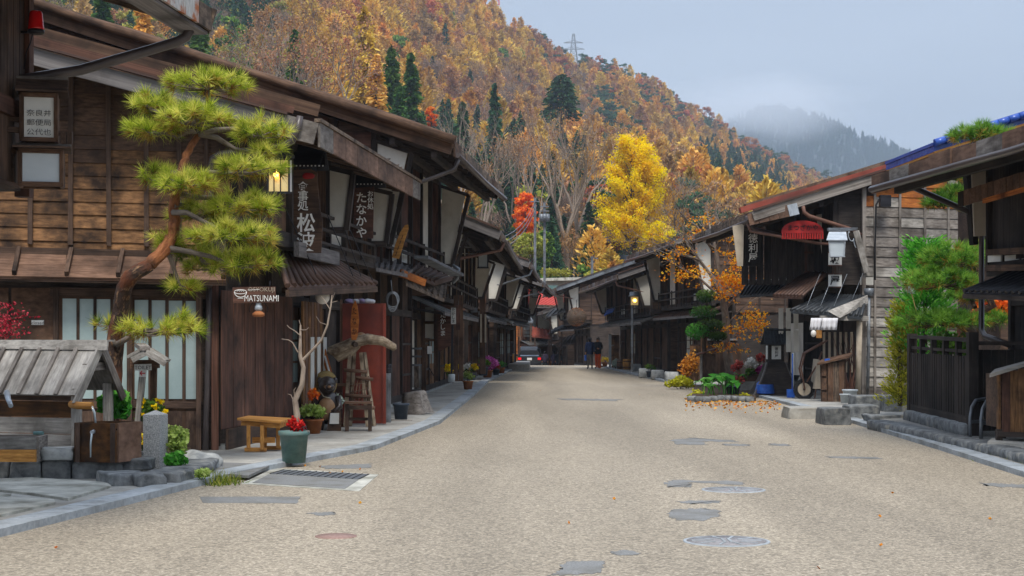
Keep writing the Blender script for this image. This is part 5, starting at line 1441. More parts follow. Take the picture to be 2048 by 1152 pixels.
# pale box left of it
bxl = T('wooden_basin', 'pale rough wooden basin at the left edge of the ledge', 'basin', I(30, 905, 17.9))
for z in (.32, .46): pc('basin_board', M['wood_silver' if z > .4 else 'wood_tan'], bxl, I(-60, 880, 17.7).xy.to_3d() + UP * z, I(72, 880, 17.7).xy.to_3d() + UP * z, .04, .135)
for z in (.32, .46): pc('basin_board', M['wood_grey'], bxl, I(74, 880, 17.72).xy.to_3d() + UP * z, I(92, 880, 18.1).xy.to_3d() + UP * z, .04, .135)
for z in (.32, .46): pc('basin_board', M['wood_grey'], bxl, I(-60, 880, 18.1).xy.to_3d() + UP * z, I(90, 880, 18.14).xy.to_3d() + UP * z, .04, .135)
tube('outlet', M['green_pot'], bxl, [I(68, 866, 17.66), I(86, 866, 17.62)], .02, 8)
stone_block('support_stone', M['stone_pale'], led, (I(117, 898, 17.95).x, 17.95, .33), .34, .3, .14, .1, 91, .1)
# granite post
gp = T('granite_post', 'short square granite post with pointed top by the well', 'post', G(312, 938))
c = G(311, 938, .1); c.z = 0; s = .105
b = MB(); b.bar((c.x, c.y, 0), (c.x, c.y, .735), s * 2, s * 2, up=(.25, 1, 0))
b.build('shaft', M['granite'], gp)
sn = Vector((.25, 1, 0)).normalized(); sx_ = Vector((sn.y, -sn.x, 0))
cs = [Vector((c.x, c.y, .735)) + sn * a * s + sx_ * e * s for a, e in ((-1, -1), (-1, 1), (1, 1), (1, -1))]
MB().add(cs + [Vector((c.x, c.y, .785))], [(0, 1, 4), (1, 2, 4), (2, 3, 4), (3, 0, 4)]).build('cap', M['granite'], gp)
# toilet sign post
tp = T('sign_post', 'leaning grey post with small roof and white toilet arrow signs', 'sign', I(272, 850, 19.3))
D = 19.3
pc('post', M['wood_silver'], tp, Vector((I(268, 852, D).x, D, .1)), I(286, 742, D), .12, .06)
pc('cross_beam', M['wood_umber'], tp, I(262, 728, D + .1), I(318, 728, D + .1), .10, .10)
for (xa, ya, xb, yb) in ((288, 700, 264, 714), (294, 698, 332, 722)): pc('roof_board', M['wood_silver'], tp, I(xa, ya, D), I(xb, yb, D), .5, .035)
for (xa, ya, xb, yb) in ((290, 706, 264, 720), (292, 704, 331, 728)): pc('barge_board', M['wood_silver'], tp, I(xa, ya, D - .26), I(xb, yb, D - .26), .03, .07)
pc('roof_ridge', M['wood_grey'], tp, I(290, 697, D - .28), I(280, 690, D + .3), .12, .05)
pc('back_post', M['wood_umber'], tp, I(308, 730, D + .2), I(306, 850, D + .2), .07, .07)
pc('sign_plate', M['white_paint'], tp, I(269, 735, D - .06), I(303, 734, D - .06), .012, .075)
lettering(tp, ['TOILET'], I(286, 735, D - .07), (1, 0, 0), UP, .062, M['black_ink'], bold=.0)
pc('sign_plate', M['white_paint'], tp, I(278, 746.5, D - .055), I(292, 746.5, D - .055), .012, .085)
b = MB(); q = I(285, 746.5, D - .065)
b.bar(q + Vector((-.028, 0, 0)), q + Vector((.03, 0, 0)), .004, .012).bar(q + Vector((-.03, 0, 0)), q + Vector((-.005, 0, .026)), .004, .011).bar(q + Vector((-.03, 0, 0)), q + Vector((-.005, 0, -.026)), .004, .011)
b.build('arrow', M['red_ink'], tp)

# ================================================================ small plants
def bush(name, label, c, rx, ry, rz, n, size, mat_, cat='plant', seed=0, clumps=9, group=None, flowers=None, stems=8, aspect=.6, up=None, parent=None, part='foliage'):
    t = parent or T(name, label, cat, (c[0], c[1], c[2] - rz), group)
    g = np.random.default_rng(seed); c = np.array(tuple(c)); P = []
    for k in range(clumps):
        q = g.normal(size=3); q /= np.linalg.norm(q); q[2] = abs(q[2]) * 1.1 - .45; q *= g.uniform(.3, .75)
        m = n // clumps
        e = g.normal(size=(m, 3)); e /= np.linalg.norm(e, axis=1)[:, None]; e *= (g.random(m) ** .4)[:, None] * .48
        P.append((q + e))
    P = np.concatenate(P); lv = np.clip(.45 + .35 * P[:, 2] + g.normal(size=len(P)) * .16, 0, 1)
    Q = c + P * [rx, ry, rz]
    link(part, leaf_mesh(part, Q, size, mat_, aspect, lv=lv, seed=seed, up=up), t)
    if stems:
        b = MB()
        for k in range(stems):
            e = Q[g.integers(0, len(Q))]; b.tube([(c[0] + g.normal() * rx * .12, c[1] + g.normal() * ry * .12, c[2] - rz), tuple((c * .5 + e * .5) - [0, 0, rz * .25]), tuple(e)], [.010, .007, .003], 4, cap=False)
        b.build('stems', M['bark_dark'], t)
    if flowers:
        fm, fn, fs = flowers
        d = g.normal(size=(fn, 3)); d /= np.linalg.norm(d, axis=1)[:, None]; d[:, 2] = np.abs(d[:, 2]) * .9 - .15; d[:, 1] = -np.abs(d[:, 1]) * .9
        fc = c + d * [rx, ry, rz] * .95
        link('flowers', leaf_mesh('flowers', np.repeat(fc, 7, 0) + g.normal(size=(fn * 7, 3)) * fs * .3, fs, M[fm] if isinstance(fm, str) else fm, .8, seed=seed + 3), t)
    return t
bush('flower_plant', 'low plant with clustered yellow flowers at the foot of the granite post', I(272, 885, 18.9), .16, .16, .17, 500, .06, M['shrub_green'], seed=1, flowers=('flower_yellow', 26, .05))
bush('flower_plant', 'taller yellow flowered plant behind the granite post', I(303, 822, 19.4), .20, .18, .22, 500, .06, M['shrub_green'], seed=2, flowers=('flower_yellow', 16, .05), stems=14)
bush('leafy_plant', 'bright green broad-leaved plant behind the water trough', I(232, 812, 19.2), .22, .2, .24, 420, .11, M['leaf_bright'], seed=3, aspect=.85)
bush('leafy_bush', 'pale variegated bush right of the granite post', I(356, 885, 18.8), .20, .2, .26, 800, .06, M['shrub_light'], seed=4)
bush('leafy_bush', 'dark green bush against the ledge below the variegated bush', I(352, 922, 18.2), .17, .16, .12, 420, .07, M['leaf_bright'], seed=5, stems=0)
bush('small_shrub', 'little shrub at the end of the edging stones', I(405, 948, 17.6), .13, .12, .09, 300, .045, M['shrub_light'], seed=6, stems=0)
t = T('boulder', 'rounded pale boulder beside the bush at the pavement edge', 'rock', G(390, 945))
MB().blob((G(388, 946).x, G(388, 946).y + .2, .06), .30, .26, .20, 5, .25, 3, freq=1.6).build('rock', M['stone_pale'], t)
# red maple behind the well
mt = T('red_maple', 'red-leaved maple twigs reaching in at the left edge above the well roof', 'tree', I(-40, 890, 20.0))
b = MB(); tips = []
for x, y in ((12, 612), (40, 630), (10, 655), (30, 664), (0, 640)):
    p0 = I(-40, 700, 20); e = I(x, y, 20 + random.uniform(-.2, .2)); b.tube([p0, p0.lerp(e, .5) + UP * .1, e], [.02, .012, .004], 5, cap=False); tips += [e, p0.lerp(e, .75)]
b.tube([I(-40, 890, 20), I(-42, 790, 20), I(-40, 695, 20)], [.05, .04, .03], 7)
b.build('trunk', M['bark_dark'], mt)
tpn = np.array([tuple(q) for q in tips]); g = np.random.default_rng(1)
link('crown', leaf_mesh('crown', tpn[g.integers(0, len(tpn), 460)] + g.normal(size=(460, 3)) * [.10, .10, .035], .045, M['maple_red'], .5, seed=4), mt)
# grass tufts
def grass(name, label, pts, h=.10, n=60, mat_='grass', z=.0):
    g = np.random.default_rng(len(pts) * 7 + 1); P = []; Dd = []
    for p in pts:
        e = g.normal(size=(n, 3)) * [.10, .10, 0]; P.append(np.array(tuple(p)) + e); q = g.normal(size=(n, 3)) * .5 + [0, 0, 1.1]; Dd.append(q)
    o = link(name, leaf_mesh(name, np.concatenate(P), h, M[mat_], .09, quad=False, dirs=np.concatenate(Dd), seed=3)); tag(o, label, 'grass', kind='stuff'); return o
grass('grass_tuft', 'tufts of grass along the left stone edging', [G(430, 965), G(440, 970), G(450, 966), G(418, 958)], .13, 90)

# ================================================================ in front of the restaurant
# bench
t = T('wooden_bench', 'new honey-coloured wooden bench beside the green pot', 'bench', G(525, 908, .06))
D = 22.3; zt_ = I(525, 838, D).z
MB().prism([I(474, 836, D - .15), I(562, 843, D - .25), I(583, 836, D + .25), I(497, 831, D + .35)], (0, 0, -.03)).build('seat', M['wood_tan'], t)
MB().prism([I(482, 842, D - .1), I(560, 848, D - .2), I(576, 841, D + .2), I(500, 838, D + .3)], (0, 0, -.06)).build('apron', M['wood_tan'], t)
for x, dd in ((497, -.12), (524, -.2), (530, .25), (556, .12)):
    q = I(x, 850, D + dd); pc('leg', M['wood_tan'], t, Vector((q.x, q.y, .09)), Vector((q.x, q.y, zt_ - .08)), .11, .05, up=(1, .2, 0))
for dd, xa, xb in ((-.16, 490, 533), (.18, 525, 562)): 
    a, c = I(xa, 905, D + dd), I(xb, 908, D + dd); pc('foot', M['wood_tan'], t, Vector((a.x, a.y, .085)), Vector((c.x, c.y, .085)), .09, .05)
pc('stretcher', M['wood_tan'], t, I(505, 880, D), I(550, 880, D), .035, .08)
# green pot with bare tree
def pot(t, c, r0, r1, h, mat_, name='pot', soil=True, lip=.015, seg=20):
    c = Vector(c); lathe(name, mat_, t, c, [(r0, 0), (r0 + (r1 - r0) * .85, h * .86), (r1 + lip * .4, h * .86), (r1 + lip, h * .9), (r1 + lip, h), (r1 - .01, h), (r1 - .02, h * .9)], seg)
    if soil: lathe('soil', M['soil'], t, c, [(r1 - .012, h * .88), (r1 * .5, h * .92), (0, h * .93)], seg)
t = T('potted_tree', 'leafless young tree in a large grey-green pot on the pavement edge', 'potted tree', G(588, 926, .05))
c = G(588, 925, .05); pot(t, c, .145, .185, .40, M['green_pot'])
D = c.y
st = [(592, 862), (594, 830), (590, 800), (604, 770), (607, 735), (600, 712), (601, 650)]
MB().tube([I(x, y, D) for x, y in st], [.045, .042, .038, .034, .03, .026, .01], 8).build('trunk', M['bark_pale'], t)
b = MB()
for pl, r in (([(604, 722), (625, 700), (643, 680), (655, 650), (662, 610), (664, 590)], .022), ([(601, 672), (590, 662), (578, 655), (574, 650)], .009), ([(601, 660), (612, 660), (618, 655)], .007), ([(596, 705), (585, 685), (577, 680), (563, 678)], .011),
              ([(588, 805), (582, 790), (575, 788)], .008), ([(590, 800), (588, 780), (592, 775)], .008), ([(661, 620), (648, 600), (640, 592)], .007), ([(664, 600), (670, 585)], .006), ([(655, 650), (640, 645), (632, 632)], .006), ([(601, 650), (598, 640)], .006), ([(663, 605), (675, 602)], .005)):
    b.tube([I(x, y, D + random.uniform(-.04, .04)) for x, y in pl], [r * (1 - .75 * i / len(pl)) for i in range(len(pl))], 6, cap=False)
b.build('branches', M['bark_pale'], t)
bush('', '', I(595, 850, D - .02), .14, .13, .17, 260, .06, M['leaf_red'], seed=8, parent=t, part='red_foliage', stems=4)
pc('plant_tag', M['wood_grey'], t, I(600, 867, D - .12), I(618, 862, D - .05), .03, .02)
# terracotta pot
t = T('potted_plant', 'pale green bushy plant in a terracotta pot', 'potted plant', G(630, 868, .05))
c = G(628, 867, .05); pot(t, c, .10, .15, .24, M['terracotta'])
bush('', '', c + Vector((0, 0, .36)), .28, .24, .17, 700, .075, M['shrub_light'], seed=9, parent=t, stems=6)
bush('', '', c + Vector((-.03, .1, .62)), .12, .1, .14, 160, .07, M['maple_vivid'], seed=10, parent=t, part='orange_flowers', stems=3)
t = T('silver_plant', 'silver-leaved feathery plant beside the terracotta pot', 'potted plant', G(668, 860, .05))
c = G(667, 858, .05); pot(t, c, .09, .12, .2, M['grey_pot'])
bush('', '', c + Vector((0, 0, .42)), .25, .22, .25, 800, .085, M['silver_leaf'], seed=11, parent=t, stems=9, aspect=.3)
# small tilted price boards
t = T('board_sign', 'small tilted white-faced board sign among the pots', 'sign', G(668, 860, .05))
c = G(668, 862, .05)
MB().prism([c + Vector((-.12, 0, 0)), c + Vector((.12, 0, 0)), c + Vector((.10, .16, .34)), c + Vector((-.10, .16, .34))], (0, .03, 0)).build('board', M['wood_umber'], t)
MB().prism([c + Vector((-.08, .045, .12)), c + Vector((.08, .045, .12)), c + Vector((.075, .13, .30)), c + Vector((-.075, .13, .30))], (0, -.02, 0)).build('paper', M['paper'], t)
# raccoon-dog statue with straw hat
t = T('animal_statue', 'dark ceramic raccoon-dog statue with straw hat behind the silver plant', 'statue', G(655, 850, .05))
c = Vector((I(655, 760, 27.6).x, 27.6, .3)); b = MB()
b.blob(c + UP * .15, .20, .18, .30, 2, .05, 3).blob(c + Vector((0, -.05, .52)), .15, .14, .16, 3, .05, 3)
b.blob(c + Vector((.06, -.17, .49)), .075, .10, .065, 4, .03, 2)
for s in (-1, 1): b.blob(c + Vector((s * .13, -.02, .60)), .045, .03, .06, 5, .05, 2)
for s in (-1, 1): b.tube([c + Vector((s * .17, -.03, .32)), c + Vector((s * .22, -.1, .15)), c + Vector((s * .1, -.19, .05))], [.06, .055, .05], 8)
for s in (-1, 1): b.tube([c + Vector((s * .1, -.02, 0)), c + Vector((s * .12, -.08, -.2)), c + Vector((s * .12, -.14, -.24))], [.085, .07, .06], 8)
b.build('body', M['ceramic_dark'], t)
MB().blob(c + Vector((.06, -.255, .50)), .03, .03, .025, 1, 0, 1).blob(c + Vector((.02, -.10, .50)), .115, .10, .07, 7, .04, 2).build('muzzle', M['ceramic_tan'], t)
MB().blob(c + Vector((0, -.13, .12)), .15, .09, .20, 8, .03, 2).build('belly', M['ceramic_tan'], t)
q = c + Vector((-.07, .12, .52)); hb_ = MB()
hb_.lathe((0, 0, 0), [(.26, 0), (.18, .03), (.08, .07), (.02, .09), (0, .09)], 20)
ho_ = hb_.build('straw_hat', M['straw'], t, Matrix.Translation(q) @ Matrix.Rotation(R(75), 4, 'X') @ Matrix.Rotation(R(-25), 4, 'Y'))
tube('cord', M['rope'], t, [c + Vector((-.15, -.06, .45)), c + Vector((-.04, -.19, .33)), c + Vector((.08, -.2, .30))], .01, 5)
# side table and leaning signboard
t = T('side_table', 'small wooden side table beside the statue', 'table', G(680, 838, .05))
c = Vector((I(678, 770, 28.6).x, 28.6, 0))
MB().box(c + UP * .80, .36, .36, .05).build('top', M['wood_plank'], t); MB().box(c + UP * .43, .12, .12, .72).build('leg', M['wood_red'], t); MB().box(c + UP * .08, .26, .26, .05).build('base', M['wood_red'], t)
t = T('leaning_scroll', 'orange wooden signboard leaning above the side table', 'sign', I(655, 765, 28.2))
pc('board', M['wood_orange'], t, I(664, 765, 28.2), I(646, 700, 28.4), .10, .04, up=(0, 1, 0)); pc('strip', M['paper'], t, I(661, 752, 28.16), I(650, 712, 28.34), .03, .015, up=(0, 1, 0)); pc('tip', M['wood_dark'], t, I(646, 700, 28.4), I(642, 690, 28.42), .03, .03)
# red door panel
t = T('red_screen', 'tall red metal panel standing square to the street', 'panel', G(745, 850, .05))
D = 29.4; a = I(686, 850, D); c = I(767, 850, D - .1); a.z = .07; c.z = .07; ht = I(730, 607, D).z
pc('sheet', M['red_panel'], t, (a + c) / 2 * 1.0, (a + c) / 2 + UP * (ht - .07), (c - a).length, .05, up=Vector((0, 1, 0)))
pc('edge_strip', M['red_panel'], t, c + Vector((.02, -.05, 0)), c + Vector((.02, -.05, ht - .07)), .06, .06); pc('edge_strip', M['wood_plank'], t, a + Vector((-.03, -.03, 0)), a + Vector((-.03, -.03, ht)), .04, .05)
t = T('cloth_bundle', 'bundle of pale patterned cloths lying on top of the red panel', 'cloth', I(715, 606, 29.6))
for k in range(4): MB().blob(I(700 + k * 13, 603, 29.5), .10, .12, .05, k, .3, 2).build('folded_cloth', M['flower_white'] if k == 9 else M['cloth_white'] if k % 2 else mat('cloth_lilac', '#8a7a9a', '#b0a0c0', scale=(9, 9, 9)), t)
# driftwood on a log ladder
t = T('driftwood_display', 'driftwood log propped on a rustic lashed ladder in front of the red panel', 'display', G(725, 852, .05))
D = 28.4
MB().tube([I(x, y, D) for x, y in ((655, 700), (670, 702), (690, 694), (710, 684), (735, 678), (765, 682), (787, 694), (790, 700))], [.05, .12, .11, .10, .10, .085, .07, .04], 9).build('log', M['driftwood'], t)
MB().tube([I(x, y, D + .05) for x, y in ((665, 702), (678, 712), (700, 702), (718, 690))], [.05, .11, .10, .05], 8).build('log_knot', M['driftwood'], t)
MB().tube([I(708, 688, D - .12), I(712, 689, D - .2)], [.05, .045], 10).build('branch_stub', M['bark_dark'], t)
for x0, x1, dd in ((700, 690, 0), (722, 735, 0), (728, 748, .3), (708, 700, .3)):
    q = I(x1, 850, D + dd); pc('leg', M['driftwood'], t, Vector((q.x, q.y, .06)), I(x0, 705, D + dd * .5), .06, .06)
for y, x0, x1 in ((740, 688, 735), (790, 690, 742), (812, 692, 750), (755, 712, 746)): tube('rung', M['wood_plank'], t, [I(x0, y, D - .05), I(x1, y + 4, D - .05)], .032, 7)
for k in range(6):
    tube('twig', M['wood_plank'], t, [I(700 + k * 7, 812, D - .02), I(712 + k * 5, 752, D - .02)], .012, 5)
for k in range(3): tube('twig', M['wood_plank'], t, [I(700, 800 - k * 14, D - .02), I(738, 790 - k * 14, D - .02)], .012, 5)
# propeller-shaped name board on the log
t = T('plank_sign', 'upright leaf-shaped wooden plank with dark lettering on the driftwood', 'sign', I(710, 680, 28.3))
MB().prism([I(x, y, 28.25) for x, y in ((703, 680), (701, 645), (704, 615), (710, 600), (715, 612), (718, 640), (715, 672), (712, 680))], (0, .03, 0)).build('board', M['wood_orange'], t)
lettering(t, ['たなか'], I(709, 642, 28.23), (1, 0, 0), UP, .14, M['black_ink'], vertical=True, pitch=1.3, squash=.6)
lathe('shell_disc', M['ceramic_tan'], t, I(722, 682, 28.5), [(.13, 0), (.12, .06), (.06, .14), (0, .16)], 16)
# dark bench
t = T('slatted_bench', 'low dark wooden bench below the driftwood', 'bench', G(715, 852, .05))
D = 27.2; zt_ = I(715, 805, D).z
for k in range(3): pc('seat_board', M['wood_plank'], t, I(690, 806, D + k * .13 - .1).xy.to_3d() + UP * zt_, I(744, 806, D + k * .13 - .1).xy.to_3d() + UP * zt_, .12, .035)
for x in (694, 740):
    for dd in (-.12, .2):
        q = I(x, 830, D + dd); pc('leg', M['wood_dark'], t, Vector((q.x, q.y, .06)), Vector((q.x, q.y, zt_)), .06, .06)
pc('apron', M['wood_dark'], t, I(694, 815, D - .14), I(740, 815, D - .14), .03, .07); pc('stretcher', M['wood_dark'], t, I(694, 838, D + .04), I(740, 838, D + .04), .04, .05)
# bollard, blue bucket, stump, hose
t = T('bollard_light', 'slim grey bollard with black ribbed cap', 'bollard', G(777, 845, .05))
c = G(777, 845, .05); pc('shaft', M['metal_grey'], t, c, c + UP * .93, .09, .09)
lathe('cap', M['metal_dark'], t, c + UP * .93, [(.05, 0), (.062, .01), (.062, .04), (.056, .045), (.062, .055), (.062, .09), (.056, .095), (.062, .105), (.062, .15), (.05, .165)], 14)
t = T('blue_bucket', 'dark blue planter bucket beside the weathered stump', 'bucket', G(802, 842, .05))
c = G(802, 841, .05); pot(t, c + UP * .03, .12, .15, .30, M['blue_pot']); MB().box(c + UP * .012, .4, .3, .02, .2).build('board_base', M['wood_silver'], t)
t = T('tree_stump', 'pale weathered split tree stump on the pavement', 'stump', G(832, 835, .05))
c = G(832, 828, .05); b = MB(); vs = []; fs = []; n = 18
for j, (zz, k_) in enumerate(((0, 1.25), (.12, 1.08), (.3, .92), (.44, .85), (.47, .7))):
    for i in range(n):
        a = 6.283 * i / n; r = .27 * k_ * (1 + .16 * math.sin(a * 5 + 1) + .1 * math.sin(a * 3)); vs.append(c + Vector((math.cos(a) * r + zz * -.1, math.sin(a) * r, zz + .03 * math.cos(a))))
for j in range(4):
    for i in range(n): fs.append((j * n + i, j * n + (i + 1) % n, (j + 1) * n + (i + 1) % n, (j + 1) * n + i))
fs.append(tuple(4 * n + i for i in range(n))); b.add(vs, fs, smooth=True); b.build('stump_wood', M['wood_grey'], t)
t = T('cable_coil', 'coil of grey cable hanging under the canopy corner', 'cable', I(785, 625, 29.5))
b = MB()
for k in range(4): b.tube([I(785, 605, 29.5) + Vector((math.cos(a) * (.09 + .01 * k), .02 * k, math.sin(a) * (.17 - .01 * k) + .02 * k)) for a in np.linspace(0, 6.283, 17)], .009, 5, cap=False)
b.build('loops', M['metal_grey'], t); tube('tie', M['metal_grey'], t, [I(785, 590, 29.5), I(782, 560, 29.5)], .008, 5)
# awnings of the next house
h2 = HL2['t']
for pts, m_, nm in (([I(752, 535, 30.5), I(816, 548, 31.5), I(826, 540, 34), I(757, 505, 34)], 'wood_bargegrey', 'lower_canopy'), ([I(812, 565, 33), I(888, 598, 36), I(892, 570, 38), I(818, 552, 36)], 'wood_rot', 'lower_canopy'), ([I(820, 545, 33), I(868, 565, 35), I(905, 555, 39), I(838, 528, 37)], 'metal_brown', 'lower_canopy')):
    cn = MB().prism(pts, -UP * .07).build(nm, M[m_], h2)
    for k in range(7):
        f = k / 6; pc('canopy_rib', M[m_], cn, pts[0].lerp(pts[1], f) + UP * .02, pts[3].lerp(pts[2], f) + UP * .02, .05, .05)
pc('canopy_board', M['wood_orange'], h2, I(800, 545, 31.4), I(850, 566, 31.8), .05, .14)
pc('fascia_plate', M['metal_grey'], h2, I(842, 514, 33), I(915, 550, 37), .3, .06); tube('gutter_hook', M['metal_grey'], h2, [I(905, 530, 37), I(918, 538, 37), I(915, 556, 37), I(905, 566, 37)], .04, 6)
for k, x in enumerate((782, 800, 820)): pc('entrance_board', M['wood_plank'], h2, P1(8.4 + k * .5, .35, .1), P1(8.4 + k * .5, .35, 2.4), .42, .03, up=HL1['vd'])
t = T('side_gate', 'low rough timber gate with metal rails beside the red panel', 'gate', G(822, 800, .05))
D = 40.5
for x in (800, 848): pc('post', M['wood_umber'], t, I(x, 655, D).xy.to_3d() + UP * .05, I(x, 695, D), .10, .10)
for y in (697, 713, 730): pc('rail', M['metal_grey'], t, I(798, y, D), I(852, y, D), .04, .05)
for k in range(5): pc('plank', M['wood_rot' if k % 2 else 'wood_silver'], t, I(804 + k * 9.5, 775, D), I(804 + k * 9.5, 728, D), .115, .03, up=(0, 1, 0))
# ================================================================ near right house
HR1 = machiya('black house at the right edge with pale sleeve wall and boxed eave', (9.45, 15.5), (8.4, 26.8), -1, he=4.26, ov=2.35, o2=.42, pitch=.30, depth=8, top='BBBBBB', low='BBBBBB', z2=2.75, roofm='roof_brown', board='wood_ink', wall='wood_ink', frame='wood_ink',
              canopies=False, gable=False, pipe=False, rail=False, fascia='wood_plank', verge='wood_grey', sleeve=False, seed=31, fz=.30)
hr = HR1['t']; PR = HR1['P']; LR = HR1['L']
tube('downpipe', M['pipe_brown'], hr, [I(1800, 350, 26.4), I(1806, 362, 26.5), I(1816, 370, 26.6), I(1938, 424, 26.9), I(1963, 436, 26.9), I(1963, 660, 26.9), I(1970, 672, 26.7), I(2020, 690, 26)], .05, 8)
pc('corner_board', M['wood_ink'], hr, I(1932, 325, 26.85), I(1948, 490, 26.9), .12, .10)
pc('pale_board', M['plaster_warm'], hr, I(1958, 318, 26.75), I(1964, 472, 26.75), .27, .05, up=(0, 1, 0))
# boxed canopy above the upper windows
cA, cB = I(1918, 392, 26.0), I(2070, 345, 23.4)
cn = MB().prism([cA, cB, cB + Vector((.9, .2, .35)), cA + Vector((.9, .2, .35))], -UP * .05).build('window_canopy', M['wood_plank'], hr)
for k in range(12):
    f0, f1 = k / 12, (k + 1) / 12 - .008
    pc('canopy_fascia', M['wood_plank' if k else 'wood_dark'], cn, cA.lerp(cB, f0) + UP * -.06, cA.lerp(cB, f1) + UP * -.06, .04, .24 + .01 * (k % 2))
pc('canopy_beam', M['wood_orange'], cn, cA.lerp(cB, .35) - UP * .2, cB - UP * .2, .05, .07)
for k in range(3): pc('window_pane', M['paper'], hr, I(1977 + k * 34, 518, 26.6 - k * .55), I(2003 + k * 34, 516, 26.2 - k * .55), .03, .11)
pc('window_rail', M['wood_umber'], hr, I(1975, 505, 26.7), I(2070, 500, 24.4), .06, .10); pc('window_rail', M['wood_umber'], hr, I(1975, 536, 26.7), I(2070, 535, 24.4), .06, .10)
gA, gB = I(1928, 585, 25.4), I(2080, 590, 22.6)
cn = MB().prism([gA, gB, gB + Vector((1.0, .25, .42)), gA + Vector((1.0, .25, .42))], -UP * .04).build('lower_canopy', M['metal_dark'], hr)
for k in range(13):
    f = k / 12; q = gA.lerp(gB, f); MB().tube([q + UP * .015, q + Vector((.5, .12, .20)), q + Vector((1.0, .25, .43))], .042, 6).build('canopy_roll', M['metal_dark'], cn)
pc('canopy_beam', M['wood_black'], cn, gA - UP * .06, gB - UP * .06, .05, .07)
# wooden hutch on a plinth
t = T('wooden_hutch', 'brown wooden cabinet with slanted grey lid on a concrete plinth at right edge', 'cabinet', G(2015, 905))
D = 22.4
MB().prism([I(1975, 908, D - .5), I(2110, 918, D - .9), I(2130, 905, D + .3), I(1985, 900, D + .2)], (0, 0, .17)).build('plinth', M['concrete'], t)
for k in range(3): pc('side_board', M['wood_brown'], t, I(1997 + k * 9, 742, D + k * .08 - .1), I(1997 + k * 9, 866, D + k * .08 - .1), .09, .03, up=(1, 0, 0))
for k in range(8): pc('front_board', M['wood_brown' if k % 3 else 'wood_red'], t, I(2012 + k * 16, 745 - k * 4, D - .18), I(2012 + k * 16, 868, D - .18), .108, .03, up=(0, 1, 0))
MB().prism([I(1979, 748, D - .35), I(2120, 704, D - .4), I(2130, 700, D + .5), I(1990, 738, D + .4)], (0, 0, -.05)).build('lid', M['wood_silver'], t)
MB().box(I(2050, 800, D + .3), .9, .7, .75).build('body', M['wood_dark'], t)
for x, dd in ((1998, -.15), (2060, -.2), (2005, .3)): q = I(x, 880, D + dd); pc('foot', M['wood_black'], t, Vector((q.x, q.y, .17)), Vector((q.x, q.y, .36)), .08, .08)
pc('base_rail', M['wood_black'], t, I(1994, 868, D - .2), I(2110, 872, D - .22), .08, .07)
# two hoops
for k, (x0, x1, lb) in enumerate(((1940, 1972, 'left steel hoop rail beside the wooden cabinet'), (1962, 1990, 'right steel hoop rail close to the wooden cabinet'))):
    t = T('hoop_rail', lb, 'rail', G(x0, 878), 'steel hoops by the cabinet')
    D = 24.2 - k * .4; b = MB(); z0 = .05
    a = I(x0, 870, D); c = I(x1 + 26, 870, D + .6); ap = I((x0 + x1) / 2 + 8, 795, D + .25)
    b.tube([Vector((a.x, a.y, z0)), Vector((a.x, a.y, .42)), Vector((a.x + .04, a.y + .05, .58)), Vector((a.x + .14, a.y + .18, .68)), Vector((c.x - .1, c.y - .1, .72)), Vector((c.x, c.y, .66)), Vector((c.x + .02, c.y, .5)), Vector((c.x + .02, c.y, z0))], .026, 8)
    b.build('hoop', M['metal_grey'], t); pc('cross_bar', M['metal_grey'], t, Vector((a.x, a.y, .36)), Vector((c.x, c.y, .36)), .03, .05)
# black picket fence
fn_ = T('picket_fence', 'black wooden picket fence in front of the garden', 'fence', G(1880, 860))
f0, f1 = Vector((7.08, 24.6, 0)), Vector((7.40, 29.6, 0)); fd = (f1 - f0)
for k in range(6):
    q = f0 + fd * k / 5; big = k in (0, 5)
    pc('post', M['wood_ink'], fn_, q + UP * .1, q + UP * (1.72 if big else 1.62), .15 if big else .09, .15 if big else .09)
pc('top_rail', M['wood_black'], fn_, f0 + UP * 1.60, f1 + UP * 1.66, .12, .06); pc('upper_rail', M['wood_black'], fn_, f0 + UP * 1.42, f1 + UP * 1.46, .05, .05)
pc('bottom_rail', M['wood_black'], fn_, f0 + UP * .34, f1 + UP * .34, .10, .16); pc('middle_rail', M['wood_ink'], fn_, f0 + UP * .85 + Vector((.04, 0, 0)), f1 + UP * .85 + Vector((.04, 0, 0)), .04, .07)
for k in range(26):
    q = f0 + fd * ((k + .5) / 26); h_ = 1.36 + random.uniform(-.015, .015)
    pc('picket', M['wood_ink'], fn_, q + UP * .42 + Vector((-.03, 0, 0)), q + UP * h_ + Vector((-.03, 0, 0)), .10, .03, up=(1, 0, 0))
for k in range(9): pc('picket', M['wood_ink'], fn_, f0 + Vector((.12 + k * .12, .05, .2)), f0 + Vector((.12 + k * .12, .05, 1.45)), .11, .03, up=(0, 1, 0))
pc('top_rail', M['wood_black'], fn_, f0 + UP * 1.55, f0 + Vector((1.2, .05, 1.55)), .10, .06)
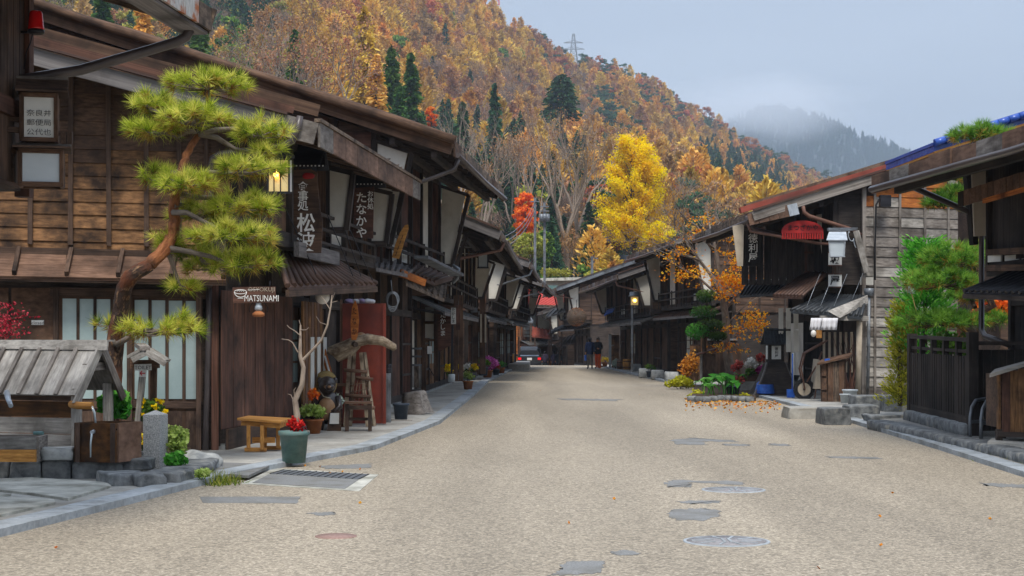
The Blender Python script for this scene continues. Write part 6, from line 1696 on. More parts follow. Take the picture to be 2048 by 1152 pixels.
# stone kerb beds on the right
sb_ = T('stone_edging', 'long dark stone edging with gravel in front of the picket fence', 'ledge', G(1800, 870))
pr = [(2080, 945), (2000, 921), (1935, 906), (1870, 890), (1800, 872), (1735, 858)]
for i in range(5):
    a, c = G(*pr[i]), G(*pr[i + 1])
    for j in range(3):
        m0 = a.lerp(c, j / 3); m1 = a.lerp(c, (j + 1) / 3); m_ = (m0 + m1) / 2
        stone_block('stone', M['stone'], sb_, (m_.x + .16, m_.y, .07), .36, (m1 - m0).length * .99, .20, math.atan2(m1.y - m0.y, m1.x - m0.x) - math.pi / 2, 100 + i * 3 + j, .07, sub=1)
stone_block('stone', M['stone'], sb_, (G(1745, 850).x + .3, G(1745, 850).y + .2, .08), .75, .5, .22, .1, 130, .1)
gb = MB().prism([G(1760, 852), G(2060, 925), Vector((8.2, 21, 0)), Vector((8.4, 31, 0))], (0, 0, .13)).build('gravel_bed', M['gravel'], sb_)
gb2 = T('fence_footing', 'row of dark square footing stones under the picket fence', 'ledge', f0)
for k in range(7):
    q = f0 + fd * (k + .5) / 7; stone_block('stone', M['stone'], gb2, (q.x, q.y, .19), .34, fd.length / 7 * .99, .24, -.06, 150 + k, .06, sub=1)
lg = T('stone_step', 'pair of square grey stone blocks with gravel before the grey house', 'ledge', G(1690, 840))
for x0, x1, y, hh, sd_ in ((1578, 1655, 838, .26, 1), (1648, 1700, 850, .34, 2), (1700, 1760, 842, .33, 3), (1712, 1790, 826, .40, 4), (1770, 1815, 828, .42, 5)):
    a = G(x0, y); c = G(x1, y); stone_block('block', M['stone' if sd_ > 1 else 'concrete'], lg, ((a.x + c.x) / 2, a.y + .4, hh / 2 - .03), (c.x - a.x) * 1.0, .85, hh, 0, 160 + sd_, .05, .3)
# ================================================================ garden plants
RP = 29.8
rp2 = T('garden_pine', 'trained green pine rising behind the picket fence', 'tree', Vector((8.3, 31, 0)))
rr2 = random.Random(9)
trk = [(1930, 720, 12), (1925, 660, 12), (1945, 630, 10), (1985, 610, 9), (1960, 560, 8), (1945, 480, 7), (1940, 400, 6), (1955, 330, 5), (1965, 280, 3)]
MB().tube([I(x, y, 31 + .2 * math.sin(i)) for i, (x, y, r) in enumerate([(1928, 830, 13)] + trk)], [r * 31 / F for *_, r in [(0, 0, 13)] + trk], 9).build('trunk', M['bark_pine'], rp2)
for i, (cx, cy, hw, hh, dd, nb) in enumerate(((1962, 266, 60, 26, -.4, 8), (1890, 350, 38, 20, -1.2, 5), (1884, 404, 36, 20, -1.0, 5), (1905, 385, 25, 16, 0, 3), (1905, 515, 62, 40, -1.2, 12), (1880, 560, 72, 38, -1.4, 13), (1945, 500, 30, 26, 0, 4), (1870, 640, 80, 30, -1.2, 9), (1935, 590, 46, 24, .4, 5), (1985, 640, 40, 24, .2, 4), (1925, 640, 50, 20, -1.2, 5))):
    D = 31 + dd; c = I(cx, cy + hh * .3, D); ax = hw * D / F; az = hh * D / F; ay = ax * .8
    r0 = I(1950, cy + 25, 31); b = MB(); b.tube([r0, r0.lerp(c, .5) + UP * .06, c], [.05, .035, .02], 6); tufts = []
    for k in range(nb * 2):
        a = rr2.uniform(0, 6.28); f = rr2.uniform(.3, 1); e = c + Vector((math.cos(a) * ax * f, math.sin(a) * ay * f, rr2.uniform(-.2, .7) * az))
        b.tube([c, c.lerp(e, .5) - UP * .04, e], [.016, .012, .007], 4, cap=False)
    for k in range(nb * 11):
        a = rr2.uniform(0, 6.28); f = math.sqrt(rr2.random()); q = c + Vector((math.cos(a) * ax * f, math.sin(a) * ay * f, az * rr2.uniform(-.1, 1) * (1 - f * f * .7)))
        tufts.append((q, (q - c + Vector((0, 0, .1))).normalized()))
    b.build('branch', M['bark_dark'], rp2)
    needles('needle_pad', rp2, tufts, .15, 34, M['needle_green'], seed=200 + i, width=.012)
    low = [(q - UP * .05, d) for q, d in tufts if rr2.random() < .22]
    if low: needles('dead_needles', rp2, low, .14, 22, M['needle_brown'], seed=300 + i, width=.012, upb=-.2)
def conif_bush(name, label, px, py0, py1, hw, D, mat_, n, size, seed, lean=0):
    """feathery evergreen shrub of flat sprays"""
    base = I(px, py1, D); h = (py1 - py0) / F * D; r = hw / F * D
    t = T(name, label, 'shrub', base); g = np.random.default_rng(seed)
    P = []; Dd = []; lv = []
    for k in range(n // 26):
        f = g.random(); a = g.uniform(0, 6.28); rad = r * (1 - .55 * f) * g.uniform(.5, 1)
        o = np.array(tuple(base)) + [math.cos(a) * rad * .35 + lean * f, math.sin(a) * rad * .35, h * f]
        dv = np.array([math.cos(a), math.sin(a), .45]); s = np.sort(g.random(26)) * rad * .8
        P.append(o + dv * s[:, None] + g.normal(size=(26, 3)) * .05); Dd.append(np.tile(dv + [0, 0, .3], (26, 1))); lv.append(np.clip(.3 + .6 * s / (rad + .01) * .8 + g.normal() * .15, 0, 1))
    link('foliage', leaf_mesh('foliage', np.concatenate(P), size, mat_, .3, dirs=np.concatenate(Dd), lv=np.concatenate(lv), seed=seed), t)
    MB().tube([base, base + UP * h * .5, base + UP * h * .8 + Vector((lean * .8, 0, 0))], [.05, .04, .01], 6).build('stem', M['bark_dark'], t)
    return t
conif_bush('feathery_cypress', 'bright green feathery cypress against the grey board wall', 1850, 490, 710, 82, 32.6, M['feather_green'], 9500, .11, 1)
conif_bush('golden_juniper', 'yellow-green juniper beside the fence end', 1800, 610, 812, 42, 32.5, M['juniper'], 5200, .09, 2)
bush('garden_shrub', 'green shrub low behind the fence', I(1900, 690, 30.2), .5, .4, .4, 900, .09, M['shrub_green'], seed=31)
bush('maple_shrub', 'orange-red maple leaves glimpsed behind the fence', I(1985, 615, 33.5), .55, .4, .5, 600, .12, M['maple_vivid'], seed=32)
t = T('pampas_grass', 'single pampas plume with arching leaves above the juniper', 'plant', I(1822, 660, 31.5))
b = MB(); b.tube([I(1835, 680, 31.5), I(1832, 620, 31.5), I(1824, 590, 31.5), I(1816, 574, 31.5)], [.006, .006, .012, .004], 5); b.build('stem', M['straw'], t)
needles('plume', t, [(I(1824 - k * 1.2, 588 - k * 2, 31.5), (-.4, 0, .8)) for k in range(8)], .12, 20, M['silver_leaf'], seed=1, width=.012)
# ================================================================ blue-tiled roof behind
hb3 = T('blue_tiled_house', 'house with glazed blue tile roof behind the right-hand eave', 'house', Vector((11, 34, 0)))
e0, e1 = I(1868, 292, 33), I(1772, 312, 36.6); e1.z = e0.z
r0 = I(2120, 213, 33.2); r1 = r0 + (e1 - e0)
MB().prism([e0, e1, r1, r0], -UP * .12).build('roof', M['tile_blue'], hb3)
n = 20
for k in range(n):
    f = k / (n - 1); a = e0.lerp(e1, f); c = r0.lerp(r1, f)
    MB().tube([a + UP * .03, a.lerp(c, .5) + UP * .03, c + UP * .03], .055, 6).build('tile_row', M['tile_blue'], hb3)
nrow = 9
for k in range(nrow):
    f = k / nrow; pc('tile_course', M['tile_blue'], hb3, e0.lerp(r0, f) + UP * (.04), e1.lerp(r1, f) + UP * .04, .05, .06)
for k in range(12):
    f = k / 12; q = e0.lerp(r0, f); MB().tube([q + Vector((0, -.08, .05)), e0.lerp(r0, f + .08) + Vector((0, -.08, .06))], [.085, .075], 8).build('verge_tile', M['tile_blue'], hb3)
for dz, m_ in ((-.14, 'wood_tan'), (-.22, 'wood_red'), (-.32, 'plaster_warm'), (-.42, 'wood_red')):
    pc('eave_trim', M[m_], hb3, e0 + UP * dz + Vector((.05, 0, 0)), e1 + UP * dz + Vector((.05, 0, 0)), .08, .05); pc('verge_trim', M[m_], hb3, e0 + UP * dz, r0 + UP * dz, .08, .05)
MB().prism([Vector((10.2, 33.4, 0)), Vector((15, 33.4, 0)), Vector((15, 33.4, 6.3)), Vector((10.2, 33.4, 5.8))], (0, 3.2, 0)).build('wall', M['wood_dark'], hb3)
# ================================================================ grey board house: gable, canopies, signs
h2r = HR2['t']; WR = Wall((9.25, 42), (16.0, 42.36)); v = WR.at
rowsR = list(range(352, 815, 20))
BXR = [1727, 1750, 1800, 1850, 1897, 1945, 2000]
for k, y in enumerate(rowsR):
    for i in range(len(BXR) - 1):
        x0, x1 = BXR[i], BXR[i + 1]
        if y > 500 and i % 2 == 0 and i + 2 < len(BXR): x1 = BXR[i + 2]
        elif y > 500 and i % 2 == 1: continue
        if y < 360 + (1800 - x1) * .25: continue
        m_ = 'wood_orange' if (y < 395 and random.random() < .75) else ('wood_silver' if random.random() < .35 else 'wood_grey')
        sl = .03
        pc('wall_board', M[m_], h2r, v(x0 + .5, y + 10 + (x0 - 1727) * sl, .03 + random.uniform(0, .012)), v(x1 - .5, y + 10 + (x1 - 1727) * sl, .03 + random.uniform(0, .012)), .03, .275, up=UP - WR.n * .10)
for x in BXR[1:-1]: pc('batten', M['wood_grey'], h2r, v(x, 372 - (x - 1750) * .2, .08), v(x, 505 if x > 1760 else 790, .08), .06, .05, up=WR.n)
pc('corner_board', M['wood_grey'], h2r, v(1728, 375, .10), v(1727, 800, .10), .10, .08, up=WR.n)
pc('corner_board', M['wood_silver'], h2r, I(1712, 462, 41.7), I(1734, 545, 41.8), .16, .05, up=(0, 1, 0))
lathe('rain_head', M['metal_grey'], h2r, I(1738, 592, 41.6), [(.11, 0), (.13, .1), (.13, .2)], 4)
tube('downpipe', M['metal_grey'], h2r, [I(1738, 595, 41.6), I(1737, 700, 41.6), I(1735, 800, 41.6)], .045, 7)
tube('downpipe', M['pipe_rust'], h2r, [I(1606, 412, 41.6), I(1608, 424, 41.6), I(1618, 432, 41.6), I(1700, 458, 41.8), I(1722, 470, 41.9)], .055, 7)
tube('downpipe', M['pipe_brown'], h2r, [I(1494, 432, 41.8), I(1497, 448, 41.9), I(1510, 458, 42), I(1560, 470, 43), I(1600, 480, 44)], .05, 7)
MB().box(I(1770, 402, 41.6), .28, .2, .3).build('meter_box', M['metal_dark'], h2r)
tube('meter_cable', M['rubber'], h2r, [I(1760, 395, 41.6), I(1752, 410, 41.6), I(1750, 500, 41.7), I(1750, 560, 41.7)], .025, 5)
for k in range(2): pc('roof_edge', M[('roof_red', 'wood_rot')[k]], h2r, I(1480 + k * 10, 421 - k * 9, 42.1 + k * .3), I(1800, 327 - k * 10, 42.3 + k * .3), .3, (.15, .10)[k])
# fascia pieces of the verge and a pale sleeve wall
for k in range(5): pc('verge_cover', M['wood_plank' if k else 'metal_bright'], h2r, I(1596 - k * 20, 417 + k * 4.6, 41.55), I(1577 - k * 20, 421.5 + k * 4.6, 41.55), .04, .30)
MB().prism([I(1465, 452, 42.3), I(1488, 447, 42.3), I(1486, 532, 42.3), I(1475, 532, 42.3)], (0, .06, 0)).build('sleeve_wall', M['plaster_warm'], h2r)
MB().prism([I(1633, 430, 43.5), I(1652, 426, 43.5), I(1652, 500, 43.5), I(1646, 520, 43.5)], (0, .06, 0)).build('sleeve_wall', M['plaster'], h2r)
for k in range(8): pc('wall_board', M['wood_ink'], h2r, I(1490 + k * 15, 460, 44.5), I(1490 + k * 15, 570, 44.5), .19, .03, up=(0, 1, 0))
pc('window_frame', M['wood_red'], h2r, I(1612, 470, 44.2), I(1612, 560, 44.2), .06, .05); pc('window_frame', M['wood_red'], h2r, I(1632, 470, 44.2), I(1632, 560, 44.2), .06, .05)
for y in (470, 505, 545): pc('window_frame', M['wood_red'], h2r, I(1608, y, 44.15), I(1640, y, 44.15), .05, .05)
def rib_canopy(parent, a, c, e, f, m_, n, r=.035, tile=False, nm='canopy'):
    cn = MB().prism([a, c, e, f], -UP * .06).build(nm, M[m_], parent)
    for k in range(n):
        q = k / (n - 1); p0 = a.lerp(c, q); p1 = f.lerp(e, q)
        MB().tube([p0 + UP * .02, p0.lerp(p1, .5) + UP * .01, p1 + UP * .02], r, 6).build('canopy_roll', M[m_], cn)
    return cn
cn = rib_canopy(h2r, I(1480, 592, 46.5), I(1560, 586, 44), I(1590, 556, 45.5), I(1500, 560, 48), 'tile_dark', 12)
for k in range(8): pc('white_edge', M['white_paint'], cn, I(1496 + k * 11.5, 561 - k * .3, 47.9 - k * .35), I(1505 + k * 11.5, 560.5 - k * .3, 47.6 - k * .35), .03, .05)
rib_canopy(h2r, I(1548, 592, 42.6), I(1604, 594, 41.6), I(1655, 548, 43), I(1612, 546, 44.4), 'metal_brown', 9, .045)
cn = rib_canopy(h2r, I(1582, 622, 41.4), I(1722, 634, 40.2), I(1732, 594, 41.4), I(1650, 590, 42.8), 'tile_dark', 15, .045)
for k in range(5): tube('chain', M['metal_bright'], cn, [I(1614 + k * 27, 612, 40.9), I(1640 + k * 27, 548, 41.5)] if k < 3 else [I(1705, 598, 41), I(1726, 546, 41.6)], .006, 4)
plate('awning_board', M['wood_silver'], h2r, [I(1655, 622, 40.2), I(1735, 590, 41.0), I(1737, 606, 41.0), I(1680, 636, 40.2)], (0, .05, 0))
pc('awning_beam', M['wood_silver'], h2r, I(1640, 636, 40.3), I(1736, 637, 40.6), .07, .12)
tube('awning_post', M['plaster_warm'], h2r, [I(1719, 640, 40.6), I(1716, 798, 40.6)], .075, 8)
pc('white_band', M['plaster'], h2r, I(1684, 562, 42.5), I(1746, 562, 41.7), .03, .20)
for k in range(3):
    for y0, y1 in ((616, 658), (662, 704)): pc('white_panel', M['plaster'], h2r, I(1562 + k * 15, y0, 45 - k * .7), I(1562 + k * 15, y1, 45 - k * .7), .13, .03, up=(0, 1, 0))
for k in range(6): pc('door_slat', M['plaster_warm'], h2r, I(1648 + k * 11, 664, 42.2), I(1648 + k * 11, 745, 42.2), .06, .03, up=(0, 1, 0))
nr = T('shop_curtain', 'short white split curtain hanging under the awning beam', 'curtain', I(1648, 660, 40.3))
for x0, x1 in ((1622, 1644), (1645, 1676)):
    b = MB(); n = 14; vs = []; fs = []
    for j in range(4):
        for i in range(n): vs.append(I(x0 + (x1 - x0) * i / (n - 1) + j * -1.0, 636 + j * 8, 40.2 + .02 * math.sin(i * 1.6) * (j + .5)))
    for j in range(3):
        for i in range(n - 1): fs.append((j * n + i, j * n + i + 1, (j + 1) * n + i + 1, (j + 1) * n + i))
    b.add(vs, fs, smooth=True); o = b.build('cloth', M['cloth_white'], nr); md = o.modifiers.new('thick', 'SOLIDIFY'); md.thickness = .006
# red comb sign
cs_ = T('comb_sign', 'red wooden comb-shaped shop sign with dark lettering', 'sign', I(1605, 478, 41.8))
D = 41.8; pts = [I(1605 + 42 * math.cos(a), 466 - 25 * math.sin(a) ** .8, D) for a in np.linspace(0, math.pi, 17)]
MB().prism([I(1647, 466, D)] + pts[1:-1] + [I(1563, 466, D)], (0, .06, 0)).build('comb_back', M['red_comb'], cs_)
for k in range(17): pc('tooth', M['red_comb'], cs_, I(1565.5 + k * 4.95, 464, D + .03), I(1565.5 + k * 4.95 + (k - 8) * .05, 478, D + .03), .042, .05, up=(0, 1, 0))
lettering(cs_, ['まつざかや'], I(1606, 455, D - .01), (1, 0, 0), UP, .165, M['black_ink'], bold=.01)
pc('hanger', M['metal_dark'], cs_, I(1590, 442, D + .05), I(1592, 425, D + .05), .02, .02); pc('hanger', M['metal_dark'], cs_, I(1622, 442, D + .05), I(1620, 422, D + .05), .02, .02)
# hanging lantern on scrolled bracket
t = T('bracket_lantern', 'white hanging lantern with metal roof on a scrolled bracket', 'lantern', I(1674, 514, 41.0))
D = 41.0
pc('arm', M['metal_grey'], t, I(1656, 459, D), I(1714, 458, D + .4), .06, .08)
tube('scroll', M['metal_bright'], t, [I(1695, 466, D + .2) + Vector((math.cos(a) * .05 * (1 - a / 14) + a * .02, 0, math.sin(a) * .07 - a * .028)) for a in np.linspace(0, 11, 22)], .012, 5)
MB().prism([I(1653, 481, D - .22), I(1695, 481, D - .22), I(1692, 465, D), I(1658, 465, D)], (0, 0, .02)).build('lantern_roof', M['metal_bright'], t)
MB().prism([I(1653, 481, D + .22), I(1695, 481, D + .22), I(1692, 465, D), I(1658, 465, D)], (0, 0, .02)).build('lantern_roof', M['metal_bright'], t)
for x in (1658, 1690):
    for dd in (-.18, .18): pc('frame_post', M['metal_bright'], t, I(x, 480, D + dd), I(x - (2 if x > 1670 else -2), 514, D + dd), .03, .03)
for yy in (482, 513): pc('frame_rail', M['metal_bright'], t, I(1658, yy, D - .18), I(1690, yy, D - .18), .03, .03)
pc('panel', M['lantern_glass'], t, I(1660, 497, D - .165), I(1688, 497, D - .165), .012, .40); pc('panel', M['lantern_glass'], t, I(1689, 497, D - .16), I(1689, 497, D + .16), .012, .40); pc('panel', M['lantern_glass'], t, I(1659, 497, D - .16), I(1659, 497, D + .16), .012, .40)
MB().blob(I(1673, 492, D), .05, .05, .07, 1, 0, 2).build('bulb', M['lamp_white'], t)
pc('hanger', M['metal_grey'], t, I(1666, 459, D), I(1666, 466, D), .02, .02); pc('hanger', M['metal_grey'], t, I(1682, 459, D), I(1682, 466, D), .02, .02)
for ch, y in (('坂', 518), ('屋', 561)):
    t = T('character_sign', 'white square sign with one black character %s' % ('just below the hanging lantern' if y < 540 else 'above the tiled entrance canopy'), 'sign', I(1670, y + 12, 41.6))
    pc('plate', M['paper'], t, I(1670, y - 12, 41.6), I(1670, y + 12, 41.6), .34, .05, up=(0, 1, 0)); lettering(t, [ch], I(1670, y, 41.57), (1, 0, 0), UP, .26, M['black_ink'], bold=.02)
    for y2 in (-13, 13): pc('frame', M['wood_red'], t, I(1656, y + y2, 41.58), I(1684, y + y2, 41.58), .05, .03)
    pc('hanger', M['wood_dark'], t, I(1670, y - 30, 41.68), I(1670, y - 12, 41.68), .05, .04)
t = T('vertical_signboard', 'black signboard with three white brush characters', 'sign', I(1506, 530, 44.2))
pc('board', M['wood_ink'], t, I(1506, 460, 44.2), I(1506, 532, 44.2), .42, .04, up=(0, 1, 0)); lettering(t, ['徳利屋'], I(1506, 496, 44.17), (1, 0, 0), UP, .27, M['white_ink'], vertical=True, pitch=1.0, bold=.006)
# ================================================================ in front of the grey board house
t = T('lantern_tower', 'black shingled lantern stand with flared base and lit-panel box', 'lantern', G(1550, 792, .05))
c = G(1550, 790, .05); 
def ring(z, hx, hy): return [c + Vector((sx * hx, sy * hy, z)) for sx, sy in ((-1, -1), (1, -1), (1, 1), (-1, 1))]
lv_ = [(0, .68, .55), (.2, .56, .46), (.45, .44, .38), (.72, .33, .31), (.92, .27, .27)]
for i in range(4):
    (z0, x0, y0), (z1, x1, y1) = lv_[i], lv_[i + 1]; a, b_ = ring(z0, x0, y0), ring(z1, x1, y1)
    MB().add(a + b_, [(0, 1, 5, 4), (1, 2, 6, 5), (2, 3, 7, 6), (3, 0, 4, 7)]).build('base_tier', M['wood_ink'], t)
    for s, (p, q, r_, s_) in enumerate(((a[0], a[1], b_[1], b_[0]), (a[3], a[0], b_[0], b_[3]), (a[1], a[2], b_[2], b_[1]))):
        for k in range(2):
            e0_, e1_ = p.lerp(s_, k / 2 + .05), q.lerp(r_, k / 2 + .05); pc('shingle', M['wood_black'], t, e0_, e1_, .02, (s_ - p).length / 2 * .95, up=(s_ - p))
for s in (0, 1): 
    for i in range(4): pc('edge_strip', M['wood_bargegrey'], t, ring(*lv_[i])[s], ring(*lv_[i + 1])[s], .05, .04)
MB().box(c + UP * 1.17, .44, .44, .50).build('lamp_box', M['wood_ink'], t)
pc('lamp_panel', M['paper'], t, c + Vector((-.13, -.23, 1.20)), c + Vector((.13, -.23, 1.20)), .012, .38)
lettering(t, ['徳利屋'], c + Vector((0, -.24, 1.20)), (1, 0, 0), UP, .10, M['black_ink'], vertical=True)
for s in (-1, 1): pc('lamp_panel', M['paper'], t, c + Vector((s * .23, -.13, 1.2)), c + Vector((s * .23, .13, 1.2)), .012, .38)
for s in (-1, 1):
    MB().prism([c + Vector((-.36, s * .38, 1.42)), c + Vector((.36, s * .38, 1.42)), c + Vector((.29, 0, 1.80)), c + Vector((-.29, 0, 1.80))], (0, 0, .03)).build('lantern_roof', M['tile_dark'], t)
for k in range(8): 
    f = k / 7; pc('roof_roll', M['tile_dark'], t, c + Vector((-.36 + .72 * f, -.385, 1.45)), c + Vector((-.29 + .58 * f, 0, 1.84)), .03, .03)
pc('roof_ridge', M['tile_dark'], t, c + Vector((-.31, 0, 1.85)), c + Vector((.31, 0, 1.85)), .08, .07)
# wheelbarrow
t = T('wheelbarrow', 'rusty wheelbarrow tipped upright against the house', 'wheelbarrow', G(1610, 800, .05))
c = I(1608, 783, 42.2); c.z = .30
wb_ = MB()
for k in range(16):
    a0, a1 = k * 6.283 / 16, (k + 1) * 6.283 / 16
    wb_.bar(c + Vector((math.cos(a0) * .24, 0, math.sin(a0) * .24)), c + Vector((math.cos(a1) * .24, 0, math.sin(a1) * .24)), .09, .09, up=(0, 1, 0))
wh = wb_.build('tyre', M['rubber'], t)
MB().tube([c + Vector((0, -.04, 0)), c + Vector((0, .04, 0))], .17, 16).build('rim', M['plaster_warm'], wh); MB().tube([c + Vector((0, -.07, 0)), c + Vector((0, .07, 0))], .03, 8).build('hub', M['metal_dark'], wh)
for s in (-.14, .14): tube('frame_tube', M['pipe_rust'], t, [c + Vector((0, s, 0)), c + Vector((-.1, s, .55)), c + Vector((.0, s, .95)), c + Vector((.45, s, 1.2)), c + Vector((.6, s, 1.3))], .022, 6)
tube('frame_tube', M['pipe_rust'], t, [c + Vector((.05, -.14, .2)), c + Vector((.3, -.14, .62)), c + Vector((.45, -.14, 1.0))], .02, 6)
MB().prism([c + Vector((.22, -.3, .02)), c + Vector((.40, -.3, .02)), c + Vector((.50, -.3, .70)), c + Vector((.30, -.3, .80))], (0, .6, 0)).build('tray', M['plaster_warm'], t)
tube('stand', M['pipe_rust'], t, [c + Vector((.3, -.16, .1)), c + Vector((.25, -.16, -.24))], .02, 5)
# cabinet
t = T('weathered_cabinet', 'leaning weathered dark wooden cabinet outside the grey house', 'cabinet', G(1665, 815, .1))
D = 40.2
MB().prism([I(1642, 812, D), I(1690, 812, D - .1), I(1692, 718, D), I(1640, 730, D)], (.1, .5, 0)).build('body', M['wood_dark'], t)
for x0, x1, y0, y1 in ((1642, 1653, 728, 752), (1643, 1653, 756, 780), (1644, 1654, 784, 806)): pc('door', M['wood_umber'], t, I((x0 + x1) / 2, y0, D - .03), I((x0 + x1) / 2, y1, D - .04), .12, .03, up=(0, 1, 0))
for k in range(3): pc('front_board', M['wood_rot' if k == 1 else 'wood_umber'], t, I(1661 + k * 11, 727 - k * 2, D - .06), I(1661 + k * 11, 808, D - .08), .135, .03, up=(0, 1, 0))
MB().prism([I(1634, 731, D - .15), I(1700, 715, D - .2), I(1706, 708, D + .6), I(1644, 722, D + .6)], (0, 0, .05)).build('lid', M['wood_umber'], t)
MB().prism([I(1650, 722, D), I(1660, 720, D), I(1660, 717, D), I(1650, 718, D)], (0, .1, 0)).build('blue_item', M['blue_tarp'], t)
t = T('white_bucket', 'pale plastic bucket beside the weathered cabinet', 'bucket', G(1700, 812, .1)); pot(t, I(1700, 812, 39.5).xy.to_3d() + UP * .08, .14, .18, .30, M['white_pot'], soil=False)
t = T('white_bucket', 'smaller pale bucket in front of the other bucket', 'bucket', G(1692, 816, .1)); pot(t, I(1690, 815, 38.6).xy.to_3d() + UP * .08, .10, .12, .22, M['white_pot'], soil=False)
t = T('grey_basin', 'grey plastic basin leaning behind the lantern stand', 'basin', G(1580, 770, .05)); pot(t, I(1577, 765, 45.5).xy.to_3d() + UP * .3, .2, .32, .3, M['grey_pot'], soil=False)
t = T('broom', 'blue-handled broom standing by the dark doorway', 'broom', G(1588, 795, .05)); c = I(1586, 795, 42.6); c.z = .06
tube('handle', M['white_pot'], t, [c, c + Vector((.02, .05, 1.2))], .018, 6); tube('sleeve', M['blue_tarp'], t, [c + Vector((-.02, 0, .1)), c + Vector((.0, .05, 1.18))], .02, 6); MB().box(c + Vector((-.06, 0, .12)), .2, .12, .22).build('head', M['blue_tarp'], t)
t = T('hose_reel', 'dark blue hose bundle lying before the lantern stand', 'hose', G(1530, 792, .05)); c = G(1530, 791, .05); b = MB()
for k in range(6): b.tube([c + Vector((math.cos(a) * (.26 - .01 * k), math.sin(a) * .2, .08 + .04 * k + .10 * max(0, math.sin(a)))) for a in np.linspace(0, 6.283, 15)], .035, 6, cap=False)
b.build('coils', M['blue_tarp'], t)
t = T('doorway_branches', 'tangle of dry brown branches beside the awning post', 'branches', G(1700, 800, .05)); b = MB(); r4 = random.Random(3)
for k in range(14): q = I(1695 + r4.uniform(-8, 10), 795, 41.2); b.tube([q, q + Vector((r4.uniform(-.2, .2), .1, .7)), q + Vector((r4.uniform(-.4, .3), .1, r4.uniform(1.0, 1.7)))], [.02, .014, .005], 5, cap=False)
b.build('twigs', M['wood_red'], t)
t = T('wall_lamp', 'small round wall lamp with yellow plate under the awning', 'lamp', I(1632, 670, 41)); MB().blob(I(1627, 667, 41), .07, .07, .09, 1, 0, 2).build('bulb', M['lamp_white'], t); pc('plate', M['wood_tan'], t, I(1638, 660, 41.1), I(1638, 676, 41.1), .14, .04, up=(0, 1, 0))
# flower pots by the maple
t = T('flower_display', 'wooden planter heaped with red, white and magenta flowers', 'planter', G(1500, 765, .05)); c = I(1498, 745, 48.5)
MB().box(c - UP * .25, .75, .4, .4).build('box', M['wood_umber'], t); MB().box(Vector((c.x, c.y, .2)), .9, .5, .3).build('stand', M['concrete'], t)
for dx, dz, m_, s in ((-.32, .2, 'flower_red', 1), (.02, .28, 'flower_white', 2), (.3, .42, 'flower_red', 3), (.34, .08, 'flower_magenta', 4), (.05, .02, 'shrub_green', 5), (-.3, -.2, 'flower_red', 6)):
    bush('', '', c + Vector((dx, -.15, dz)), .24, .2, .22, 260, .10, M[m_], seed=40 + s, parent=t, part='blossoms' if m_ != 'shrub_green' else 'foliage', stems=3)
# maple in the planting bed
mp = T('maple_tree', 'half bare maple with orange leaves in the roadside bed', 'tree', I(1462, 775, 53.0)); D = 53.0
b = MB(); b.tube([I(x, y, D) for x, y in ((1462, 782), (1460, 740), (1452, 690), (1452, 640), (1446, 600), (1440, 560))], [.22, .17, .145, .13, .115, .10], 10); b.build('trunk', M['bark_grey'], mp)
lb_ = MB(); tips = []; r5 = random.Random(12)
for (x0, y0, x1, y1, rr) in ((1446, 600, 1400, 520, .08), (1440, 560, 1425, 470, .09), (1442, 560, 1462, 470, .07), (1440, 570, 1370, 480, .06), (1425, 500, 1360, 430, .05), (1425, 480, 1415, 430, .05), (1450, 620, 1500, 560, .05), (1446, 600, 1350, 530, .05), (1452, 650, 1520, 590, .03), (1400, 520, 1330, 500, .04), (1425, 500, 1440, 440, .04)):
    p0, p1 = I(x0, y0, D), I(x1, y1, D + r5.uniform(-1, 1)); m_ = p0.lerp(p1, .5) + Vector((0, 0, r5.uniform(-.1, .25)))
    lb_.tube([p0, m_, p1], [rr, rr * .75, rr * .4], 6, cap=False)
    for k in range(4): branching(lb_, m_.lerp(p1, r5.uniform(0, 1)), (p1 - p0).normalized() + Vector((r5.gauss(0, .5), r5.gauss(0, .5), r5.gauss(.1, .4))), .7, rr * .35, 3, r5, .6, .06, .75, (2, 3), tips, 4)
lb_.build('branches', M['bark_grey'], mp)
g = np.random.default_rng(5); P = []
for (x, y, hx, hy, n) in ((1470, 520, 34, 20, 170), (1460, 562, 46, 20, 380), (1450, 590, 22, 14, 90), (1500, 640, 26, 26, 170), (1470, 655, 24, 16, 80), (1478, 470, 20, 16, 160), (1375, 545, 46, 26, 170), (1350, 500, 40, 30, 90), (1400, 470, 50, 30, 110), (1440, 700, 30, 20, 60), (1490, 560, 16, 10, 90), (1490, 690, 30, 30, 50), (1520, 650, 18, 20, 60)):
    for k in range(max(6, n // 8)):
        a = I(x + g.normal() * hx * .45, y + g.normal() * hy * .5, D - .4 + g.normal() * .35); P.append(np.array(tuple(a)) + g.normal(size=(14, 3)) * [.14, .14, .06])
P = np.concatenate(P); link('crown', leaf_mesh('crown', P, .09, M['maple_orange'], .75, seed=3, up=.5), mp)
tp_ = np.array([tuple(q) for q in tips]); link('dry_leaves', leaf_mesh('dry_leaves', tp_[g.integers(0, len(tp_), 260)] + g.normal(size=(260, 3)) * .08, .10, M['brown_leaf'], .6, seed=4), mp)
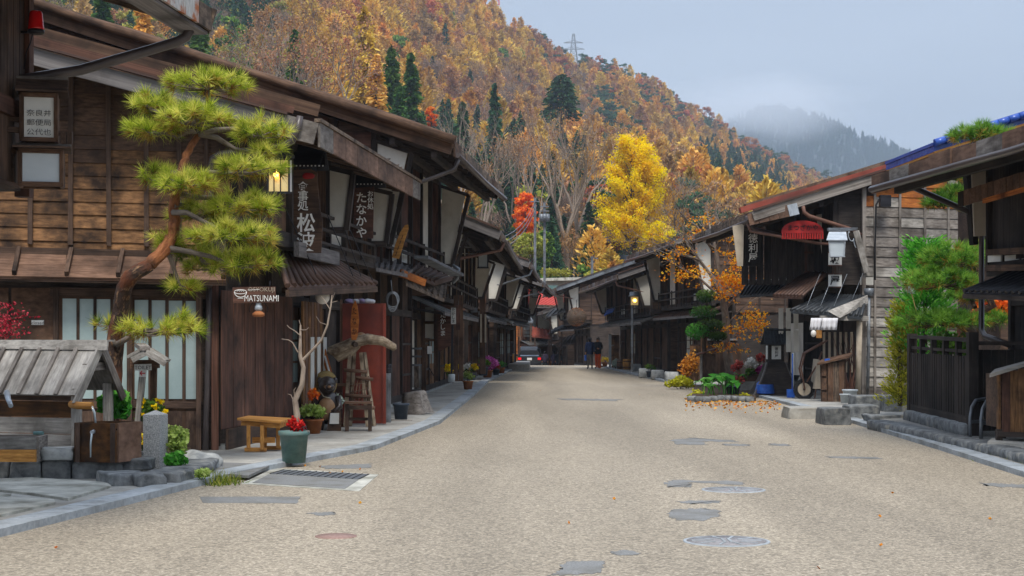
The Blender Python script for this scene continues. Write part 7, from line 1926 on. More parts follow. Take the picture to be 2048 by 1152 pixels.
# topiary
tpz = T('topiary_pine', 'dark green cloud-pruned topiary beside the wooden post', 'tree', I(1405, 700, 52.5)); b = MB(); b.tube([I(1412, 760, 52.5), I(1408, 690, 52.5), I(1415, 620, 52.5), I(1412, 590, 52.5)], [.09, .08, .06, .03], 7); b.build('trunk', M['bark_dark'], tpz)
for i, (x, y, hw, hh) in enumerate(((1412, 592, 22, 14), (1408, 625, 30, 15), (1395, 662, 24, 18), (1420, 650, 30, 14), (1435, 672, 20, 10))):
    c = I(x, y, 52.3); gg = np.random.default_rng(i); q = gg.normal(size=(700, 3)); q /= np.linalg.norm(q, axis=1)[:, None]; q *= (gg.random(700) ** .35)[:, None]
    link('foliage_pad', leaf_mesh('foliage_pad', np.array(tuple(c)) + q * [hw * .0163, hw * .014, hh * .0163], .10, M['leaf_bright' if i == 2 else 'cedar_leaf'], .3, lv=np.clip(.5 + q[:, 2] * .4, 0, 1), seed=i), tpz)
# planting bed
bd = T('planting_bed', 'stone-edged roadside bed under the maple', 'planting bed', G(1450, 800))
for k in range(9):
    a = G(1385 + k * 14.5, 803 + 1.5 * math.sin(k)); stone_block('stone', M['stone'], bd, (a.x, a.y + .15, .06), .21, .3, .16, 0, 300 + k, .1, sub=1)
MB().prism([G(1382, 800), G(1512, 802), G(1505, 772), G(1390, 775)], (0, 0, .08)).build('earth', M['soil'], bd)
hs = T('hosta_clump', 'clump of large bright green hosta leaves in the bed', 'plant', G(1440, 795)); rh = random.Random(2); hv = MB()
for k in range(34):
    c = I(rh.uniform(1405, 1478), 0, rh.uniform(43.5, 46)).xy.to_3d() + UP * .1; a = rh.uniform(0, 6.28); dr = Vector((math.cos(a), math.sin(a), 0)); sd_ = Vector((-dr.y, dr.x, 0)); ln = rh.uniform(.25, .42); h_ = rh.uniform(.2, .5)
    pA = c + dr * .06 + UP * h_; pB = c + dr * ln * .7 + UP * (h_ + .08); pC = c + dr * ln * 1.3 + UP * (h_ - .10); wv = ln * .42
    hv.add([pA, pA.lerp(pB, .6) + sd_ * wv * .8, pB + sd_ * wv * .9 - UP * .02, pC, pB - sd_ * wv * .9 - UP * .02, pA.lerp(pB, .6) - sd_ * wv * .8, pB], [(0, 1, 6), (1, 2, 6), (2, 3, 6), (3, 4, 6), (4, 5, 6), (5, 0, 6)], smooth=True); hv.tube([c, pA], .01, 4, cap=False)
o = hv.build('leaves', M['leaf_bright'], hs); at = o.data.attributes.new('lv', 'FLOAT', 'POINT'); at.data.foreach_set('value', np.repeat(np.random.default_rng(1).random(len(o.data.vertices) // 15 + 1), 15)[:len(o.data.vertices)].astype('f'))
bush('yellow_shrub', 'low yellow-green shrub at the road edge left of the bed', I(1362, 764, 52), .45, .4, .27, 1000, .10, M['yellow_green'], seed=51)
bush('rust_shrub', 'thin rust-coloured shrub behind the yellow shrub', I(1385, 735, 54), .5, .4, .75, 700, .10, M['fallen'], seed=52, stems=16)
bush('yellowing_plant', 'yellowing leaves beside the hosta clump', I(1395, 790, 45.5), .3, .25, .2, 260, .10, M['yellow_green'], seed=53, stems=4)
bush('low_foliage', 'small yellow-green foliage at the right end of the bed', I(1490, 795, 44), .35, .3, .14, 260, .09, M['yellow_green'], seed=54, stems=0)
t = T('dark_pot', 'dark round plant pot among the hosta leaves', 'pot', G(1466, 798)); pot(t, I(1466, 790, 45).xy.to_3d() + UP * .05, .15, .2, .25, M['blue_pot'])
t = T('notice_box', 'small roofed dark notice box on the roadside', 'notice board', G(1412, 770)); D = 52.5
pc('body', M['wood_dark'], t, I(1417, 760, D), I(1417, 708, D), .42, .25, up=(0, 1, 0)); pc('side', M['wood_silver'], t, I(1402, 760, D - .1), I(1402, 708, D - .1), .06, .25, up=(0, 1, 0))
MB().prism([I(1392, 712, D - .3), I(1432, 700, D - .3), I(1432, 698, D + .3), I(1392, 710, D + .3)], (0, 0, .05)).build('lid', M['wood_red'], t)
gf = T('garden_fence', 'wooden garden fence with square openwork behind the maple', 'fence', G(1430, 765)); D = 55.0
for k in range(12): pc('fence_board', M['wood_brown' if k < 4 else 'wood_dark'], gf, I(1384 + k * 8.6, 762, D), I(1384 + k * 8.6, 690, D), .14, .03, up=(0, 1, 0))
for k in range(8): pc('lattice_bar', M['wood_dark'], gf, I(1386 + k * 12, 690, D), I(1386 + k * 12, 672, D), .05, .04, up=(0, 1, 0))
for y in (690, 680): pc('lattice_rail', M['wood_dark'], gf, I(1380, y, D), I(1478, y + 4, D), .05, .05)
pc('coping', M['wood_silver'], gf, I(1374, 668, D), I(1402, 671, D), .25, .06); pc('coping', M['metal_bright'], gf, I(1410, 679, D), I(1474, 679, D), .2, .06)
pc('gate_post', M['wood_brown'], gf, I(1408, 765, D - .3), I(1408, 645, D - .3), .2, .2)
# fallen leaves around the bed
g = np.random.default_rng(8); P = []
for k in range(420):
    px = g.uniform(1370, 1560); py = 800 + abs(g.normal()) * 9 + (px - 1450) * .03
    if py < 797: continue
    q = G(px, py); P.append((q.x, q.y, .012))
o = link('fallen_leaves', leaf_mesh('fallen_leaves', P, .07, M['fallen'], .8, up=.0, dirs=g.normal(size=(len(P), 3)) * [1, 1, .12], seed=2)); tag(o, 'orange leaves fallen along the edge of the bed', 'leaves', kind='stuff')
P = []
for k in range(16):
    px, py = g.uniform(200, 2048), 740 + 400 * g.random() ** 1.5; q = G(px, py)
    if polyx(LEFT_EDGE, q.y) < q.x < polyx(RIGHT_EDGE, q.y): P.append((q.x, q.y, .012))
for px, py in ((112, 1098), (1785, 988), (1760, 1035), (1762, 1093), (1980, 1040), (660, 948), (685, 945), (720, 940), (640, 935), (610, 933), (560, 930)): q = G(px, py); P.append((q.x, q.y, .015))
o = link('scattered_leaves', leaf_mesh('scattered_leaves', np.repeat(np.array(P), 2, 0), .034, M['fallen'], .8, dirs=g.normal(size=(len(P) * 2, 3)) * [1, 1, .15], seed=2)); tag(o, 'small dry red leaves scattered over the street', 'leaves', kind='stuff')
grass('grass_verge', 'thin strip of grass along the right kerb', [G(1740 + k * 13, 862 + k * 3.6) + Vector((.28, 0, .0)) for k in range(24)], .09, 16)
# ================================================================ farther left: shop signs, planters
h3 = HL3['t']
for y in (628, 662): pc('plaster_panel', M['plaster'], h3, I(858, y - 14, 44.5), I(858, y + 14, 44.5), .27, .03, up=(0, 1, 0))
for y in (612, 645, 680): pc('frame_rail', M['wood_umber'], h3, I(846, y, 44.4), I(872, y, 44.4), .06, .07)
for x in (846, 872, 912, 922): pc('frame_post', M['wood_umber'], h3, I(x, 590, 44.5), I(x, 762, 44.5), .12, .10)
t = T('shop_board', 'brown shop board with four white hiragana characters', 'sign', I(889, 700, 44.2))
MB().prism([I(x, y, 44.2) for x, y in ((874, 606), (906, 612), (908, 690), (898, 692), (880, 704), (876, 700))], (0, .06, 0)).build('board', M['wood_red'], t)
lettering(t, ['たかしま'], I(886, 648, 44.17), (1, 0, 0), UP, .17, M['white_ink'], vertical=True, pitch=.98, bold=.012)
t = T('lantern_sign', 'narrow white lantern sign with black lettering on a dark post', 'sign', I(907, 750, 43.9)); D = 43.8
pc('panel', M['paper'], t, I(907, 615, D), I(907, 648, D), .13, .12, up=(0, 1, 0)); lettering(t, ['たかしま'], I(907, 631, D - .07), (1, 0, 0), UP, .105, M['black_ink'], vertical=True, pitch=.98)
pc('post', M['metal_dark'], t, I(905, 650, D), I(903, 755, D), .06, .06); lathe('foot', M['white_pot'], t, I(903, 764, D), [(.09, 0), (.1, .2), (.08, .22)], 12); pc('cap', M['wood_dark'], t, I(898, 613, D), I(916, 614, D), .2, .05)
pc('back_board', M['wood_red'], t, I(916, 610, D + .1), I(916, 660, D + .1), .12, .05, up=(0, 1, 0))
t = T('timber_pole', 'thick weathered grey timber post holding the gutter', 'pole', I(957, 745, 58)); D = 58
for x in (951, 965): pc('shaft', M['wood_umber' if x > 960 else 'wood_dark'], t, I(x, 748, D), I(x, 588, D), .22, .22)
for x in (962, 971): pc('conduit', M['plaster_warm'], t, I(x, 628, D - .15), I(x, 685, D - .15), .06, .06)
pc('cap_beam', M['wood_grey'], t, I(925, 575, D - .6), I(962, 588, D + .4), .25, .2); MB().box(I(948, 612, D - .2), .25, .2, .45).build('meter', M['metal_grey'], t)
def planter_box(label, x0, x1, y, D, mat_, flowers, seed, name='flower_planter'):
    a, c = I(x0, y, D), I(x1, y, D); t = T(name, label, 'planter', (a + c) / 2); w_ = (c - a).length; m_ = (a + c) / 2
    MB().prism([m_ + Vector((-w_ * .42, -.14, 0)), m_ + Vector((w_ * .42, -.14, 0)), m_ + Vector((w_ * .5, -.17, .26)), m_ + Vector((-w_ * .5, -.17, .26))], (0, .3, 0)).build('box', mat_, t)
    for k, fm in enumerate(flowers): bush('', '', m_ + Vector((w_ * (.5 + k - len(flowers) / 2) / len(flowers), 0, .42)), w_ / len(flowers) * .6, .18, .2, 260, .07, M['shrub_green'], seed=seed + k, parent=t, flowers=(fm, 26, .08), stems=5)
    return t
planter_box('grey trough planter with yellow pansies before the brown shop', 913, 954, 760, 57, M['metal_grey'], ['flower_yellow', 'flower_white', 'flower_yellow'], 70)
t = T('potted_shrub', 'dark pot with round green shrub beside the pink chrysanthemums', 'potted plant', I(966, 752, 62)); c = I(966, 751, 62); pot(t, c, .16, .21, .34, M['blue_pot']); bush('', '', c + UP * .5, .32, .3, .24, 600, .07, M['shrub_green'], seed=80, parent=t)
t = T('chrysanthemum', 'large ball of pink chrysanthemums on the left pavement', 'potted plant', I(976, 745, 64)); c = I(975, 727, 64)
pot(t, Vector((c.x, c.y, .1)), .16, .2, .3, M['terracotta']); bush('', '', c, .42, .38, .32, 500, .09, M['flower_pink'], seed=81, parent=t, part='blossoms', flowers=('flower_pink', 160, .09), stems=6)
t = T('white_tub', 'white tub standing by the rough timber gate', 'tub', I(860, 768, 52)); lathe('tub', M['white_paint'], t, I(860, 767, 52), [(.2, 0), (.22, .3), (.2, .3), (.19, .05)], 16)
t = T('meter_box', 'small white electric meter on the gate rail with hanging cord', 'meter', I(859, 700, 42)); MB().box(I(859, 700, 41.8), .11, .08, .2).build('case', M['white_paint'], t); tube('cord', M['rubber'], t, [I(857, 708, 41.8), I(858, 735, 41.9), I(868, 752, 42)], .015, 5)
bush('yellow_flowers', 'yellow flowers standing beside the shop board', I(897, 742, 46), .1, .1, .25, 120, .07, M['shrub_green'], seed=82, flowers=('flower_yellow', 24, .07))
for (x, y, D, lb) in ((966, 520, 47, 'black framed lantern hanging from the far eave on the left'), (1070, 586, 80, 'square framed lantern hanging at the last left eave'), (1022, 520, 88, '')):
    if not lb: continue
    t = T('hanging_lantern', lb, 'lantern', I(x, y + 14, D)); w_ = .3
    c = I(x, y, D)
    for sx in (-1, 1):
        for sy in (-1, 1): pc('frame_post', M['metal_dark'], t, c + Vector((sx * .14, sy * .14, -.22)), c + Vector((sx * .14, sy * .14, .22)), .03, .03)
    MB().box(c, .25, .25, .40).build('panel', M['lantern_glass'], t); pc('lantern_roof', M['metal_dark'], t, c + Vector((-.2, 0, .24)), c + Vector((.2, 0, .24)), .4, .05); pc('base', M['metal_dark'], t, c + Vector((-.17, 0, -.23)), c + Vector((.17, 0, -.23)), .34, .03)
    pc('hanger', M['metal_dark'], t, c + UP * .25, c + UP * .6, .02, .02)
t = T('stone_landing', 'raised concrete landing beside the last left house', 'step', I(1035, 730, 96)); MB().prism([Vector((-.2, 84, 0)), Vector((.9, 84, 0)), Vector((1.1, 97, 0)), Vector((.1, 97, 0))], (0, 0, .32)).build('slab', M['concrete'], t)
t = T('wooden_tub', 'pale round wooden tub at the last left house', 'tub', I(1020, 724, 90)); lathe('tub', M['wood_tan'], t, I(1020, 724, 90), [(.2, 0), (.24, .45), (.22, .45), (.2, .1)], 14); lathe('lid', M['wood_silver'], t, I(1020, 724, 90) + UP * .45, [(.26, 0), (.26, .04), (0, .05)], 14)
# ================================================================ farther right
t = T('street_lamp', 'lit yellow lantern lamp on a thin grey post at the right', 'street lamp', I(1266, 740, 70)); D = 69.5
c = I(1269, 602, D); pc('pole', M['metal_grey'], t, I(1264, 745, D), I(1264, 596, D), .08, .08)
MB().box(c, .30, .30, .36).build('lamp_glass', M['lamp_panel'], t); MB().blob(c + Vector((0, -.16, .02)), .07, .03, .07, 1, 0, 2).build('bulb', M['lamp_warm'], t)
lathe('lamp_cap', M['metal_grey'], t, c + UP * .18, [(.26, 0), (.26, .06), (.22, .08), (.22, .2), (.18, .22)], 14)
for (x, y, r_, h_, D, m_, lb) in ((1254, 740, .22, .55, 84, 'wood_tan', 'tan wooden barrel at the corner of the right-hand house'), (1240, 738, .17, .45, 85, 'wood_plank', 'small brown barrel beside the tan barrel')):
    t = T('barrel', lb, 'barrel', I(x, y, D)); q = I(x, y, D); q.z = .05; lathe('staves', M[m_], t, q, [(r_ * .9, 0), (r_ * 1.05, h_ * .4), (r_, h_), (r_ * .9, h_), (r_ * .88, h_ * .8)], 14)
    for f in (.2, .75): lathe('hoop', M['metal_dark'], t, q + UP * h_ * f, [(r_ * 1.06, 0), (r_ * 1.06, .04)], 14)
bush('hydrangea', 'pale blue-green bush beside the barrels', I(1231, 727, 86), .32, .3, .32, 500, .10, M['silver_leaf'], seed=90)
t = T('blue_sheet', 'bright blue tarpaulin folded on a canopy by the right eaves', 'tarpaulin', I(1220, 626, 86)); MB().prism([I(1208, 632, 85.5), I(1226, 624, 85), I(1230, 617, 86.5), I(1214, 622, 87)], (0, 0, .06)).build('sheet', M['blue_tarp'], t)
t = T('open_shutter', 'tan door leaf standing open beside the two people', 'door', I(1230, 735, 90)); pc('leaf', M['wood_brown'], t, I(1231, 735, 90), I(1231, 670, 90), .45, .05, up=(0, 1, 0)); pc('stile', M['white_pot'], t, I(1220, 735, 90), I(1220, 668, 90), .14, .06, up=(0, 1, 0)); pc('handle', M['plaster_warm'], t, I(1222, 692, 89.9), I(1228, 690, 89.9), .04, .06)
t = T('cedar_ball', 'big brown hanging cedar-leaf ball under the eave', 'cedar ball', I(1152, 650, 103)); c = I(1153, 634, 103)
MB().blob(c, .64, .6, .56, 3, .08, 3).build('ball', M['bark_dark'], t); g = np.random.default_rng(3); q = g.normal(size=(1500, 3)); q /= np.linalg.norm(q, axis=1)[:, None]; link('needles', leaf_mesh('needles', np.array(tuple(c)) + q * .58, .12, M['brown_leaf'], .3, dirs=q, seed=2), t); pc('hanger', M['metal_dark'], t, c + UP * .5, c + UP * 1.1, .03, .03)
for k, (x, D) in enumerate(((1338, 60.5), (1310, 64), (1285, 67.5), (1268, 80))):
    t = T('gate_stone', 'grey squared stone block at the %s right-hand doorway' % ('nearest', 'second', 'third', 'farthest')[k], 'stone', I(x, 745, D)); stone_block('block', M['stone_pale'], t, (I(x, 745, D).x + .1, D, .2), .5, .5, .4, 0, 400 + k, .06, sub=1)
# small lean-to roofs stacked down the slope
for hs_, pts, m_ in ((HR6['t'], ((1092, 634), (1150, 616), (1162, 604), (1108, 618)), 'roof_grey'), (HR6['t'], ((1112, 694), (1160, 684), (1172, 662), (1130, 674)), 'roof_brown'), (HR6['t'], ((1098, 668), (1128, 655), (1140, 646), (1112, 656)), 'metal_dark'), (HL6['t'], ((1064, 672), (1104, 676), (1098, 660), (1066, 654)), 'roof_red'), (HL6['t'], ((1036, 640), (1066, 644), (1058, 632), (1034, 628)), 'metal_grey')):
    q = [I(x, y, 117 + k // 2 * 1.6 + (6 if hs_ is HL6['t'] else 0)) for k, (x, y) in enumerate(pts)]; cn = MB().prism(q, -UP * .1).build('lean_to_roof', M[m_], hs_)
    for k in range(6): pc('roof_batten', M[m_], cn, q[0].lerp(q[1], k / 5) + UP * .04, q[3].lerp(q[2], k / 5) + UP * .04, .08, .06)
    for f in (.15, .85): pc('post', M['wood_dark'], hs_, q[0].lerp(q[1], f) - UP * .1, q[0].lerp(q[1], f) - UP * 1.6, .12, .12)
for k, (x, y, D, m_, lb) in enumerate(((1003, 738, 74, 'leaf_bright', 'small green potted plant outside the glazed far left door'), (992, 744, 70, 'flower_red', 'small red-flowered pot past the pink chrysanthemums'), (936, 772, 50, 'shrub_light', 'pale green potted plant before the grey trough planter'), (1300, 748, 66, 'shrub_green', 'green potted plant by the second right-hand doorway'), (1210, 738, 92, 'flower_yellow', 'yellow-flowered pot beside the open tan door'))):
    t = T('potted_plant', lb, 'potted plant', I(x, y, D)); q = I(x, y, D); q.z = .06; pot(t, q, .12, .16, .26, M[('terracotta', 'blue_pot')[k % 2]], seg=12); bush('', '', q + UP * .42, .24, .22, .22, 260, .07, M[m_], seed=740 + k, parent=t, stems=4)
# ================================================================ people
def person(label, x, y, D, hgt, top, legs, hair, face=0.0, gap=.0, arm='down', z=None, extra=None):
    base = I(x, y, D); base.z = gz(D) if z is None else z; s = hgt / 1.72
    t = T('person', label, 'person', base)
    J = {'pel': (0, 0, .95), 'sp': (0, .01, 1.15), 'ch': (0, 0, 1.36), 'nk': (0, -.01, 1.48), 'hd': (0, -.02, 1.56), 'ht': (0, -.02, 1.67),
         'lh': (-.09, 0, .90), 'lk': (-.10 - gap, -.03, .50), 'la': (-.11 - gap, .03, .09), 'lt': (-.12 - gap, -.13, .04), 'rh': (.09, 0, .90), 'rk': (.10 + gap, -.02, .50), 'ra': (.11 + gap, .04, .09), 'rt': (.12 + gap, -.12, .04),
         'ls': (-.18, .0, 1.40), 'le': (-.24, .04, 1.12), 'lw': (-.23, -.06, .88), 'lf': (-.23, -.09, .79), 'rs': (.18, .0, 1.40), 're': (.24, .04, 1.12), 'rw': (.23, -.06, .88), 'rf': (.23, -.09, .79)}
    if arm == 'bent': J['rw'] = (.10, -.22, 1.10); J['rf'] = (.04, -.26, 1.14); J['lw'] = (-.12, -.2, 1.0); J['lf'] = (-.06, -.25, 1.02)
    Rr = {'pel': .15, 'sp': .145, 'ch': .165, 'nk': .06, 'hd': .095, 'ht': .075, 'lh': .10, 'lk': .065, 'la': .045, 'lt': .04, 'rh': .10, 'rk': .065, 'ra': .045, 'rt': .04, 'ls': .075, 'le': .055, 'lw': .035, 'lf': .032, 'rs': .075, 're': .055, 'rw': .035, 'rf': .032}
    E_ = [('pel', 'sp'), ('sp', 'ch'), ('ch', 'nk'), ('nk', 'hd'), ('hd', 'ht'), ('pel', 'lh'), ('lh', 'lk'), ('lk', 'la'), ('la', 'lt'), ('pel', 'rh'), ('rh', 'rk'), ('rk', 'ra'), ('ra', 'rt'), ('ch', 'ls'), ('ls', 'le'), ('le', 'lw'), ('lw', 'lf'), ('ch', 'rs'), ('rs', 're'), ('re', 'rw'), ('rw', 'rf')]
    ks = list(J); me = bpy.data.meshes.new('body'); me.from_pydata([tuple(Vector(J[k]) * s) for k in ks], [(ks.index(a), ks.index(b)) for a, b in E_], [])
    o = bpy.data.objects.new('body', me); COL.objects.link(o)
    sk = o.modifiers.new('skin', 'SKIN'); sb = o.modifiers.new('sub', 'SUBSURF'); sb.levels = 2; sb.render_levels = 2
    if not me.skin_vertices: me.skin_vertices.new()
    for i, k in enumerate(ks): me.skin_vertices[0].data[i].radius = (Rr[k] * s, Rr[k] * s * (.72 if k in ('pel', 'sp', 'ch') else 1)); me.skin_vertices[0].data[i].use_root = (k == 'pel')
    bpy.context.view_layer.update(); me2 = bpy.data.meshes.new_from_object(o.evaluated_get(bpy.context.evaluated_depsgraph_get()))
    bpy.data.objects.remove(o)
    me2.materials.clear()
    for m_ in (top, legs, 'skin', 'rubber', hair): me2.materials.append(M[m_])
    for p in me2.polygons:
        c = p.center / s; p.use_smooth = True
        if c.z > 1.475: p.material_index = 4 if (c.z > 1.63 or c.y > .015) else 2
        elif c.z < .10: p.material_index = 3
        elif abs(c.x) < .2 and c.z < .90: p.material_index = 1
        elif c.z < .92 and abs(c.x) > .185 and arm == 'down': p.material_index = 2
        else: p.material_index = 0
        if arm == 'bent' and c.y < -.2 and c.z > .9: p.material_index = 2
    me2.attributes.new('g', 'FLOAT_VECTOR', 'POINT')
    me2.name = 'body'
    Mx = Matrix.Translation(base) @ Matrix.Rotation(face, 4, 'Z')
    link('body', me2, t, Mx)
    hb = MB(); hb.blob((0, .005 * s, 1.625 * s), .098 * s, .108 * s, .10 * s, 2, .08, 2); hb.build('hair', M[hair], t, Mx)
    jk = MB(); jk.lathe((0, 0, 0), [(.15 * s, .80 * s), (.175 * s, .82 * s), (.18 * s, 1.0 * s), (.19 * s, 1.25 * s), (.17 * s, 1.38 * s), (.09 * s, 1.47 * s), (.075 * s, 1.49 * s)], 16)
    jo = jk.build('jacket', M[top], t, Mx @ Matrix.Diagonal((1, .74, 1, 1)))
    if extra: extra(t, Mx, s)
    return t
def bag(t, Mx, s): MB().box((.26, -.05, .62), .1, .22, .30).build('bag', M['blue_tarp'], t, Mx)
def apron(t, Mx, s): MB().prism([(.02, -.14, .05), (.24, -.10, .05), (.20, -.13, .80), (.04, -.14, .80)], (0, -.02, 0)).build('orange_wrap', M['cloth_orange'], t, Mx)
person('person in navy jacket and grey trousers standing with back turned at the crest', 1180, 738, 88, 1.74, 'cloth_navy', 'cloth_grey', 'hair', face=R(185), extra=bag)
person('person in black top and orange trousers facing the camera at the crest', 1196, 738, 89, 1.74, 'cloth_black', 'cloth_orange', 'hair_grey', face=R(-25), arm='bent', extra=apron)
person('stooping walker in dark purple jacket next to the black car', 1090, 740, 121.5, 1.62, 'cloth_purple', 'cloth_black', 'hair', face=R(180))
person('left of the two walkers in dark coats side by side below the crest', 1108, 740, 123, 1.70, 'cloth_purple', 'cloth_black', 'hair', face=R(175))
person('right of the two walkers in dark coats side by side below the crest', 1117, 740, 122, 1.68, 'cloth_black', 'cloth_black', 'hair', face=R(190))
# ================================================================ black estate car seen from behind
cx_, cy_ = (1059 - 1024) / F * 114, 114.0; cz = gz(115.5)
car = T('estate_car', 'black estate car with lit red tail lamp going down the street', 'car', (cx_, cy_ + 2, cz))
def loft(secs):
    b = MB(); vs = []; fs = []; n = len(secs[0])
    for sct in secs: vs += sct
    for i in range(len(secs) - 1):
        for k in range(n): fs.append((i * n + k, i * n + (k + 1) % n, (i + 1) * n + (k + 1) % n, (i + 1) * n + k))
    fs.append(tuple(reversed(range(n)))); fs.append(tuple((len(secs) - 1) * n + k for k in range(n))); b.add(vs, fs, smooth=False); return b
def sec(y, wb, wm, wt, z0, z1, z2, sh=.0): return [Vector((cx_ + x, cy_ + y, cz + z)) for x, z in ((-wb, z0), (wb, z0), (wm, z0 + .3), (wm, z1), (wt, z2 - .05), (wt * .85, z2), (-wt * .85, z2), (-wt, z2 - .05), (-wm, z1), (-wm, z0 + .3))]
loft([sec(0, .78, .82, .62, .3, .92, 1.40), sec(.25, .80, .85, .66, .25, .98, 1.68), sec(1.8, .80, .85, .68, .22, .98, 1.72), sec(2.7, .80, .85, .66, .22, .96, 1.64), sec(3.4, .80, .84, .70, .22, .92, 1.05), sec(4.3, .74, .80, .66, .28, .80, .86)]).build('body', M['car_paint'], car)
MB().prism([Vector((cx_ + x, cy_ + y, cz + z)) for x, y, z in ((-.66, -.012, .98), (.66, -.012, .98), (.60, .17, 1.58), (-.60, .17, 1.58))], (0, -.012, .004)).build('rear_window', mat('car_window', '#3a4656', '#6d7d92', scale=(1.5, 1, 1), rough=.05, spec=.9, bump=0), car)  # sky reflection put into the glass colour as lighter blue-grey
for s in (-1, 1): MB().box((cx_ + s * .70, cy_ - .02, cz + .80), .22, .05, .16).build('tail_lamp', M['tail_red'], car)
MB().box((cx_, cy_ - .03, cz + .78), .34, .03, .17).build('number_plate', M['white_paint'], car); MB().box((cx_, cy_ - .05, cz + .42), 1.6, .14, .2).build('bumper', M['metal_dark'], car)
for s in (-1, 1):
    for y in (.75, 3.4):
        w_ = MB().tube([Vector((cx_ + s * .74, cy_ + y, cz + .31)), Vector((cx_ + s * .87, cy_ + y, cz + .31))], .31, 16).build('wheel', M['rubber'], car); MB().tube([Vector((cx_ + s * .86, cy_ + y, cz + .31)), Vector((cx_ + s * .885, cy_ + y, cz + .31))], .19, 12).build('rim', M['metal_bright'], w_)
    MB().prism([Vector((cx_ + s * .80, cy_ + y, cz + z)) for y, z in ((.4, 1.02), (3.1, 1.02), (2.6, 1.55), (.5, 1.58))], (s * .02, 0, 0)).build('side_window', M['dark_glass'], car)
    MB().box((cx_ + s * .93, cy_ + 2.9, cz + 1.02), .18, .1, .14).build('mirror', M['car_paint'], car)
# ================================================================ behind the street: walls, hall, poles
t = T('retaining_wall', 'long grey retaining wall with green-edged top behind the far roofs', 'wall', I(1120, 590, 165))
MB().prism([I(1060, 640, 165), I(1330, 640, 165), I(1330, 556, 165), I(1060, 562, 165)], (0, .6, 0)).build('wall_face', M['concrete'], t); pc('coping', M['flagstone'], t, I(1060, 560, 164.8), I(1330, 554, 164.8), 1.0, .3)
t = T('flat_roof_hall', 'low flat-roofed grey building behind the far street end', 'building', I(1130, 640, 150)); MB().prism([I(1092, 650, 150), I(1172, 650, 150), I(1172, 578, 150), I(1092, 578, 150)], (0, 6, 0)).build('wall', M['roof_grey'], t); pc('roof_edge', M['green_pot'], t, I(1088, 575, 149.8), I(1176, 575, 149.8), .8, .35)
for x in (1105, 1125, 1145, 1162): pc('window', M['dark_glass'], t, I(x, 610, 149.9), I(x, 595, 149.9), .5, .05, up=(0, 1, 0))
t = T('temple_hall', 'brown wooden temple hall with dark hipped roof among the trees', 'building', I(1225, 555, 196)); D = 196
MB().prism([I(1185, 565, D), I(1275, 565, D), I(1275, 530, D), I(1185, 530, D)], (0, 7, 0)).build('wall', M['wood_dark'], t)
MB().prism([I(1196, 500, D + 2), I(1240, 500, D + 2), I(1240, 482, D + 2), I(1196, 482, D + 2)], (0, 4, 0)).build('upper_wall', M['wood_orange'], t)
a = [I(1172, 536, D - 1.5), I(1292, 536, D - 1.5), I(1292, 536, D + 9), I(1172, 536, D + 9)]; b_ = [I(1198, 510, D + 2), I(1258, 510, D + 2), I(1258, 510, D + 6), I(1198, 510, D + 6)]
for q in b_: q.z = b_[0].z
for q in a: q.z = a[0].z
MB().add(a + b_, [(0, 1, 5, 4), (1, 2, 6, 5), (2, 3, 7, 6), (3, 0, 4, 7), (4, 5, 6, 7)]).build('roof', M['tile_dark'], t)
MB().add([I(1190, 484, D), I(1250, 484, D), I(1246, 484, D + 7), I(1192, 484, D + 7), I(1214, 466, D + 3), I(1226, 466, D + 3)], [(0, 1, 5, 4), (1, 2, 5), (2, 3, 4, 5), (3, 0, 4)]).build('upper_roof', M['wood_dark'], t)
for x in (1192, 1208, 1224, 1240, 1256, 1270): pc('column', M['wood_red'], t, I(x, 565, D - .1), I(x, 534, D - .1), .25, .2)
for (x, y0, y1, D, lb, arms) in ((1070, 395, 560, 150, 'slender grey utility pole beside the orange maple', 1), (1089, 405, 560, 158, 'second utility pole with transformer clutter', 3), (1184, 513, 600, 150, 'short grey lamp pole in front of the temple hall', 0)):
    t = T('utility_pole', lb, 'pole', I(x, y1, D)); pc('shaft', M['metal_grey'], t, I(x, y1 + 40, D), I(x, y0, D), .24, .24)
    for k in range(arms): pc('cross_arm', M['metal_grey'], t, I(x - 9, y0 + 8 + k * 9, D - .2), I(x + 9, y0 + 8 + k * 9, D - .2), .1, .1)
    if arms > 1:
        for k in range(3): lathe('transformer', M['metal_grey'], t, I(x - 6 + k * 6, y0 + 38, D - .4), [(.22, 0), (.22, .7), (.1, .75)], 10)
    if arms == 0: pc('lamp_arm', M['metal_grey'], t, I(x, 515, D), I(x + 12, 517, D), .08, .1)
t = T('overhead_wire', 'thin overhead wires strung from the left eaves to the utility pole', 'wire', I(1000, 470, 100)); b = MB()
for k in range(3):
    a, c = I(905, 478 + k * 14, 44), I(1070, 402 + k * 9, 150); b.tube([a.lerp(c, f) - UP * (1.2 * (1 - (2 * f - 1) ** 2)) for f in np.linspace(0, 1, 12)], .02, 4, cap=False)
b.build('strands', M['metal_grey'], t)
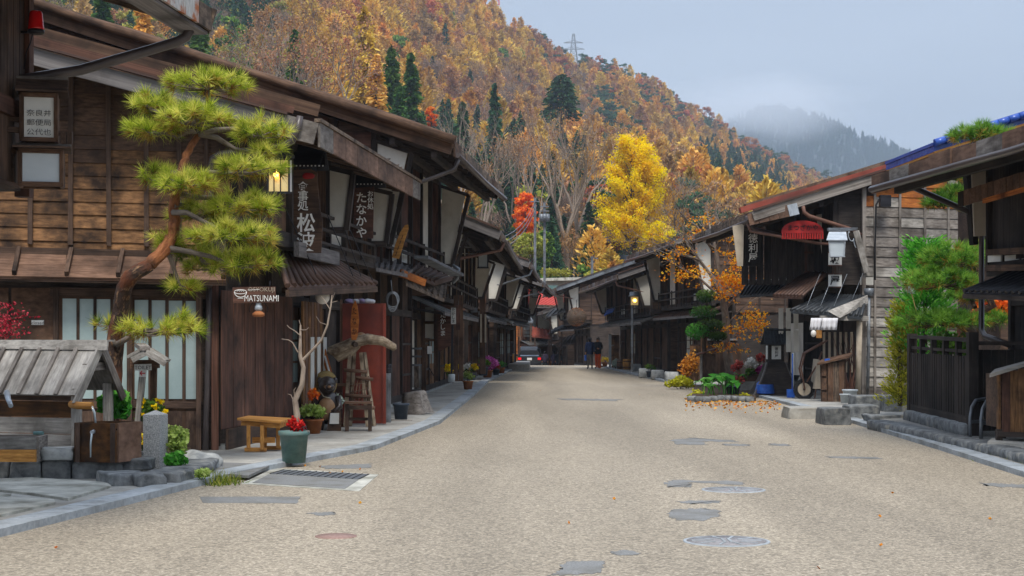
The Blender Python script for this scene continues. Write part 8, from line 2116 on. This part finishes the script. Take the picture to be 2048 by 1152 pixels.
# ================================================================ pylons
def pylon(px, pyb, pyt, D, wdt, m1, m2, label, arms):
    t = T('lattice_tower', label, 'tower', I(px, pyb, D)); b = [MB(), MB()]; base = I(px, pyb, D); H = (pyb - pyt) / F * D; n = 9
    for i in range(n):
        z0, z1 = H * i / n, H * (i + 1) / n; w0, w1 = wdt * (1 - .85 * i / n) / 2, wdt * (1 - .85 * (i + 1) / n) / 2; bb = b[i % 2]; th = .45
        for s in ((-1, -1), (1, -1), (1, 1), (-1, 1)): bb.bar(base + Vector((s[0] * w0, s[1] * w0, z0)), base + Vector((s[0] * w1, s[1] * w1, z1)), th, th)
        bb.bar(base + Vector((-w0, -w0, z0)), base + Vector((w1, -w1, z1)), th * .6, th * .6).bar(base + Vector((w0, -w0, z0)), base + Vector((-w1, -w1, z1)), th * .6, th * .6).bar(base + Vector((-w1, -w1, z1)), base + Vector((w1, -w1, z1)), th * .6, th * .6)
    for f, a in arms: b[0].bar(base + Vector((-a, 0, H * f)), base + Vector((a, 0, H * f)), .5, .5).bar(base + Vector((-a, 0, H * f)), base + Vector((0, 0, H * (f + .06))), .3, .3).bar(base + Vector((a, 0, H * f)), base + Vector((0, 0, H * (f + .06))), .3, .3)
    b[0].build('lower_frame', m1, t); b[1].build('upper_frame', m2, t)
    return t
M['pylon_grey'] = mat('pylon_grey', '#7d858c', '#8d959c', bump=0); M['pylon_red'] = mat('pylon_red', '#c4342c', '#d0443a', bump=0); M['pylon_white'] = mat('pylon_white', '#d0d4d8', '#e0e4e6', bump=0)
pylon(1147, 148, 68, 1085, 7.5, M['pylon_grey'], M['pylon_grey'], 'grey power pylon on the hill ridge', ((.62, 7.5), (.78, 6.5)))
pylon(992, 62, -50, 985, 6.5, M['pylon_red'], M['pylon_white'], 'red and white lattice tower at the top edge of the hill', ())
# ================================================================ larger trees at the foot of the hill
def stand(px, top, D): 
    z0 = hill_z(px, D); zt = EYE + (HZ - top) / F * D; return Vector(((px - 1024) / F * D, D, z0 - .2)), zt - z0
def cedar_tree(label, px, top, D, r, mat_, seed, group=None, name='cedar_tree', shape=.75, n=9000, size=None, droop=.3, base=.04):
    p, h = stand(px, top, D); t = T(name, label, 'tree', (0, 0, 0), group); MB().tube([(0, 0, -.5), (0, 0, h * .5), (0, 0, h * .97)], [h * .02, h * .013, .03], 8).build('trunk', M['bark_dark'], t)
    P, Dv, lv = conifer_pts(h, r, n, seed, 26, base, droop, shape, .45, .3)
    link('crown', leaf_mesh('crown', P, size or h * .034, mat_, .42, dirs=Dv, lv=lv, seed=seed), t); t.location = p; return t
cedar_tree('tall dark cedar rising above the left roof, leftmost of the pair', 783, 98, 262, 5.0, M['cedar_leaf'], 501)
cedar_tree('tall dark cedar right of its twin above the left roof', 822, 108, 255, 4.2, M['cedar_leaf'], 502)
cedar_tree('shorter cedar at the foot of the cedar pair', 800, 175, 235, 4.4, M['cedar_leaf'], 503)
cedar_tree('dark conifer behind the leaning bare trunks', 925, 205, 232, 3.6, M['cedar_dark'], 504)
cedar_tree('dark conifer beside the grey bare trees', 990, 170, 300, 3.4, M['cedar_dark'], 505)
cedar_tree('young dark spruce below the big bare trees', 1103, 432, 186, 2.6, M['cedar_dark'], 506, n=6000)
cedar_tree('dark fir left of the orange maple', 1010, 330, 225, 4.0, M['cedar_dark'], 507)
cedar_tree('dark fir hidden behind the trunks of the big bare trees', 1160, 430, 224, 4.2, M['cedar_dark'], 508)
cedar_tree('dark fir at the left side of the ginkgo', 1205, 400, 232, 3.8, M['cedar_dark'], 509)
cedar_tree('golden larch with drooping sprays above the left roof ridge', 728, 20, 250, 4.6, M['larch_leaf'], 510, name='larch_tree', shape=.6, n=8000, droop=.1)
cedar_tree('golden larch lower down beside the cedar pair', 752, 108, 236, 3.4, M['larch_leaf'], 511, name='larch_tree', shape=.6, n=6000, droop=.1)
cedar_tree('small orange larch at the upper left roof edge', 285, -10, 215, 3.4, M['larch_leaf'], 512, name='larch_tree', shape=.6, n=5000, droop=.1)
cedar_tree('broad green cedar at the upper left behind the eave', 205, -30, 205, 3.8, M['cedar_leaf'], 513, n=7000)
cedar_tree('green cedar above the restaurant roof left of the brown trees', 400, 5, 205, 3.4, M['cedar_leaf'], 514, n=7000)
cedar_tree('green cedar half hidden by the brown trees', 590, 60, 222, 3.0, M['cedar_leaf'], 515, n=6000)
def bare(label, px, top, D, seed, group=None, leafm=None, nleaf=0, lsize=.3, spread=.34, trunkf=.36, bark='bark_pale', depth=5, name='bare_tree', multi=1, ratio=.74, r0=None):
    p, h = stand(px, top, D); tr_, lb, tips = bare_tree(name, h * .92, seed, depth, trunkf, spread, ratio=ratio, multi=multi, r0=r0)
    zmax = max(q[2] for q in lb.v); k = h / zmax
    for mb in (tr_, lb): mb.v = [(x * k, y * k, z * k) for x, y, z in mb.v]
    tips = [q * k for q in tips]
    return tree_thing(name, label, tr_, lb, tips, M[bark], leafm, nleaf, lsize, p, group, seed, .35)
bare('huge bare zelkova with forked pale trunk left of the ginkgo', 1135, 205, 196, 601, leafm=M['brown_leaf'], nleaf=900, lsize=.24, r0=.42)
bare('second huge bare zelkova with twin stems beside the first', 1160, 215, 200, 602, leafm=M['brown_leaf'], nleaf=800, lsize=.24, r0=.42)
bare('bare brown-budded tree right of the cedars', 1075, 225, 205, 603, leafm=M['brown_leaf'], nleaf=1000, lsize=.24, depth=5)
bare('leaning grey bare tree above the far left roofs', 960, 215, 200, 604, spread=.5, bark='bark_pale')
bare('grey bare tree with pale slender trunk above the left gutter', 905, 185, 215, 605, spread=.4)
bare('bare tree with rosy twigs in the middle of the slope foot', 1020, 260, 215, 606, leafm=M['brown_leaf'], nleaf=1500, lsize=.28)
bare('thin bare tree behind the ginkgo on its right', 1345, 330, 215, 607, spread=.45)
bare('wide brown half-bare tree above the restaurant roof', 640, 0, 225, 608, leafm=M['brown_leaf'], nleaf=5200, lsize=.34, spread=.6)
bare('brown half-bare tree left of the golden larch', 560, -20, 235, 609, leafm=M['brown_leaf'], nleaf=4200, lsize=.34, spread=.6)
bare('grey twiggy tree over the left roof slope', 480, 20, 210, 610, spread=.55, leafm=M['olive_leaf'], nleaf=700, lsize=.3)
# pine top on the hill
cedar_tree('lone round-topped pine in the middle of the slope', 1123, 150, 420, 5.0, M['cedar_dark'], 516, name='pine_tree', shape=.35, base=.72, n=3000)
# ginkgo
p, h = stand(1268, 268, 190); t = T('ginkgo_tree', 'brilliant yellow ginkgo tree towering over the far roofs', 'tree', (0, 0, 0)); rg = random.Random(77)
gb_ = MB(); gb_.tube([(0, 0, -.5), (.1, 0, h * .3), (0, 0, h * .65), (.1, 0, h * .95)], [.45, .36, .2, .05], 9); gb_.build('trunk', M['bark_dark'], t)
br_ = MB(); P = []; lv = []; g = np.random.default_rng(77)
for k in range(170):
    f = rg.uniform(.08, 1.0); a = rg.uniform(0, 6.28); rad = 4.5 * (math.sin(math.pi * (.16 + .80 * f)) ** .7) * rg.uniform(.55, 1.05) + .25
    st = Vector((0, 0, h * max(.06, f - .16))); e = Vector((math.cos(a) * rad, math.sin(a) * rad, h * f)); m_ = st.lerp(e, .5) + Vector((0, 0, .25)); br_.tube([st, m_, e], [.10, .06, .02], 4, cap=False)
    tt = g.uniform(.5, 1.06, 260); q = np.array(tuple(st))[None] * (1 - tt)[:, None] + np.array(tuple(e))[None] * tt[:, None]; q[:, 2] += .5 * tt * (1 - tt) * 4 * .25
    P.append(q + g.normal(size=(260, 3)) * [.34, .34, .22]); lv.append(np.clip(.30 + .5 * tt * .6 + g.normal() * .18 + g.normal(size=260) * .1, 0, 1))
br_.build('branches', M['bark_dark'], t); link('crown', leaf_mesh('crown', np.concatenate(P), .25, M['ginkgo_leaf'], .8, lv=np.concatenate(lv), seed=77, up=.75), t); t.location = p
# orange maple and shrubs by the poles
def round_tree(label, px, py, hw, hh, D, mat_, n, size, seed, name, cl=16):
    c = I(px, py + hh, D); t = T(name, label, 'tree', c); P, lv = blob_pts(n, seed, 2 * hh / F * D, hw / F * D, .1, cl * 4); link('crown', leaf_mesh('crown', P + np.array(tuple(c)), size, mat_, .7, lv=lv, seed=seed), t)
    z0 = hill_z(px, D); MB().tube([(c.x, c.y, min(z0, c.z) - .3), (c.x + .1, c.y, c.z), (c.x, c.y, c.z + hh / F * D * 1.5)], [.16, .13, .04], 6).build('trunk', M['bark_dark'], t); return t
round_tree('vivid orange-red maple between the left roofs and the poles', 1050, 432, 26, 44, 170, M['maple_vivid'], 3600, .26, 701, 'maple_tree')
round_tree('yellow-green rounded tree below the orange maple', 1062, 492, 34, 26, 165, M['olive_leaf'], 2200, .26, 702, 'rounded_tree')
round_tree('small red maple peeking out right of the cedar pair', 862, 235, 14, 22, 240, M['maple_vivid'], 900, .3, 703, 'maple_tree', 8)
round_tree('dark green tree between the utility poles and the spruce', 1085, 500, 26, 34, 178, M['shrub_green'], 2400, .26, 704, 'rounded_tree')
for k, (x, y, w_) in enumerate(((1120, 545, 30), (1185, 552, 26), (1215, 548, 20), (1095, 548, 22))): bush('slope_shrub', ('yellow-green shrub at the foot of the big bare trunks', 'yellowish shrub right of the big bare trunks', 'olive shrub before the temple hall', 'olive shrub left of the big bare trunks')[k], I(x, y, 168), w_ / F * 168, 1.0, .8, 700, .22, M['olive_leaf'], seed=720 + k, stems=0)
